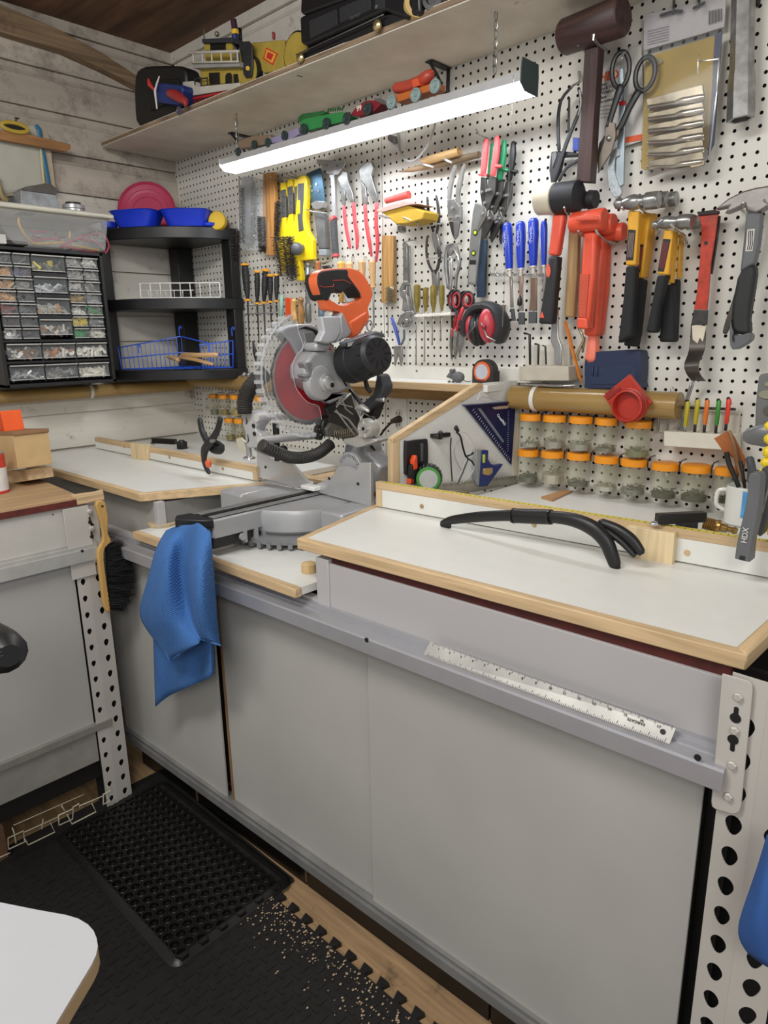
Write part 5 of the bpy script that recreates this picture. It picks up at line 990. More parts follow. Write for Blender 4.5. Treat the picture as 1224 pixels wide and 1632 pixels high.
scissors('red and black scissors in front, beside the ear defenders',0,.055,'c4303a'); scissors('red and black scissors behind, nearer the screwdrivers',-22,.035,'b52c34')
t=thing('probe_tool','thin tool with a red collar hanging left of the scissors','tool',cH,(492,500),.04); rod(cH,'490,340,7 492,580,7',.04,'handle',DSTEEL,t); rod(cH,'495,590,8 494,640,6',.04,'collar',M('c8414a'),t); rod(cH,'493,640,5 491,795,2',.04,'point',DSTEEL,t)
# ear defenders
t=thing('ear_defenders','red and black ear defenders hanging with folded headband','ear defenders',cH,(710,580),.06)
def cup(cx,cy,w_,h_,d,m_,nm,sx=1):
    c=U(*cH(cx,cy),y=-d); k=pxm(c)/4.08; b=B(); b.ball(c,1,(w_*k,.035,h_*k),18); return b.o(nm,m_,t)
EM=M('b83c46',.35,var=.05); cup(735,560,68,118,.10,EM,'ear_cup'); cup(635,570,42,112,.085,EM,'ear_cup'); cup(690,580,40,115,.085,BLACK,'cushion'); cup(655,590,42,110,.09,M('26262a',.5),'cushion')
P=[U(*cH(a_,b_),y=-.09) for a_,b_ in ((590,620),(600,540),(640,470),(700,445),(770,460),(815,530),(820,600),(795,660))]; B().tube(smooth(P,3),.016,10,flat=1.9).o('headband',M('2e2e30',.5),t)
for s_ in ('580,640,4 640,570,5 640,540,4','680,550,5 720,640,6 770,665,6'): rod(cH,s_,.135,'wire_yoke',STEEL,t)
c=U(*cH(700,575),y=-.135); b=B(); b.ball(c,.007,seg=10); b.o('yoke_pivot',M('8c2c36'),t); plate(cH,'765,430 820,432 805,475 780,470',.03,.02,'wood_tag',M('8f8072'),t)
# chisels with blue handles
rk=thing('tool_hook_strip','row of small curled chrome hooks under the blue chisels','hooks',cE,(900,1040),.03); rod(cE,'745,1045,4 1110,1050,4',.01,'hook_bar',HK,rk)
for x_ in (760,800,860,910,965,1010,1060,1100): rod(cE,f'{x_},1050,4,.01 {x_-10},1058,4,.05 {x_-22},1035,4,.06',.03,'hook',HK,rk,n=2)
rod(cE,'768,1030,4,.01 775,1000,5,.02 765,1020,5,.04 790,1060,5,.06',.03,'curled_hook',HK,rk,n=2)
for i,(x0_,y0_,x1_,y1_,w_,bl) in enumerate(((850,715,865,1015,33,'860,1020,12 875,1110,8 878,1300,6 870,1400,6'),(937,706,940,1010,33,''),(1022,685,1020,995,35,''),(1090,700,1090,990,22,''))):
    t=thing('chisel',f'{["leftmost narrow","second","third broad","rightmost"][i]} of the blue handled chisels','chisel',cE,(x0_,y0_),.05,'blue handled chisels')
    A_,B_=U(*cE(x0_,y0_),y=-.05),U(*cE(x1_,y1_),y=-.05); W=w_/4.08*pxm(A_); L=(B_-A_).length; B().lathe(A_,(B_-A_),[(0,W*.55),(.004,W*.85),(.012,W*.98),(L*.35,W),(L*.8,W*.82),(L*.97,W*.72),(L,W*.68)],14).o('handle',M('1f3db4',.25,var=.04),t); B().lathe(B_,(B_-A_),[(0,W*.72),(.004,W*.72),(.005,W*.45),(.02,W*.4)],14).o('ferrule',M('cfcac0',.4,.4),t)
    if i<3:
        a_,c_=U(*cE(x0_-12,y0_+150),y=-.05-W*1.02),U(*cE(x0_-12,y0_+60),y=-.05-W*1.02); txt('Marples',a_,c_-a_,(-1,0,0),.011,M('b9c4f2'),t)
        b=B(); m_=(a_+c_)/2; L2=.021; b.tube([m_+V((-.002+math.cos(k*PI/10)*.008,0,math.sin(k*PI/10)*L2)) for k in range(20)],.0004,4,closed=True); b.o('logo_ring',M('b9c4f2'),t)
bl=[('862,250 878,250 884,360 888,450 868,450 866,330',(878,455,888,535)),('925,250 952,250 948,370 952,470 925,470',(938,480,940,560)),('1000,250 1040,255 1040,470 990,470 1000,380',(1012,475,1012,552)),('1080,220 1098,220 1098,470 1078,470',(1088,475,1088,540))]
for i,(s_,q) in enumerate(bl):
    par=[o for o in COL.objects if o.name.split('.')[0]=='chisel' and o.parent is None][i]
    plate(cH,s_,.052,.005,'blade',M('8f7a68' if i==2 else '9b9590',.3,.7,var=.15),par); w_=(10,18,24,10)[i]; plate(cH,f'{q[0]-w_},{q[1]} {q[0]+w_},{q[1]} {q[2]+w_},{q[3]} {q[2]-w_},{q[3]}',.054,.008,'blade_guard',M('55585b',.4,.3),par,bev=.001)
# --- mallets and hammers
def hcyl(cf,a,b_,r0,r1,d,name,mat,par,prof=None,dd=0,seg=24):
    A_,B_=U(*cf(*a),y=-d),U(*cf(*b_),y=-d-dd); k=pxm(A_)/cf.s; L=(B_-A_).length; P=[(h*L,r*k) for h,r in (prof or [(0,r0*.9),(.04,r0),(.96,r1),(1,r1*.9)])]
    return B().lathe(A_,(B_-A_),P,seg).o(name,mat,par)
t=thing('wooden_mallet','large dark wooden mallet with a square shaft at the top of the pegboard','mallet',cF,(350,200),.08); DW=M('3c2724',.5,var=.25,wood='x'); DWZ=M('3c2724',.5,var=.25,wood='z')
hcyl(cF,(225,185),(520,75),78,84,.10,'head',DW,t,dd=.01); plate(cF,'330,225 398,225 375,560 358,888 288,885 310,560',.10,.03,'shaft',DWZ,t,bev=.002)
for s_ in ('325,245,.02 320,240,.06 300,218,.12 293,195,.125','435,290,.01 438,245,.02 400,220,.1 375,190,.15 372,170,.15'): hook(cF,s_,t,r=.0035)
t=thing('rubber_mallet','rubber mallet with a white and black head and orange shaft','mallet',cG,(200,120),.10)
hcyl(cG,(108,118),(190,112),70,72,.10,'white_face',M('cfc8b4',.6,var=.06),t); hcyl(cG,(190,112),(305,98),72,70,.10,'black_head',M('26272b',.6,var=.08),t)
plate(cG,'172,185 228,185 195,390 150,388',.10,.026,'orange_shaft',M('e65c44',.4),t,bev=.006); plate(cG,'150,390 198,392 190,480 168,725 100,722 115,640 140,480',.102,.03,'grip',M('252628',.6,var=.1),t,bev=.007); plate(cG,'165,170 235,172 230,187 170,187',.10,.03,'collar',M('1d1d1d'),t,bev=.003)
P=smooth(pts(cG,'152,430 163,465 152,498 142,465',y=-.1035),3,True); B().prism(P,(0,.004,0)).o('grip_badge',M('e65c44'),t); plate(cG,'122,662 132,695 108,692',.1035,.003,'grip_badge',M('e65c44'),t)
for s_ in ('160,180,.0 165,185,.1','265,200,.0 240,180,.1 230,155,.13'): hook(cG,s_,t,r=.003)
t=thing('rubber_mallet','second smaller black rubber mallet behind the white and black one','mallet',cG,(360,120),.06); hcyl(cG,(320,120),(385,115),42,44,.05,'head',M('26272b',.6),t,[(0,38),(.2,40),(.25,30),(.45,30),(.5,44),(1,40)]); plate(cG,'250,250 298,250 290,480 275,690 230,690 240,480',.05,.02,'shaft',M('a9895c',.5,var=.15,wood='z'),t,bev=.004)
t=thing('dark_grip_tool','dark handled tool hanging behind the rubber mallet','tool',cG,(195,560),.06); rod(cG,'195,470,14 190,560,18 180,640,12',.06,'grip',M('3a3b3c',.6),t)
ORM=M('e2563a',.4,var=.04)
for i,(dx,dy,dep,sc_) in enumerate(((95,60,.03,.8),(45,22,.06,.9),(0,0,.10,1))):
    t=thing('dead_blow_hammer',['smallest orange dead blow hammer, rearmost of three','middle orange dead blow hammer of three','large orange dead blow hammer, front of three'][i],'hammer',cG,(300+dx,250),dep,'orange dead blow hammers')
    hcyl(cG,(268+dx,232+dy),(430+dx,210+dy),48*sc_,50*sc_,dep,'head',ORM,t,seg=20)
    if i==2:
        plate(cG,'285,200 395,195 395,215 285,220',dep+.041,.004,'head_recess',M('d9563e',.4),t,bev=.003)
        plate(cG,'320,270 385,270 375,480 345,750 290,748 305,520',dep,.03,'shaft',ORM,t,bev=.008); plate(cG,'306,480 352,480 335,690 298,690',dep+.003,.01,'grip_texture',M('dc5c40',.7,sc=400,var=.3,bump=1),t); plate(cG,'292,692 340,695 345,748 290,745',dep+.005,.03,'shaft_end',ORM,t,bev=.004)
    elif i==1: plate(cG,'355,290 425,290 410,480 385,785 320,780 345,520',dep,.03,'shaft',ORM,t,bev=.008); plate(cG,'360,540 385,540 375,740 350,735',dep+.003,.01,'grip_texture',M('e2684c',.7,sc=400,var=.3,bump=1),t)
    else: plate(cG,'410,330 440,330 430,560 405,780 370,780 395,560',dep,.03,'shaft',ORM,t,bev=.008); rod(cG,'372,780,26 370,850,34 365,890,36 362,905,24',.04,'bulb_end',M('f08068',.4),t,n=3)
hook(cG,'490,330,.0 440,320,.09 395,285,.13 385,265,.135',t,r=.003); hook(cG,'300,240,.0 312,290,.13 300,270,.14',t,r=.003)
# ball peen hammers
def peen(lab,cf,face,peen_,eye,sh,grip,dep,grp,lbl=None,big=1):
    t=thing('ball_peen_hammer',lab,'hammer',cf,eye,dep,grp); k=pxm(U(*cf(*eye),y=-dep))/cf.s
    hcyl(cf,eye,face,30*big,40*big,dep,'face',STEEL,t,[(0,36*big),(.25,30*big),(.45,30*big),(.5,40*big),(.95,40*big),(1,36*big)]); hcyl(cf,eye,peen_,34*big,20*big,dep,'peen',STEEL,t,[(-.3,30*big),(0,38*big),(.3,32*big),(.55,20*big),(.7,26*big),(.9,24*big),(1,12*big)])
    plate(cf,sh,dep,.022,'shaft',M('dca32a',.4,var=.05),t,bev=.004); plate(cf,grip,dep+.003,.028,'grip',M('17181a',.7,sc=300,var=.3,bump=.5),t,bev=.006)
    if lbl: 
        L=plate(cf,lbl,dep+.0015,.003,'label',M('1a1718',.5),t,bev=0); q=nums(lbl); b=B()
        for j in range(4):
            f=(j+1)/5; a_=[q[0][0]*(1-f)+q[1][0]*f,q[0][1]*(1-f)+q[1][1]*f]; c_=[q[3][0]*(1-f)+q[2][0]*f,q[3][1]*(1-f)+q[2][1]*f]; A_=U(*cf(a_[0]*.9+c_[0]*.1,a_[1]*.9+c_[1]*.1),y=-dep-.0017); C_=U(*cf(a_[0]*.1+c_[0]*.9,a_[1]*.1+c_[1]*.9),y=-dep-.0017); b.tube([A_,C_],.0006,4)
        b.o('label_print',M('b59a94' if big==1 else 'a04048'),L,kind='stuff')
    return t
peen('largest yellow shafted ball peen hammer, rearmost of the upper three',cG,(780,112),(700,120),(715,120),'640,185 672,180 625,500 600,500','585,500 620,505 590,790 560,800',.03,'yellow shafted hammers',None,.85)
peen('yellow shafted ball peen hammer, middle of the upper three',cG,(735,115),(640,125),(655,122),'600,180 650,180 612,500 580,500','578,498 612,502 600,700 580,835 515,830 540,700',.06,'yellow shafted hammers','598,335 616,335 600,470 585,470',.92)
t=peen('yellow shafted ball peen hammer, front of the upper three',cG,(692,118),(475,138),(570,130),'540,170 595,172 578,438 527,438','527,440 578,440 570,600 560,780 488,820 515,600',.10,'yellow shafted hammers','542,262 578,265 565,412 530,412')
for s_ in ('640,190,.0 610,165,.10 585,140,.13 583,122,.135','540,150,.0 520,165,.11 512,155,.13'): hook(cG,s_,t,r=.003)
peen('small ball peen hammer, rearmost of the lower three',cG,(890,225),(820,235),(835,232),'790,270 800,275 790,500 775,500','745,500 782,505 770,812 740,812',.03,'yellow shafted small hammers',None,.8)
peen('small ball peen hammer, middle of the lower three',cG,(868,225),(790,235),(800,232),'745,265 775,270 755,525 715,525','708,528 758,530 768,812 690,812 700,640',.06,'yellow shafted small hammers','745,360 762,362 745,505 722,505',.85)
t=peen('small ball peen hammer, front of the lower three, leaning left',cG,(855,222),(660,245),(730,228),'715,262 760,265 738,485 680,480','680,484 728,486 690,640 678,768 625,765 650,640',.10,'yellow shafted small hammers','712,308 748,310 715,468 686,466',.85)
for s_ in ('830,330,.0 815,290,.08 765,255,.12 752,238,.125','700,270,.0 680,265,.11 668,240,.125'): hook(cG,s_,t,r=.003)
# pry bar
t=thing('pry_bar','flat pry bar with worn red paint, hooked at the bottom','pry bar',cG,(900,500),.04); P='880,180 985,170 978,200 965,300 945,420 935,560 925,655 862,652 875,580 890,420 900,250'; plate(cG,P,.05,.006,'red_blade',M('b5371f',.45,var=.25,sc=60,dirt=.5),t,bev=.001)
plate(cG,'876,176 965,166 982,172 984,184 884,196',.054,.01,'top_edge',M('2a2523',.5,.5),t); plate(cG,'862,654 930,656 925,728 848,728',.048,.006,'bare_steel',DSTEEL,t,bev=.001); plate(cG,'852,730 922,732 905,810 890,790 880,820 855,800',.050,.006,'cream_patch',M('d6cdb8',.6,var=.1,dirt=.3),t,bev=.001)
X0=[U(*cG(a_,b_),y=-d) for a_,b_,d in ((848,730,.047),(838,850,.05),(815,920,.09),(825,965,.08),(850,1000,.04))]; X1=[U(*cG(a_,b_),y=-d) for a_,b_,d in ((920,732,.047),(912,850,.05),(885,915,.09),(890,965,.08),(918,1002,.04))]
X0=smooth(X0,4);X1=smooth(X1,4); b=B(); v0=[b.b.verts.new(q) for q in X0]; v1=[b.b.verts.new(q) for q in X1]; v2=[b.b.verts.new(q+V((0,.005,0))) for q in X0]; v3=[b.b.verts.new(q+V((0,.005,0))) for q in X1]
for i in range(len(v0)-1): b._f([v0[i],v1[i],v1[i+1],v0[i+1]]); b._f([v2[i],v2[i+1],v3[i+1],v3[i]]); b._f([v0[i],v0[i+1],v2[i+1],v2[i]]); b._f([v1[i],v3[i],v3[i+1],v1[i+1]])
b.o('curved_foot',M('55504c',.4,.7,var=.2),t,sm=60); c=U(*cG(921,328),y=-.0505); B().cyl(c,c-V((0,.001,0)),.004).o('nail_hole',M('0c0c0c'),t)
t=thing('pry_bar_cover','second dark pry bar hanging behind the red one','pry bar',cG,(955,330),.03); plate(cG,'960,200 990,195 975,320 950,480 935,480 940,330',.03,.008,'blade',DSTEEL,t)
# claw hammers
t=thing('claw_hammer','steel claw hammer with a grey and black grip at the right of the pegboard','hammer',cG,(1150,300),.08)
plate(cG,'960,165 1030,110 1100,75 1160,58 1240,45 1250,130 1190,170 1165,182 1115,175 1110,140 1060,165 1010,185 1030,150',.10,.03,'head',M('8b8683',.35,.7,var=.2),t,bev=.006)
plate(cG,'1115,175 1195,180 1180,330 1160,430 1085,470 1105,300',.10,.022,'grey_shaft',M('5e6063',.45),t,bev=.005); P=smooth(pts(cG,'1085,470 1160,430 1150,560 1128,700 1135,770 1090,775 1045,750 1045,640 1062,540',y=-.103),2,True); B().prism(P,(0,.03,0)).o('black_grip',M('1e1f20',.55),t,bev=.008)
P=smooth(pts(cG,'1040,700 1060,780 1130,765 1138,800 1090,835 1050,848 1036,800',y=-.104),2,True); B().prism(P,(0,.03,0)).o('grey_butt',M('5e6063',.45),t,bev=.006); P=smooth(pts(cG,'1048,790 1056,765 1062,800 1055,815',y=-.1045),2,True); B().prism(P,(0,.004,0)).o('hang_hole',M('17120c'),t)
plate(cG,'1122,262 1160,258 1148,368 1112,370',.1015,.002,'label',M('c9c6bf'),t); a_,c_=U(*cG(1138,365),y=-.103),U(*cG(1150,270),y=-.103); txt('CLAW',a_,c_-a_,(-1,0,0),.011,M('3a3836'),t,bold=.0004) if False else None
b=B()
for k in range(3): a_,c_=U(*cG(1122+k*9,362),y=-.1018),U(*cG(1132+k*9,268),y=-.1018); b.tube([a_,a_.lerp(c_,.3)+V((.002,0,0)),a_.lerp(c_,.6),c_],.0009,4)
b.o('label_scrawl',M('4a4644'),t,kind='stuff')
for s_ in ('1090,160,.0 1105,145,.11 1102,132,.13','1240,160,.0 1225,140,.12 1205,120,.135'): hook(cG,s_,t,r=.0034)
t=thing('claw_hammer','second claw hammer behind, only its rusty shaft showing','hammer',cG,(1050,600),.03); rod(cG,'1180,200,20 1130,400,18 1070,600,16 1030,720,16 1015,765,12',.04,'shaft',M('5b534c',.6,.3,var=.3),t,n=3,flat=.6)
# tin snips, black handled, and the card packs behind
t=thing('bench_shears','black handled shears with worn steel blades over the wrench card','shears',cF,(500,450),.06)
def ringt(cf,cx,cy,a_,b_,rot,d,r_,m_,par,nm):
    c=[]; 
    for k in range(22): x=math.cos(k*PI/11)*a_; y=math.sin(k*PI/11)*b_; c.append(U(*cf(cx+x*math.cos(rot)-y*math.sin(rot),cy+x*math.sin(rot)+y*math.cos(rot)),y=-d))
    B().tube(c,r_,8,closed=True,flat=.8).o(nm,m_,par)
BH=M('19191b',.4,var=.08); ringt(cF,505,340,42,88,.12,.06,.0058,BH,t,'finger_ring'); ringt(cF,625,360,45,85,.25,.05,.0058,BH,t,'finger_ring')
rod(cF,'505,425,22 480,500,18 455,580,16 445,620,16',.062,'handle',BH,t,n=2,flat=.6); rod(cF,'590,450,20 545,530,18 510,610,17 480,650,16',.055,'handle',BH,t,n=2,flat=.6)
plate(cF,'438,590 478,600 480,660 460,740 392,845 400,760 425,690',.066,.006,'blade',M('8c8378',.35,.8,var=.2),t); plate(cF,'425,660 400,700 388,760 394,835 440,720',.058,.006,'blade',M('5b554e',.4,.7),t); plate(cF,'438,650 500,630 490,665 470,690',.06,.01,'pivot_boss',M('6e675e',.4,.7),t); c=U(*cF(448,675),y=-.066); B().lathe(c,(0,-1,0),[(0,.006),(.004,.006),(.006,.003)],12).o('pivot_bolt',STEEL,t)
hook(cF,'550,230,.0 548,240,.05 515,265,.07 515,285,.075',t,r=.003)
t=thing('wrench_card','white product card with a silver strap wrench, behind the shears','package',cF,(470,550),.02); plate(cF,'398,275 605,225 625,680 520,715 390,745',.016,.002,'card',M('c9c7c2',.4,var=.04),t,bev=0); OR_=M('d9572a',.5)
txt('HDX',U(*cF(400,398),y=-.0175),U(*cF(500,380),y=-.0175)-U(*cF(400,398),y=-.0175),(0,0,1),.026,OR_,t,bold=.0008)
for i,s_ in enumerate(('Sink','Lock Nut','Wrench','Llave','de conexion')): txt(s_,U(*cF(400,425+i*20),y=-.0175),(1,0,0),(0,0,1),.0115 if i<3 else .009,M('3c3a3a'),t)
for i in range(4): plate(cF,f'405,{520+i*18} 470,{510+i*18} 470,{513+i*18} 405,{523+i*18}',.0172,.0006,'text_line',M('8c8a88'),t,bev=0)
plate(cF,'525,670 625,650 625,680 525,697',.0175,.001,'orange_band',OR_,t,bev=0)
plate(cF,'495,330 520,330 528,500 520,900 490,920 478,860 485,700 495,560',.04,.008,'wrench_shaft',M('a3b0b8',.35,.7,var=.1),t,bev=.002); plate(cF,'495,495 525,490 528,510 498,515',.042,.006,'red_mark',RED,t,bev=0)
P=smooth(pts(cF,'445,790 470,730 495,725 498,760 478,770 475,830 490,880 510,930 500,955 470,960 445,900',y=-.045),2,True); B().prism(P,(0,.01,0)).o('wrench_jaw',M('b5bcc0',.35,.7,sc=150,var=.2),t,bev=.001)
# bag of spade bits
t=thing('bit_pouch','clear pouch of large silver spade bits over a mustard card','package',cF,(780,450),.03)
plate(cF,'618,70 1020,-20 1020,110 940,780 600,850 605,830 615,500',.075,.003,'clear_sleeve',M('9a9ea2',.06,alpha=.08,var=0),t,bev=.001); plate(cF,'618,70 1020,-15 1010,130 900,165 618,245',.022,.003,'header_card',M('b3aeb0',.5,var=.05),t,bev=0)
plate(cF,'625,280 960,175 975,210 930,720 620,830 605,820',.03,.004,'mustard_card',M('a3872a',.5,var=.15,sc=10),t,bev=0); plate(cF,'965,170 1000,150 960,700 930,760 935,700',.034,.004,'navy_edge',M('2b3254',.5),t,bev=0)
plate(cF,'640,300 660,285 700,283 712,300 695,315 655,322',.0345,.002,'badge',M('8f8a5c'),t,bev=0)
b=B()
for k in range(13): x_=935+k*5; b.prism(pts(cF,f'{x_},{52-k*1} {x_+(1.5 if k%3 else 3.4)},{52-k} {x_+(1.5 if k%3 else 3.4)},{118-k*1.5} {x_},{119-k*1.5}',y=-.0262),(0,.0006,0))
b.o('barcode',M('222022'),t,kind='stuff',sm=0)
b=B()
for k in range(6): b.prism(pts(cF,f'635,{150+k*13} 740,{125+k*13} 740,{128+k*13} 635,{153+k*13}',y=-.0256),(0,.0006,0))
b.o('header_print',M('8d878c'),t,kind='stuff',sm=0)
BT=M('7d7462',.28,.85,var=.35,sc=30)
for i in range(6):
    y_=520+i*58; sl=-.27+.02*i
    def q(x,o): return f'{x},{y_+o+(x-640)*sl*.55}'
    plate(cF,' '.join([q(630,-38) if i==0 else q(640,-26),q(905,-70 if i==0 else -45),q(915,20),q(850,30),q(830,10),q(760,5),q(640,22)]),.05+i*.002,.004,'spade_bit',BT,t,bev=.001)
    rod(cF,f'640,{y_+2},9 770,{y_-18+i*4},10 800,{y_-28+i*4},16 905,{y_-48+i*5},14',.058,'bit_shank',M('b3aa98',.2,.95),t,flat=.6)
for s_ in ('700,75,7 765,55,7 805,55,7','860,40,6 915,12,6'): rod(cF,s_,.03,'hook_bar',BLACK,t)
for s_ in ('765,5,.0 765,40,.05 762,65,.05','885,-20,.0 888,10,.05 885,35,.05'): hook(cF,s_,t,r=.003).data.materials[0]=BLACK
wires('wire_clip',[(U(*cF(885,265),y=-.085),U(*cF(882,355),y=-.085)),(U(*cF(885,300),y=-.085),U(*cF(985,288),y=-.085)),(U(*cF(985,288),y=-.085),U(*cF(975,450),y=-.085)),(U(*cF(975,450),y=-.085),U(*cF(935,780),y=-.06))],.0015,HK,t,kind='stuff')
# steel tube, clamps, case, small things
t=B().lathe(U(*cF(1105,-60),y=-.05),U(*cF(1098,245),y=-.05)-U(*cF(1105,-60),y=-.05),[(0,.022),(.15,.023),(.17,.026),(.245,.027),(.2455,.02),(.20,.019)],6).o('steel_tube',STEEL,None,'hexagonal steel box spanner hanging at the top right edge','spanner',sm=20)
t=thing('bar_clamp','black spring clamp with looping straps behind the wooden mallet','clamp',cF,(230,650),.03)
for s_ in ('270,420,8 215,490,9 200,600,10 205,730,10','300,430,8 310,520,9 240,700,12 180,890,10','255,480,6 250,640,8','300,780,8 240,820,9 205,880,10'): rod(cF,s_,.05,'strap',M('26272a',.5),t,n=3,flat=.5)
plate(cF,'165,740 205,735 300,745 295,760 215,765 200,840 165,900 155,830',.045,.02,'clamp_body',M('2c2d30',.5),t,bev=.003); plate(cF,'168,750 188,735 195,755 172,820',.048,.004,'clamp_label',M('6a6c70'),t); plate(cF,'272,670 302,672 300,735 270,735',.05,.01,'blue_pad',M('1f3a9a',.5),t); hook(cF,'300,350,.0 305,400,.03 268,420,.07',t,r=.003)
rod(cF,'305,440,5 312,500,5 300,560,4',.06,'pale_strap',M('b9bab6',.4),t,n=3)
t=thing('hex_key_block','pale wooden block on the pegboard holding bent hex keys','tool block',cG,(130,940),.04); P=pts(cG,'10,930 250,930 252,1000 12,1000',y=-.075); B().prism(P,(0,.06,0)).o('block',M('b9b2a2',.6,var=.1),t,bev=.002); plate(cG,'38,825 255,822 258,985 40,985',.014,.013,'back_board',M('d0ccc0',.6,var=.08),t)
for i,s_ in enumerate(('35,768,6 62,775,7 64,920,6','88,820,5 105,824,6 103,920,5','125,828,4 138,832,5 142,920,4')): rod(cG,s_,.05,'hex_key',BLACK,None,label=f'{["large","middle","small"][i]} black hex key standing in the pale block',cat='hex key',group='hex keys in the block')
t=thing('bent_putty_knife','bent steel bar standing in the pale block beside the hex keys','bar',cG,(195,800),.05); plate(cG,'168,640 200,645 202,790 218,830 215,925 180,922 180,850 163,810',.06,.006,'bar',M('a9a9a6',.3,.7,var=.1),t,bev=.003); plate(cG,'170,640 198,642 198,680 170,680',.062,.006,'bar_end',M('b0887a',.5,.3),t)
t=thing('dividers','pencil and brass compass behind the orange hammers','compass',cG,(275,850),.03); rod(cG,'235,715,9 270,850,9 305,980,9 315,1008,2',.03,'pencil',M('cf7a2a',.5),t,seg=6); rod(cG,'310,760,7 325,800,7 290,880,8 300,900,6',.045,'compass_leg',M('9c9272',.4,.7),t); rod(cG,'330,790,6 320,860,6',.04,'compass_leg',M('8c8468',.4,.7),t); rod(cG,'300,740,7 318,775,8',.045,'knurled_top',M('8c8468',.4,.7),t)
P=smooth(pts(cG,'332,880 360,862 570,850 603,880 600,1010 585,1035 350,1038 330,1010',y=-.05),3,True); t=B().prism(P,(0,.045,0)).o('zip_case',M('1f2b4a',.5,var=.06),None,'navy blue plastic case standing on the amber tube','case',bev=.008)
P=pts(cG,'345,940 430,930 570,928 575,1015 360,1020',y=-.051); B().prism(P,(0,.003,0)).o('case_panel',M('22304f',.5),t,bev=.002)
for x_ in (368,390): rod(cG,f'{x_},935,5 {x_},975,5',.053,'case_rib',M('22304f',.5),t)
t=thing('red_square_lid','red square plastic collar with a round threaded mouth','lid',cG,(545,1085),.06); P=smooth(pts(cG,'418,1072 548,968 655,1108 520,1215',y=-.10),1,True); B().prism(pts(cG,'418,1072 548,968 655,1108 520,1215',y=-.10),(0,.012,0)).o('square_plate',M('b0301f',.4,var=.06),t,bev=.002)
c=U(*cG(560,1118),y=-.10); B().lathe(c,(0,-1,0),[(0,.041),(.012,.041),(.014,.039),(.030,.038),(.031,.034),(.008,.033),(.006,.001)],36).o('threaded_mouth',M('b0301f',.4,var=.06),t); b=B()
for k in range(3): b.tube([c+V((math.cos(j*PI/16)*.0395,-.016-.005*k,math.sin(j*PI/16)*.0395)) for j in range(32)],.001,5,closed=True)
b.o('thread',M('a3221c',.4),t,kind='stuff'); plate(cG,'430,1060 465,1035 470,1045 500,1030 505,1045 440,1095',.103,.004,'chip',M('8c1d18'),t)
# ================= jars
JG=M('b2b596',.06,alpha=.20,var=0); JL=M('e8931c',.4,var=.04)
def jar(cf,u,v,lab,grp,wpx,hpx,y,fill,con,d=.042,n=60):
    p=U(*cf(u,v),y=-d); k=pxm(p)/cf.s; r=wpx*k/2; h=hpx*k*1.02; t=T('glass_jar',lab,'jar',(p.x,p.y,p.z-h),grp)
    top=p.z; lidh=.017; c=V((p.x,p.y,0))
    B().lathe(c+V((0,0,top)),(0,0,-1),[(0,r*.90),(.0015,r),(lidh,r*1.01),(lidh+.001,r*.9)],28).o('lid',JL,t)
    B().lathe(c+V((0,0,top-lidh)),(0,0,-1),[(0,r*.82),(.006,r*.85),(.014,r*.97),(h-lidh-.008,r*.97),(h-lidh-.002,r*.9),(h-lidh,r*.75)],28).o('glass_body',JG,t)
    b=B(); H=(h-lidh)*fill
    for i in range(n):
        a_=rnd.random()*2*PI; rr=r*.78*math.sqrt(rnd.random()); q=c+V((math.cos(a_)*rr,math.sin(a_)*rr,top-h+.004+rnd.random()*H)); v_=V((rnd.gauss(0,1),rnd.gauss(0,1),rnd.gauss(0,.5))).normalized(); L=rnd.uniform(.004,.008); b.use(M(rnd.choice(con),.35,.7)); b.cyl(q-v_*L,q+v_*L,.0011,seg=4)
    b.lathe(c+V((0,0,top-h+.003)),(0,0,1),[(0,r*.85),(H*.6,r*.85),(H*.61,.001)],16) if fill>.1 else None
    b.o('screws',None,t,kind='stuff',sm=0); hk=B(); hk.tube([p+V((r*1.02,0,-.004)),p+V((r*1.02,.01,.006)),V((p.x+r*1.02,0,p.z+.006))],.0015,5); hk.tube([p+V((r*1.05,-.002,.004)),p+V((r*1.05,-.002,-.02))],.0013,5); hk.o('hanger',DSTEEL,t); return t
BR,DK_,GN=['d8d8d4','b5b5b0','8c8c88'],['4a4a48','2f2f30','6a6a68'],['cfcfc8','b5b6a0','8a8c6a']
for i,(u,v,w_,h_,f_,c_) in enumerate(((135,172,104,150,.18,BR),(247,177,110,150,.38,BR),(368,183,112,155,.36,BR),(485,190,105,155,.2,['b0a8a0','8c8680']),(633,202,120,165,.28,GN))): jar(cJ,u,v,f'{["leftmost","second","third","fourth","rightmost"][i]} jar of screws in the upper row under the amber tube','upper row of orange lidded jars',w_,h_,0,f_,c_)
for i,(u,v,w_,h_,f_,c_) in enumerate(((125,335,104,150,.3,DK_),(237,342,110,150,.55,['b8b09c','8c8676','d6d0c0']),(357,350,112,155,.22,['6a6a68','9a9a98']),(485,365,115,160,.25,GN),(612,378,120,165,.3,['6a6a68','8c8c8a']),(755,395,122,165,.28,DK_),(897,405,130,170,.3,DK_),(1035,418,100,165,.2,['4a4a48','8c8c8a']))): jar(cJ,u,v,f'{["leftmost","second","third","fourth","fifth","sixth","seventh","rightmost"][i]} jar of screws in the lower row above the rear worktop','lower row of orange lidded jars',w_,h_,0,f_,c_)
for i,(u,v) in enumerate(((245,208),(295,210),(350,212),(470,220))): jar(mk(260,560,3.06),u,v,f'{["leftmost","second","third","rightmost"][i]} jar in the upper row left of the saw','orange lidded jars left of the saw',52 if i else 46,100,0,.5,['8c7a3a','b59a4a','6a6a60'],n=30)
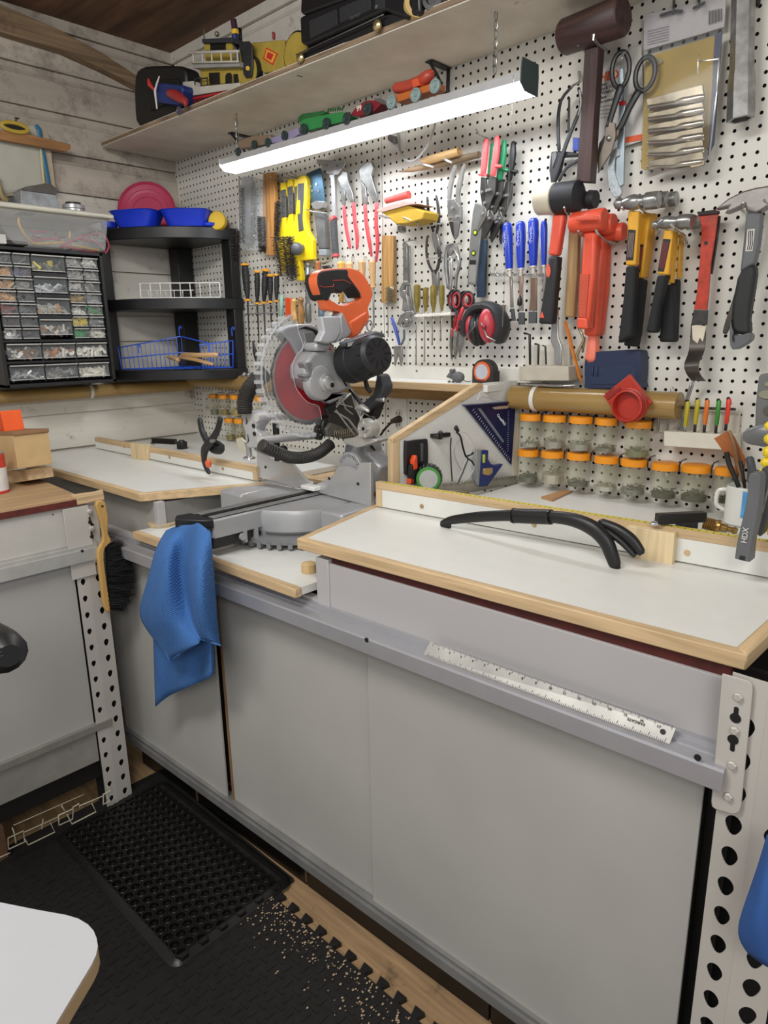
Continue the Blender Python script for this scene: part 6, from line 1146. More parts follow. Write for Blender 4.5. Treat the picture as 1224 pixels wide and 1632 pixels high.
for i,(u,v) in enumerate(((325,326),(370,330),(420,335))): jar(mk(260,560,3.06),u,v,f'{["leftmost","second","rightmost"][i]} jar in the lower row left of the saw','lower jars left of the saw',52,105,0,.4,['8c7a3a','b59a4a','6a6a60'],n=30)
# pen rack with driver set
t=thing('marker_rack','white painted rack on the pegboard holding thin coloured tools','rack',cR,(760,1150),.04); P=pts(cR,'455,1172 905,1185 1000,1224 1000,1330 450,1262',y=-.055); P=[U(*cY(a_,b_),y=-.06) for a_,b_ in ((-155,610),(380,640),(380,760),(-155,725))]; B().prism(P,(0,.055,0)).o('tray',M('d5cfc0',.6,var=.05,dirt=.1),t,bev=.002)
plate(cR,'490,1020 1040,1048 1030,1215 480,1175',.012,.012,'back_board',M('cfc9ba',.6,var=.06,dirt=.25),t); rod(cR,'540,1012,10 1010,1030,9',.03,'black_bar',M('3a3833',.6),t)
for i,(x_,y_,c_,h_) in enumerate(((703,975,'b3a524',1180),(768,962,'b3a524',1180),(830,965,'d9722a',1185),(905,968,'3d8a34',1190),(970,958,'dc3f2a',1165))):
    q=thing('nut_driver',f'{["leftmost yellow","second yellow","orange","green","red"][i]} handled small driver standing in the white rack','driver',cR,(x_,y_),.045,'coloured drivers in the rack'); rod(cR,f'{x_},{y_},12 {x_-4},{y_+4},15',.045,'cap',BLACK,q,seg=8); rod(cR,f'{x_},{y_+8},16 {x_-6},{y_+70},15 {x_-16},{y_+160},14',.045,'handle',M(c_,.4,var=.05),q,seg=8); rod(cR,f'{x_-17},{y_+162},10 {x_-22},{h_},10',.045,'shaft',BLACK if i else STEEL,q,seg=8)
for i,s_ in enumerate(('520,1010,9 508,1170,9','602,890,9 585,1000,10 568,1170,8','740,850,8 705,960,9 638,1170,7','725,860,7 690,980,8 660,1170,5')): rod(cR,s_,.04,'steel_bit',STEEL,None,label=['short spiral drill bit at the left end of the white rack','tall steel rod second in the white rack','leaning steel rod below the pry bar','thin leaning steel scriber beside the leaning rod'][i],cat='rod',group='rods in the white rack',n=2)
# ================= small shelf with the slanted side panel
PLN=(-1.088,0,-1.170,-.46); pn=V((-(PLN[3]-PLN[1]),PLN[2]-PLN[0],0)).normalized(); pn=pn if pn.x>0 else -pn
def pp_(cf,s,off=0): return [U(*cf(q[0],q[1]),y=PLN)+pn*off for q in nums(s)]
def pplate(cf,s,off,th,name,mat,par,bev=.001,sm_=0):
    p=pp_(cf,s,off); p=smooth(p,sm_,True) if sm_ else p; return B().prism(p,-pn*th).o(name,mat,par,bev=bev)
ms=T('small_shelf','small white shelf with pine edge and a slanted tool panel on its right','shelf',(-1.3,-.08,1.24))
zsh=1.266
B().box(-1.95,-1.10,-.150,-.002,zsh-.018,zsh).o('shelf_board',WHITE,ms); B().box(-1.95,-1.118,-.168,-.150,zsh-.020,zsh+.0005).o('front_edge',WOODX,ms,bev=.001); B().box(-1.95,-1.11,-.045,-.002,zsh-.062,zsh-.019).o('support_rail',M('a8824e',.6,var=.15,wood='x'),ms)
B().box(-1.95,-1.01,-.018,-.001,zsh,zsh+.040).o('back_strip',M('d9d6cc',.5,var=.04),ms,bev=.001); c=U(*cH(262,862),y=-.018); B().cyl(c,c-V((0,.001,0)),.004,seg=10).o('screw_head',STEEL,ms)
B().prism(pp_(cK,'190,780 190,420 765,50 1000,25 990,700'),-pn*.016).o('side_panel',WHITE,ms)
b=B(); P=pp_(cK,'182,405 742,42 772,45 772,82 232,415 182,440',.002); b.prism(P,-pn*.02).o('slanted_edge',WOODY,ms,bev=.001); B().prism(pp_(cK,'182,407 230,412 232,690 182,690',.002),-pn*.02).o('front_post',WOODZ,ms,bev=.001)
B().prism(pp_(cK,'772,42 1000,25 1000,180 985,185 770,130 740,150',.001),-pn*.003).o('white_filler',M('d6d4ce',.5),ms,bev=0)
B().prism(pp_(cK,'945,190 1008,185 992,690 975,690',.0015),-pn*.006).o('rear_cleat',M('d9cfb6',.5,wood='z'),ms)
# speed square
NV=M('1d2350',.35,.3,var=.06); t=T('speed_square','dark blue triangular speed square hanging on the slanted panel','square',pp_(cK,'860,300')[0])
b=B().ring(pp_(cK,'632,182 800,172 968,160 955,365 940,570 790,378',.012),pp_(cK,'720,205 800,200 895,190 910,320 885,425 770,260',.012),-pn*.004).o('square_body',NV,t,sm=0)
pplate(cK,'745,205 895,190 912,250 905,360 885,425 800,320',.0105,.0008,'inner_web',NV,t,0); pplate(cK,'720,210 738,204 890,418 882,430',.013,.001,'scale_slot',M('8d93a4',.4,.5),t,0)
pplate(cK,'812,200 830,195 915,187 922,200 908,206 830,212',.0128,.001,'hand_slot',M('b9a58c'),t,0); pplate(cK,'630,184 970,157 972,168 634,190',.022,.02,'flange',NV,t)
b=B(); A_,C_=pp_(cK,'690,225 925,545',.0128); e_=(C_-A_)
for k in range(24): q=A_+e_*(k/23); b.obox(q+V((0,.0,0.004)),e_.normalized().cross(pn)*(.0045 if k%4==0 else .003),e_.normalized()*.0005,pn*.0003)
A_,C_=pp_(cK,'918,225 915,480',.0128)
for k in range(20): q=A_.lerp(C_,k/19); b.obox(q,V((0,1,0))*.002,V((0,0,.0006)),pn*.0003)
b.o('scale_marks',M('c9ccd6'),t,kind='stuff',sm=0)
def ntxt(s,cf,a,b_,off,h,mat,par,**k):
    A_,B_=pp_(cf,f'{a[0]},{a[1]} {b_[0]},{b_[1]}',off); r=(B_-A_).normalized(); return txt(s,A_,r,pn.cross(r),h,mat,par,**k)
ntxt('CRAFTRIGHT'[:0]+'CrossPRO',cK,(842,250),(890,315),.0135,.0105,M('e6e6ec'),t,bold=.0003)
# glasses on a black hook
hk=T('wall_hook','black two-armed hook on the slanted panel','hook',pp_(cK,'480,370')[0]); HB=M('151515',.4)
pplate(cK,'430,372 545,362 545,388 430,400',.012,.012,'hook_bar',HB,hk); b=B().tube(pp_(cK,'415,350',.05)+pp_(cK,'425,385',.045)+pp_(cK,'440,388',.01),.006,8); b.o('hook_arm',HB,hk); B().tube(pp_(cK,'545,330',.03)+pp_(cK,'560,345',.03)+pp_(cK,'580,325',.012),.005,8).o('hook_arm',HB,hk)
t=T('safety_glasses','clear safety glasses with black arms hanging from the hook','glasses',pp_(cK,'575,500',.05)[0]); GB2=M('0d1016',.3)
def gw(s,r_,m_,nm,off=.05,cl=False): B().tube(smooth(pp_(cK,s,off),4,cl),r_,7,closed=cl).o(nm,m_,t)
gw('520,350 545,370 560,440 580,510 600,515 630,500 632,450 610,390 575,355 540,345',.0012,M('b9bdc0',.2),'lens_rim'); gw('600,515 632,560 625,600 600,640 560,670 530,675 525,660 545,620 570,560 590,520',.0012,M('b9bdc0',.2),'lens_rim')
gw('520,350 545,380 562,450 580,505 592,520 570,580 545,640 528,675',.0026,GB2,'frame'); gw('580,505 610,495 630,480',.0024,GB2,'frame'); gw('592,520 618,535 633,560',.0024,GB2,'frame'); gw('518,392 514,450 518,560 526,670',.0018,GB2,'temple_arm',.03); gw('560,400 530,470 545,540 590,620',.0012,M('8d9296',.3),'temple_arm',.035)
for s_ in ('545,365 565,360 605,395 632,450 630,500 600,512 580,500 562,440','600,520 632,560 622,605 590,645 540,668 560,610 580,560'): pplate(cK,s_,.05,.0012,'clear_lens',M('e9eef0',.05,alpha=.12,var=0),t,0)
# knife holder and knife, tapes
t=T('knife_holder','black rounded plastic knife holder on the slanted panel','holder',pp_(cK,'325,490')[0]); P=smooth(pp_(cK,'256,430 275,418 380,405 398,420 400,570 385,600 270,640 255,600',.012),2,True); B().prism(P,-pn*.012).o('holder_body',M('151516',.45),t,bev=.002); pplate(cK,'295,440 330,436 335,560 300,570',.014,.004,'pocket',M('0c0c0c'),t); pplate(cK,'348,432 364,430 362,545 350,550',.015,.004,'blade_slot',M('4c4e50'),t)
t=T('utility_knife','orange and black utility knife standing in front of the knife holder','knife',pp_(cK,'285,600',.02)[0]); 
for s_,m_,nm in (('275,540 288,505 300,505 305,590 278,600',ORANGE,'slider'),('265,595 303,590 290,690 255,690',HB,'body'),('255,655 282,652 280,690 252,690',ORANGE,'end_cap'),('262,570 272,560 270,640 258,650',HB,'clip')): pplate(cK,s_,.03,.016,nm,m_,t,.002)
c=pp_(cK,'420,650',.035)[0]; ax=(V((0.62,-.78,0))).normalized(); q=U(*cK(420,668),y=-.40); t=T('tape_measure','black tape measure with a green ring standing behind the fence','tape measure',(q.x,q.y,ZT)); TB=M('1f2021',.35,.2)
B().lathe(q-ax*.045,ax,[(0,.030),(.004,.034),(.04,.034),(.044,.032)],26).o('case',TB,t); B().lathe(q-ax*.002,ax,[(0,.032),(.002,.031),(.0025,.026)],28).o('green_ring',M('3f8a34',.4),t); B().lathe(q,ax,[(0,.024),(.0012,.024),(.0013,.001)],26).o('label_disc',M('aeb0ac',.4),t)
b=B()
for k in range(9): a_=k*.3+.9; n1=ax.cross(V((0,0,1))); d=n1*math.cos(a_)+V((0,0,1))*math.sin(a_); b.obox(q-ax*.022+d*.0345,ax*.017,ax.cross(d)*.002,d*.0012)
b.o('grip_rib',M('5a5c5e',.3,.4),t,kind='stuff')
# combination square and its rule
t=T('combination_square','combination square head with a blue web and level vial on a steel rule','square',pp_(cK,'760,600')[0])
pplate(cK,'702,475 745,470 735,705 712,705 698,680',.02,.016,'square_edge',M('a8aaac',.35,.5),t); pplate(cK,'728,475 775,473 772,530 790,560 820,575 872,562 770,705 715,708 722,600',.022,.018,'blue_web',M('22326f',.4,var=.06),t,.002); pplate(cK,'735,500 752,500 750,555 735,555',.0235,.002,'level_vial',M('c9d33c',.3),t); pplate(cK,'735,590 790,585 790,620 765,635 732,628',.03,.01,'brass_clamp',M('c9ab74',.35,.6),t,.002)
q0,q1=U(*cK(466,715),y=PLN),U(*cK(975,668),y=PLN); P=pp_(cK,'466,695 975,640 975,690 690,748 466,725',.012); b=B().prism(P,-pn*.002).o('rule',M('a9a699',.4,.6,var=.1),t)
b=B(); A_,C_=pp_(cK,'500,705 970,652',.0123)
for k in range(46): b.obox(A_.lerp(C_,k/45),V((0,0,1))*(.004 if k%4==0 else .0022),(C_-A_).normalized()*.0004,pn*.0003)
b.o('rule_marks',M('3a3a36'),t,kind='stuff',sm=0)
# things on the small shelf
c=U(*cH(688,845),y=-.10); t=T('tape_measure','black and orange tape measure standing on the small shelf','tape measure',(c.x,c.y,zsh)); c.z=zsh+.0335
P=[c+V((math.cos(a_)*.036,0,math.sin(a_)*.034)) for a_ in [k*PI/12-.35 for k in range(14)]]+[c+V((-.036,0,-.0335)),c+V((.036,0,-.0335))]; B().prism(P,(0,.03,0)).o('case',M('2b2a29',.5,var=.1),t,bev=.003); B().lathe(c,(0,-1,0),[(0,.028),(.003,.0275),(.0035,.023)],30).o('orange_ring',M('e0693a',.4),t); B().lathe(c-V((0,.002,0)),(0,-1,0),[(0,.0215),(.0015,.021),(.0016,.001)],30).o('label_disc',M('b9bec8',.35),t)
B().box(c.x+.034,c.x+.039,c.y-.003,c.y+.03,zsh+.004,zsh+.035).o('side_bumper',M('202020'),t,bev=.001); txt('RIDGID',c+V((-.014,-.0045,-.027)),(1,0,0),(0,0,1),.0075,M('1a1a1a'),t)
t=T('toy_mouse','small grey toy mouse with round ears on the small shelf','toy mouse',U(*cH(520,915),y=-.10)); MG=M('5c5d5e',.7,var=.2,sc=150,bump=.6); mz=zsh
mc=U(*cH(530,885),y=-.10); mc.z=zsh+.016; b=B(); b.ball(mc,.021,(1.05,.7,.75),16); b.ball(mc+V((-.024,0,.004)),.012,(1.1,.75,.8),14); b.ball(mc+V((-.037,0,.001)),.005,(1.2,.8,.8),8); b.o('body',MG,t)
for y_ in (-.006,.006): b=B(); b.ball(mc+V((-.020,y_*1.2,.017)),.0065,(1,.4,1.1),10); b.o('ear',MG,t)
for x_ in (-.026,-.012,.012): b=B(); b.ball(V((mc.x+x_,mc.y-.008,zsh+.003)),.004,(1.4,1,.8),8); b.o('paw',MG,t)
B().tube(smooth([mc+V((.02,0,-.008)),mc+V((.035,-.002,-.012)),mc+V((.05,-.004,-.010))],3),.0014,6).o('tail',MG,t); b=B(); b.ball(mc+V((-.031,-.006,.006)),.0015,seg=6); b.o('eye',BLACK,t)
# outlets
def outlet(cf,s,lab,d=.004):
    p=pts(cf,s,y=-d); c=sum(p,V())/4; t=T('wall_outlet',lab,'outlet',c); B().prism(p,(0,.004,0)).o('cover_plate',M('dedcd4',.4),t,bev=.001)
    for z_ in (-.019,.019):
        B().lathe(c+V((0,-.004,z_))+V((0,.004,0)),(0,-1,0),[(0,.0155),(.002,.015),(.0021,.001)],18).o('socket_face',M('d0cec6',.4),t)
        b=B(); b.box(c.x-.007,c.x-.005,c.y-.003,c.y-.001,c.z+z_-.003,c.z+z_+.006).box(c.x+.005,c.x+.007,c.y-.003,c.y-.001,c.z+z_-.003,c.z+z_+.006); b.o('socket_slot',M('15130f'),t,kind='stuff')
outlet(cD,'865,780 940,782 945,985 868,980','white wall outlet with the saw cord plugged in'); outlet(cC,'985,868 1030,866 1040,985 992,990','white wall outlet beside the jars in the left corner')
# boards behind the saw
t=T('timber_frame','loose pine boards lying behind the miter saw fence','timber',(-1.5,-.25,.873)); B().box(-1.72,-1.12,-.33,-.29,.873,.965).o('board',WOODX,t,bev=.001); B().box(-1.72,-1.62,-.29,-.05,.873,.955).o('board',WOODY,t,bev=.001); B().hexa([(-1.40,-.30,.93),(-1.15,-.16,.93),(-1.17,-.13,.93),(-1.43,-.26,.93),(-1.40,-.30,.955),(-1.15,-.16,.955),(-1.17,-.13,.955),(-1.43,-.26,.955)]).o('board',WOODX,t,bev=.001)
# ================= things on and around the fences
def fpl(fn,cf,s,off,th,name,mat,par,bev=.001): # plates parallel to a fence
    r_,a_,e_,n_,L_=fn; pl=(a_.x,a_.y,a_.x+e_.x,a_.y+e_.y); return B().prism([U(*cf(q[0],q[1]),y=pl)+n_*off*0 for q in nums(s)],n_*th).o(name,mat,par,bev=bev)
r_,a_,e_,n_,L_=fr
t=fpl(fr,cJ,'588,680 808,712 796,858 640,836 590,790',0,.018,'stop_block',PALE,None); t['label']='pale ribbed pine stop block clamped to the right fence'; t['category']='block'
t=fpl(fl_,cL,'652,78 732,86 730,165 656,154',0,.014,'stop_block',PALE,None); t['label']='small pale pine stop block on the left fence'; t['category']='block'
def stopbar(p,q,w_,h_,lab,screw=True):
    p,q=V(p),V(q); e=(q-p).normalized(); t=T('clamp_bar',lab,'clamp',p); s_=e.cross(V((0,0,1))).normalized(); B().obox((p+q)/2,(q-p)/2,s_*w_,V((0,0,h_))).o('bar',M('161617',.35),t,bev=.002)
    if screw: B().lathe(p-V((0,0,h_))-e*-.006,-e,[(0,.006),(.012,.006),(.018,.003)],12).o('screw_tip',CHROME,t)
    return t
p=U(*cJ(712,655),z=1.055); stopbar(p,p+V((.062,.075,.0)),.009,.010,'black clamp bar with a silver screw lying over the right fence')
def knob(c,lab,r_=.024,h_=.02): 
    b=B(); P=[V(c)+V((math.cos(a)*r_*(1 if k%2 else .86),math.sin(a)*r_*(1 if k%2 else .86),0)) for k,a in enumerate([k*PI/12 for k in range(24)])]; t=b.prism(P,(0,0,h_)).o('star_knob',M('121212',.5),None,lab,'knob',bev=.002); B().lathe(V(c)+V((0,0,h_)),(0,0,1),[(0,r_*.6),(.006,r_*.5),(.007,.001)],16).o('knob_cap',M('1c1c1c',.4),t); return t
knob(U(*cJ(850,680),z=1.0)-V((0,0,.024)),'black star knob on the rear worktop behind the right fence',.023,.036)
p=U(*cL(745,68),z=1.028); stopbar(p,p+V((.10,.04,.0)),.008,.010,'black clamp bar with a silver tip lying over the left fence'); knob(U(*cL(888,95),z=.985)-V((0,0,.01)),'black star knob on the rear worktop behind the left fence',.022,.028)
a0,a1=U(*cJ(925,672),z=.995),U(*cJ(1085,712),z=.985); t=T('brass_fitting','ribbed brass hose fitting lying behind the right fence','fitting',a0); ax=a1-a0; Lx=ax.length; BRS=M('a8874e',.3,.8,var=.15); N=[(0,.010)]
for k in range(6): N+=[(Lx*.06*k+.002,.015),(Lx*.06*k+Lx*.045,.014),(Lx*.06*k+Lx*.05,.012)]
B().lathe(a0,ax,N+[(Lx*.42,.015),(Lx*.5,.015),(Lx*.52,.009),(Lx*.7,.009),(Lx*.72,.006),(Lx*.85,.006),(Lx*.87,.008),(Lx*.93,.008),(Lx,.005)],16).o('fitting_body',BRS,t)
# spring clamp with orange tip on the left fence
t=T('spring_clamp','black spring clamp with an orange jaw tip on the left fence','clamp',U(*cC(1040,1200),y=-.52)); KB=M('232425',.5,var=.1)
rod(cC,'975,1005,16 985,1060,18 1010,1110,20 1040,1150,22 1075,1155,20',.54,'clamp_leg',KB,t,n=3,flat=.7); rod(cC,'1075,1000,16 1060,1060,18 1030,1110,22 1000,1150,24 995,1200,16 1005,1240,14 1020,1265,12',.56,'clamp_leg',KB,t,n=3,flat=.7); rod(cC,'1050,1120,18 1080,1140,18 1080,1165,10',.53,'jaw',KB,t,n=2); rod(cC,'1015,1212,16 1018,1232,14',.565,'jaw_tip',M('e0603a',.5),t); rod(cC,'1030,1110,10 1045,1108,8',.58,'pivot_pin',STEEL,t)
plate(cC,'1150,1100 1175,1095 1215,1130 1224,1190 1200,1180 1160,1150',.40,.006,'white_tag',M('d6d2c0',.5),None,bev=.001,label='cream plastic tag behind the rail end cap of the saw',cat='tag')
# ================= mug with pens, clamps at the right edge
c=U(*cY(430,1180),z=ZT+.06); c=V((U(*cY(425,1330),z=ZT).x,U(*cY(425,1330),z=ZT).y+.02,ZT)); 
mt_=U(*cY(425,1020),y=c.y); H_=mt_.z-ZT; t=T('mug','white mug with a blue picture holding pens at the end of the bench','mug',c)
B().lathe(c,(0,0,1),[(0,.036),(.004,.040),(H_-.003,.040),(H_,.0385),(H_-.004,.0365),(.008,.0355),(.007,.001)],32).o('mug_body',M('dcdcd6',.25,var=.02),t)
b=B()
for k in range(9): 
    a1_,a2_=-1.45+k*.09,-1.45+(k+1)*.09; P=[c+V((math.cos(a)*.0403,math.sin(a)*.0403,z_)) for a,z_ in ((a1_,H_*.25),(a2_,H_*.25),(a2_,H_*.93),(a1_,H_*.93))]; b.prism(P,(P[0]-c).normalized()*.0004)
b.o('picture_panel',M('4f93c9',.4,var=.5,sc=20),t,sm=60)
B().tube(smooth([c+V((-.038,-.006,H_*.85)),c+V((-.055,-.010,H_*.8)),c+V((-.057,-.010,H_*.45)),c+V((-.039,-.006,H_*.3))],5),.005,8).o('mug_handle',M('dcdcd6',.25),t)
yd=-c.y
def pen(s,nm,mat,lab,cat='pen',**k): return rod(cY,s,yd,nm,mat,None,label=lab,cat=cat,group='pens and tools in the mug',**k)
pen('325,770,20 345,860,20 385,950,19 420,1040,17','marker_pen',BLACK,'thick black marker leaning left in the mug','pen',n=2,rd=False); pen('435,845,14 450,930,13 465,1040,12','black_pen',M('1f1d1c'),'slim black pen in the middle of the mug'); pen('345,610,12 385,720,12 415,880,12 455,1010,10','paint_brush',M('8c6a4c',.4,.4),'long metallic brush handle behind the leather strip','brush',n=2)
plate(cY,'228,665 330,608 375,640 470,830 460,900 400,940 380,820 300,770',yd-.015,.006,'leather_strap',M('a5602f',.6,var=.15),None,bev=.001,label='brown leather strap standing in the mug',cat='strap')
pen('505,820,30 520,900,32 515,1000,30','grey_marker',M('4d5053',.5),'fat dark grey marker at the right of the mug',rd=True)
t=T('spring_clamp','long grey spring clamp with raised lettering on the right fence','clamp',U(*cY(470,1600),y=-.46)); CG=M('5f6062',.5,var=.06)
P=smooth([U(*cY(q[0],q[1]),y=-.50) for q in nums('490,970 510,935 560,932 588,960 580,1100 560,1280 520,1450 505,1600 490,1612 400,1590 388,1575 410,1440 450,1270 470,1180 485,1080')],2,True); B().prism(P,(0,.03,0)).o('front_leg',CG,t,bev=.005)
plate(cY,'420,1592 428,1560 470,1570 466,1604',.501,.03,'jaw_notch',M('1a1a1a'),t); ntx=U(*cY(478,1470),y=-.502),U(*cY(492,1375),y=-.502); txt('HDX',ntx[0],ntx[1]-ntx[0],(-1,0,0),.0125,M('b9b9b6'),t,bold=.0003)
P=smooth([U(*cY(q[0],q[1]),y=-.44) for q in nums('590,900 643,890 660,1000 650,1200 600,1400 560,1400 590,1200 600,1000')],2,True); B().prism(P,(0,.03,0)).o('rear_leg',M('3a3b3d',.5),t,bev=.004); rod(cY,'655,1000,8 600,1230,7',.46,'spring_wire',STEEL,t)
YC=M('e6c91c',.4,var=.04)
t=T('cordless_tool','grey tool with yellow ribs standing at the right edge of the bench','tool',U(*cY(600,700),y=-.16)); 
P=smooth([U(*cY(q[0],q[1]),y=-.20) for q in nums('570,190 590,172 760,160 760,620 700,640 540,600 548,400')],1,True); B().prism(P,(0,.05,0)).o('grey_body',M('6a6b6a',.45,var=.05),t,bev=.006)
rod(cY,'490,650,60 600,640,90 760,640,100',.22,'collar',M('77797a',.35,.4),t,seg=16,flat=.5)
for s_ in ('640,255,24 650,280,20','590,300,0.1 760,300,0.1'): pass
for q in ((640,330,70,34),(655,250,40,20),(650,455,44,40)): P=[U(*cY(q[0]+math.cos(k*PI/8)*q[2],q[1]+math.sin(k*PI/8)*q[3]),y=-.201) for k in range(16)]; B().prism(P,(0,-.002,0)).o('moulded_window',M('8b8975' if q[1]<400 else '55544c',.4),t,bev=.0005)
for s_ in ('640,570,34 900,560,34','645,670,44 900,665,46','635,770,46 900,760,46','615,850,40 900,850,40','590,920,26 900,910,28'): rod(cY,s_,.30,'yellow_rib',YC,t,seg=12)
for s_ in ('650,1150 760,1150 760,1290 640,1290','640,1300 760,1300 760,1410 630,1410','650,1150 760,1000 760,1140 655,1140'): plate(cY,s_,.40,.02,'yellow_pad',YC,t,bev=.003)
# ================= curved black handle on the worktop
F1,F2=U(706,838,z=ZT+.002),U(982,903,z=ZT+.002); HP=(F1.x,F1.y,F2.x,F2.y); t=T('curved_handle','black curved two-footed handle lying across the right worktop','handle',(F1+F2)/2); HM=M('141414',.42,var=.08); side=V((F2.y-F1.y,F1.x-F2.x,0)).normalized()
def hrod(s,nm,m_,n=4,flat=.8,off=0):
    q=nums(s); P=[U(a_,b_,y=HP)+side*off for a_,b_,r_ in q]; rr=[r_*pxm(p_) for (a_,b_,r_),p_ in zip(q,P)]; Q=smooth(P,n); R_=[rr[min(i//n,len(rr)-1)]*(1-(i%n)/n)+rr[min(i//n+1,len(rr)-1)]*((i%n)/n) for i in range(len(Q))]; return B().tube(Q,R_,14,ref=side,flat=flat).o(nm,m_,t)
hrod('704,834,4 720,829,7 760,824,8.5 800,822,9 830,822,9.5 880,824,10 915,829,11.5 945,842,13 965,862,12.5 975,885,11.5 980,900,10','arch',HM)
hrod('950,838,9 975,848,10 998,864,10 1013,884,8','side_foot',HM,off=-.02); hrod('980,900,9 981,906,8','foot_pad',M('0a0a0a',.6)); hrod('704,836,4 716,838,5','foot_pad',M('0a0a0a',.6))
q0,q1=U(819,822,y=HP),U(877,824,y=HP); b=B(); N=12; b.tube([q0.lerp(q1,k/(2*N)) for k in range(2*N+1)],[(12.2 if k%2 else 11.2)*pxm(q0) for k in range(2*N+1)],16,ref=side,flat=.85,rd=False); b.o('ribbed_grip',M('0e0e0e',.45),t)
for k in (0,1): q=q0.lerp(q1,k); B().lathe(q-(q1-q0).normalized()*.002,(q1-q0),[(0,12.4*pxm(q)),(.004,12.4*pxm(q))],16).o('grip_ring',M('1c1c1c',.3),t)
hrod('960,848,5 985,866,5 1006,888,4','foot_rib',M('1c1c1c'),off=-.012)
# ================= steel rule on the ledge
def rp(u,v,top): A_=fy(-.8); pl=(-1.1,fy(-1.1)-(.022 if top else .036),-.3,fy(-.3)-(.022 if top else .036)); return U(u,v,y=pl)
P=[rp(675,1043,0),rp(1067,1186,0),rp(1077,1161,1),rp(686,1022,1)]; n_=(P[1]-P[0]).cross(P[3]-P[0]).normalized(); n_=n_ if n_.y<0 else -n_; t=T('steel_rule','worn 18 inch steel rule leaning on the aluminium ledge','ruler',(P[0]+P[1])/2)
B().prism(P,-n_*.001).o('rule_blade',M('b5b3ad',.4,.6,var=.25,sc=12,dirt=.2),t); b=B(); ex_=(P[1]-P[0]); upv=(P[3]-P[0])
for k in range(145):
    f=k/145; h=.24 if k%8==0 else (.16 if k%4==0 else .1); q=P[0]+ex_*(.02+f*.97); b.obox(q+upv*h/2+n_*.0002,ex_.normalized()*.00025,upv*h/2,n_*.0002); b.obox(q+upv*(1-h/2)+n_*.0002,ex_.normalized()*.00025,upv*h/2,n_*.0002)
b.o('tick_marks',M('2b2a28'),t,kind='stuff',sm=0)
for k in range(1,18): txt(str(k),P[0]+ex_*(k/18-.004)+upv*.62+n_*.0004,ex_,upv,.006,M('2b2a28'),t,name='numeral') if k!=0 else None
txt('FAIRGATE',P[0]+ex_*.905+upv*.60+n_*.0004,-ex_,-upv,.006,M('4a4846'),t); c=P[0]+ex_*.965+upv*.5; B().cyl(c+n_*.0004,c-n_*.0002,.004,seg=14).o('hang_hole',M('15120f'),t)
c=P[0]+ex_*.3+upv*.45+n_*.0003; 
# ================= platform bits
c=U(*cP(172,572),z=ZP); t=T('wooden_disc','round wooden disc with a bolt on the left of the saw platform','disc',c); B().lathe(c,(0,0,1),[(0,.040),(.008,.041),(.010,.038),(.0101,.001)],30).o('disc',M('b8a585',.55,wood='x'),t); B().lathe(c+V((0,0,.010)),(0,0,1),[(0,.011),(.001,.011),(.0012,.006),(.005,.0055)],14).o('bolt',STEEL,t)
c=U(*cP(838,785),z=ZP)+V((.012,0,0)); B().lathe(c,(0,0,1),[(0,.018),(.02,.018),(.022,.015)],24).o('knob',M('c9ab7a',.5,wood='z'),None,'small round pine knob at the right corner of the saw platform','knob')
# ================= towel
def loft(cf,rows,dep,name,mat,par,y0,fold=.012,**k):
    b=B(); G=[]
    for r_,dr in zip(rows,dep):
        q=[V((*a_,d)) for a_,d in zip(nums(r_),dr)]; q=smooth(q,3); G.append([b.b.verts.new(U(*cf(a_.x,a_.y),y=-(y0+a_.z+fold*min(1,len(G)/3+.2)*math.sin(i*1.25+len(G)*.25)))) for i,a_ in enumerate(q)])
    for g,h in zip(G,G[1:]):
        for i in range(len(g)-1): b._f([g[i],g[i+1],h[i+1],h[i]])
    o=b.o(name,mat,par,sub=2,sm=180,**k); o.modifiers['sub'].boundary_smooth='PRESERVE_CORNERS'; s=o.modifiers.new('solid','SOLIDIFY'); s.thickness=.003; return o
def waffle(h):
    m=M(h,.9,var=.06,sc=30,bump=.001); n=m.node_tree.nodes; L=m.node_tree.links; tc=[x for x in n if x.type=='TEX_COORD'][0]; mp=n.new('ShaderNodeMapping'); mp.inputs['Rotation'].default_value=(0,.5,0); L.new(tc.outputs['Object'],mp.inputs[0]); ws=[]
    for d in ('X','Z'):
        w=n.new('ShaderNodeTexWave'); w.bands_direction=d; w.inputs['Scale'].default_value=75; L.new(mp.outputs[0],w.inputs[0]); ws.append(w)
    a=n.new('ShaderNodeMath'); a.operation='ADD'; L.new(ws[0].outputs['Fac'],a.inputs[0]); L.new(ws[1].outputs['Fac'],a.inputs[1]); bp=[x for x in n if x.type=='BUMP'][0]; bp.inputs['Strength'].default_value=.5; L.new(a.outputs[0],bp.inputs['Height']); return m
TW=waffle('3d6dab')
t=T('towel','blue waffle towel draped over the nose of the saw arm','towel',U(*cL(900,700),y=-.90))
loft(cL,['810,505 870,482 940,478 968,470 1030,515','760,580 840,560 905,560 955,555 1034,590','735,690 820,660 890,680 950,640 1040,670','700,810 800,800 905,820 945,780 1052,800','664,925 780,935 925,935 955,910 1063,930','745,1030 810,1010 950,1000 965,990 1070,1010','830,1150 845,1130 968,1052 990,1036 1076,1065'],[(-.02,-.01,-.01,.0,-.01),(.02,.03,-.01,.02,.0),(.02,.05,-.01,.045,-.01),(.0,.07,-.015,.065,-.01),(-.01,.07,-.01,.055,-.01),(.0,.05,.0,.04,-.01),(.01,.03,.02,.02,.0)],'front_fold',TW,t,.91)
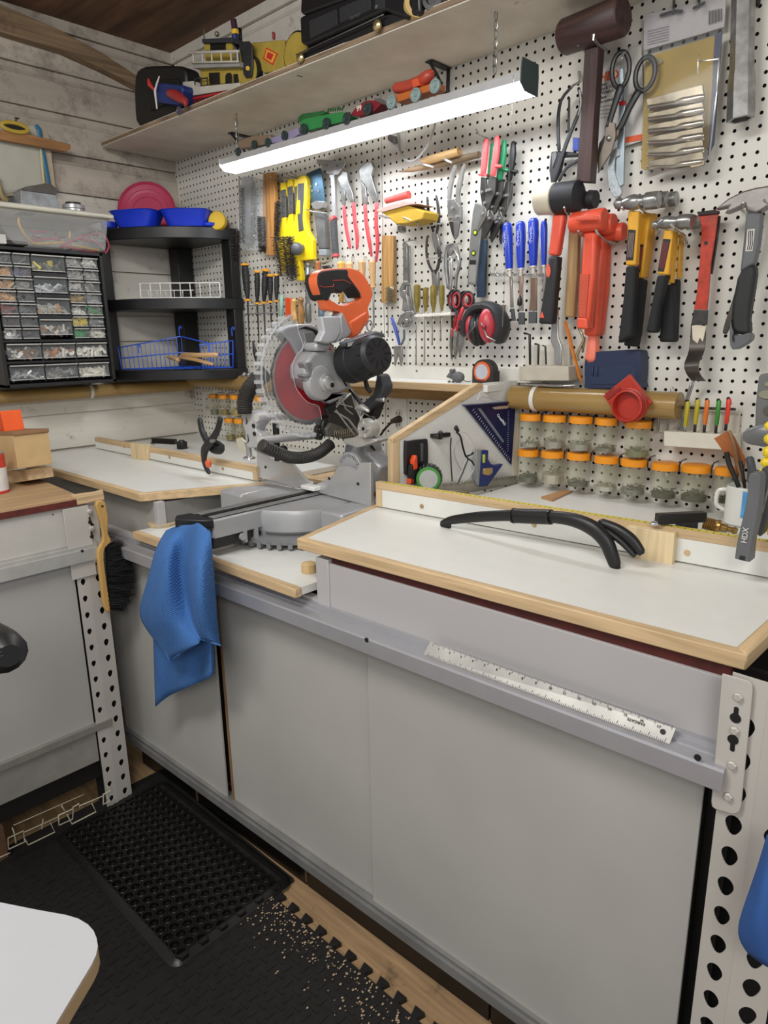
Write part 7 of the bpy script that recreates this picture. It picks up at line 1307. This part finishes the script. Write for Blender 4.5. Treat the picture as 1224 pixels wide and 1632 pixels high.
loft(cL,['740,800 830,800 930,800 1000,800 1030,800','742,950 830,950 930,960 1000,960 1035,960','748,1050 830,1080 930,1080 1000,1060 1040,1060','752,1200 830,1160 930,1150 1000,1130 1048,1120','757,1365 830,1310 930,1265 1000,1235 1046,1205'],[(-.03,-.03,-.03,-.03,-.03),(-.02,-.01,-.02,-.01,-.03),(-.02,.0,-.02,-.0,-.03),(-.01,.01,-.02,.005,-.02),(-.01,.0,-.01,.0,-.01)],'rear_fold',TW,t,.895)
b=B(); b.tube(pts(cL,'845,1132 905,1090 968,1054',y=-.937),.0022,6); b.tube(pts(cL,'988,1038 1030,1052 1074,1066',y=-.927),.0022,6); b.o('hem',TW,t,kind='stuff')
# ================= dust brush
t=T('dust_brush','wooden dust brush with black bristles hanging on the left steel post','brush',U(*cL(540,640),x=-1.872)); P=smooth(pts(cL,'468,385 480,362 512,366 520,400 528,440 528,520 545,560 515,590 508,650 525,780 540,900 520,900 505,860 490,740 478,610 502,560 500,500 478,420',x=-1.872),2,True); B().prism(P,(-.014,0,0)).o('handle',M('c39a58',.5,var=.08,wood='z'),t,bev=.003)
c=U(*cL(500,388),x=-1.8715); B().cyl(c,c-V((.004,0,0)),.0035).o('hang_hole',M('1c130c'),t)
b=B(); A_,C_=U(*cL(512,590),x=-1.88),U(*cL(530,890),x=-1.88)
for k in range(2600):
    f=rnd.random(); a_=A_.lerp(C_,f); ln=.078*(1-abs(f-.5)**3*3)*rnd.uniform(.8,1.05); d=V((rnd.gauss(0,.28),.95,rnd.gauss(-.05+.35*(.5-f),.22))).normalized(); e_=a_+d*ln; w_=V((rnd.gauss(0,1),0,rnd.gauss(0,1))).normalized()*.0009
    b._f([b.b.verts.new(a_-w_),b.b.verts.new(a_+w_),b.b.verts.new(e_+w_*.4),b.b.verts.new(e_-w_*.4)])
b.o('bristles',M('0b0b0c',.8),t,kind='stuff',sm=0); b=B()
for k in range(14): q=A_.lerp(C_,k/13)+V((.006,-.003,0)); b.ball(q,.003,seg=6)
b.o('tuft_base',M('17120e'),t,kind='stuff')
# ================= rubber mat with hexagon cells
Z0=.0; m=[U(*q,z=.012) for q in ((84,1330),(262,1247),(471,1400),(276,1560))]; MB=M('1b1a19',.33,var=.2,sc=30); t=T('rubber_mat','black rubber drainage mat with hexagonal cells in the corner','mat',sum(m,V())/4-V((0,0,.012)))
e1=(m[3]-m[0]+m[2]-m[1])/2; e2=(m[1]-m[0]+m[2]-m[3])/2; L1_,L2_=e1.length,e2.length; e1.normalize(); e2=(e2-e1*e2.dot(e1)).normalized(); O_=m[0].copy(); O_.z=.001
def mq(a_,b_,z_): q=O_+e1*a_+e2*b_; q.z=z_; return q
def rr(in_,r_,z_): 
    P=[]
    for cx,cy,a0 in ((L1_-in_-r_,L2_-in_-r_,0),(in_+r_,L2_-in_-r_,1),(in_+r_,in_+r_,2),(L1_-in_-r_,in_+r_,3)):
        for k in range(5): a=a0*PI/2+k*PI/8; P.append(mq(cx+math.cos(a)*r_,cy+math.sin(a)*r_,z_))
    return P
B().prism(rr(.012,.02,.0012),(0,0,.003)).o('mat_base',M('1b1a18',.6,var=.5,sc=25),t); b=B(); R0,R1,R2=rr(0,.028,.001),rr(.016,.014,.013),rr(.021,.010,.013)
v=[[b.b.verts.new(q) for q in R] for R in (R0,R1,R2,rr(.021,.010,.004))]
for a_,c_ in zip(v,v[1:]):
    for i in range(20): b._f([a_[i],a_[(i+1)%20],c_[(i+1)%20],c_[i]])
b.o('bevelled_border',MB,t,sm=60)
ps=.0315; hx=B(); H6=[V((math.cos(a)*ps*.55,math.sin(a)*ps*.55,0)) for a in [PI/6+k*PI/6 for k in range(12)]]; H6=[h*(1 if k%2==0 else math.cos(PI/6)) for k,h in enumerate(H6)]; I6=[V((math.cos(a)*ps*.40,math.sin(a)*ps*.40,0)) for a in [PI/6+k*PI/6 for k in range(12)]]; hx.ring(H6,I6,(0,0,.010)); hx.lathe((0,0,0),(0,0,1),[(0,ps*.36),(.003,ps*.33),(.006,ps*.2),(.001,ps*.12)],10)
mh=None; k=0; nrow=int((L2_-.06)/(ps*.866)); ncol=int((L1_-.05)/ps)
for j in range(nrow+1):
    for i in range(ncol+(0 if j%2 else 1)):
        a_=.036+ps*(i+(.5 if j%2 else 0)); c_=.034+j*ps*.866
        if mh is None: o=hx.o('hex_cell',MB,t,sm=0); mh=o.data
        else: o=bpy.data.objects.new('hex_cell',mh); COL.objects.link(o); o.parent=t; o.matrix_parent_inverse=Matrix.Translation(-t.location)
        o.matrix_basis=Matrix.Translation(mq(a_,c_,.004))@Matrix(((e1.x,e2.x,0,0),(e1.y,e2.y,0,0),(0,0,1,0),(0,0,0,1)))
# ================= wires under the side bench
WW2=M('b9b49c',.5); t=T('wire_grating','bent cream wire grating lying on the floor under the side bench','grating',U(90,1320,z=.01))
for s_ in ('0,950,5 80,915,5','70,885,5 200,825,5 190,735,5 65,795,5 70,885,5','100,710,5 115,750,5 130,835,5','200,745,4 465,625,4','230,850,5 445,745,5 410,670,4','200,800,5 230,850,5','475,610,6 480,690,5 590,640,5 595,555,6 475,610,6','545,600,5 585,680,6 780,580,6 745,510,5','590,545,5 640,515,6 650,550,4','650,530,5 830,455,5','870,370,6 900,405,7 840,440,7 840,520,6 895,490,6 865,450,5','500,530,5 525,570,6','350,640,4 340,720,4','110,690,3 680,440,3'):
    rod(mk(0,1180,5.1),s_,0,'wire',WW2,t,x=-1.865,seg=6)
# ================= side bench items
def zbox(cf,s,zb,zt,dx,dy,name,mat,lab,cat,**k): pass
c7=mk(0,640,7.2)
P=[U(*c7(*q),y=-1.02) for q in ((-150,385),(150,392),(205,770),(-150,800))]; t=T('cardboard_box','tan cardboard box on the side bench under an orange stack','box',U(*c7(60,790),y=-1.0)); B().prism(P,(-.0,.10,0)).o('box_body',M('bfa173',.6,var=.05),t,bev=.001); B().prism([U(*c7(*q),y=-1.021) for q in ((-150,350),(145,348),(152,392),(-150,392))],(0,.102,0)).o('box_lid',M('8c6846',.6),t,bev=.001)
c=U(*c7(160,450),y=-.97); B().lathe(c,(0,-1,0),[(0,.013),(.03,.013),(.031,.011)],20).o('roll_end',M('b99a6c',.6),t)
t=B().prism([U(*c7(*q),y=-1.0) for q in ((-150,130),(0,110),(48,345),(-150,345))],(0,.06,0)).o('orange_cover',M('e65a1e',.5,var=.04),None,'ribbed bright orange stack on the cardboard box','stack',bev=.002); b=B()
for k in range(10): A_,C_=U(*c7(-100,135+k*21),y=-1.001),U(*c7(3+k*4.5,135+k*21),y=-1.001); b.tube([A_,C_],.0012,5)
b.o('rib',M('c44614',.5),t,kind='stuff')
P=[U(*c7(*q),y=-1.0) for q in ((80,800),(245,785),(270,915),(95,950))]; t=T('wooden_tray','finger-jointed wooden tray end on the side bench','tray',P[3]); B().prism(P,(0,.09,0)).o('tray_side',WOODX,t,bev=.001)
for k in range(4): q=[U(*c7(*a_),y=-1.0015) for a_ in ((238+k*5,800+k*26),(252+k*5,798+k*26),(255+k*5,812+k*26),(241+k*5,814+k*26))]; B().prism(q,(0,.01,0)).o('finger_joint',M('8c6a42',.6),t,bev=0)
c=U(0,783,z=.975); c=U(-8,785,z=.975)+V((-.0,.0,0)); k_=pxm(c); t=T('tin_can','red and white tin can at the left edge of the side bench','can',c); R_=21*k_; Hc_=66*k_
B().lathe(c,(0,0,1),[(0,R_),(.002,R_*1.02),(.006,R_*1.02),(.008,R_)],28).o('red_base',M('c2302a',.4),t); B().lathe(c+V((0,0,.008)),(0,0,1),[(0,R_),(Hc_*.55,R_)],28).o('white_label',M('d6d3ce',.5),t); B().lathe(c+V((0,0,.008+Hc_*.55)),(0,0,1),[(0,R_),(Hc_*.32,R_)],28).o('red_band',M('c63a2c',.4),t); B().lathe(c+V((0,0,.008+Hc_*.87)),(0,0,1),[(0,R_),(.003,R_*1.03),(.006,R_*.98),(.0061,.001)],28).o('rim',CHROME,t)
b=B(); 
for k in range(3): 
    P=[c+V((math.cos(a)*(R_+.0003),math.sin(a)*(R_+.0003),.03+k*.008)) for a in [-1.0+j*.12 for j in range(5)]]; b.tube(P,.0006,4)
b.o('label_print',M('6a6a6c'),t,kind='stuff')
# ================= foreground table corner, armrest, blue cloth
zt2=.75; P=[U(*q,z=zt2) for q in ((-260,1385),(0,1438),(60,1450),(105,1458),(125,1464),(140,1473),(149,1483),(154,1495),(156,1508),(153,1522),(146,1537),(90,1630),(40,1720),(-60,1880),(-300,1900))]; t=T('side_table','white laminate table corner with a beige edge in the foreground','table',(P[0]+P[5])/2); B().prism(P,(0,0,-.002)).o('table_top',M('b9b9bc',.35,var=.01),t); B().prism([q-V((0,0,.002)) for q in P],(0,0,-.022)).o('edge_band',M('b09670',.5),t,bev=.002); q=(P[0]+P[-1])/2; B().box(q.x-.02,q.x+.02,q.y-.02,q.y+.02,0,zt2-.024).o('table_leg',GREY,t)
t=T('armrest','black ribbed armrest reaching in from the left edge','armrest',U(0,1040,y=-1.47)); rod(ID,'-175,985,30 -75,1005,34 -15,1030,36 6,1042,32'.replace(' 6,',' 8,'),1.47,'arm_pad',M('131313',.45,var=.06),t,n=3,seg=14,flat=1.1)
b=B()
for k in range(9): A_,C_=U(-90,975+k*7,y=-1.515),U(-12+k*2,998+k*6,y=-1.515); b.tube([A_,C_],.0016,5)
b.o('arm_rib',M('0a0a0a',.5),t,kind='stuff'); q=U(-110,1010,y=-1.47); B().cyl((q.x,q.y,0),(q.x,q.y,q.z),.018,seg=12).o('arm_post',BLACK,t)
BC=M('2f5a9c',.8,var=.06,bump=.2)
t=loft(ID,['1222,1330 1240,1325 1260,1330','1206,1385 1225,1380 1260,1385','1186,1440 1215,1430 1262,1430','1170,1490 1205,1495 1264,1500','1192,1520 1220,1540 1262,1560'],[(0,.02,0),(0,.02,0),(0,.03,0),(0,.03,0),(0,.01,0)],'blue_cloth',BC,None,.88,.0); t['label']='blue cloth hanging at the right edge beside the perforated post'; t['category']='cloth'
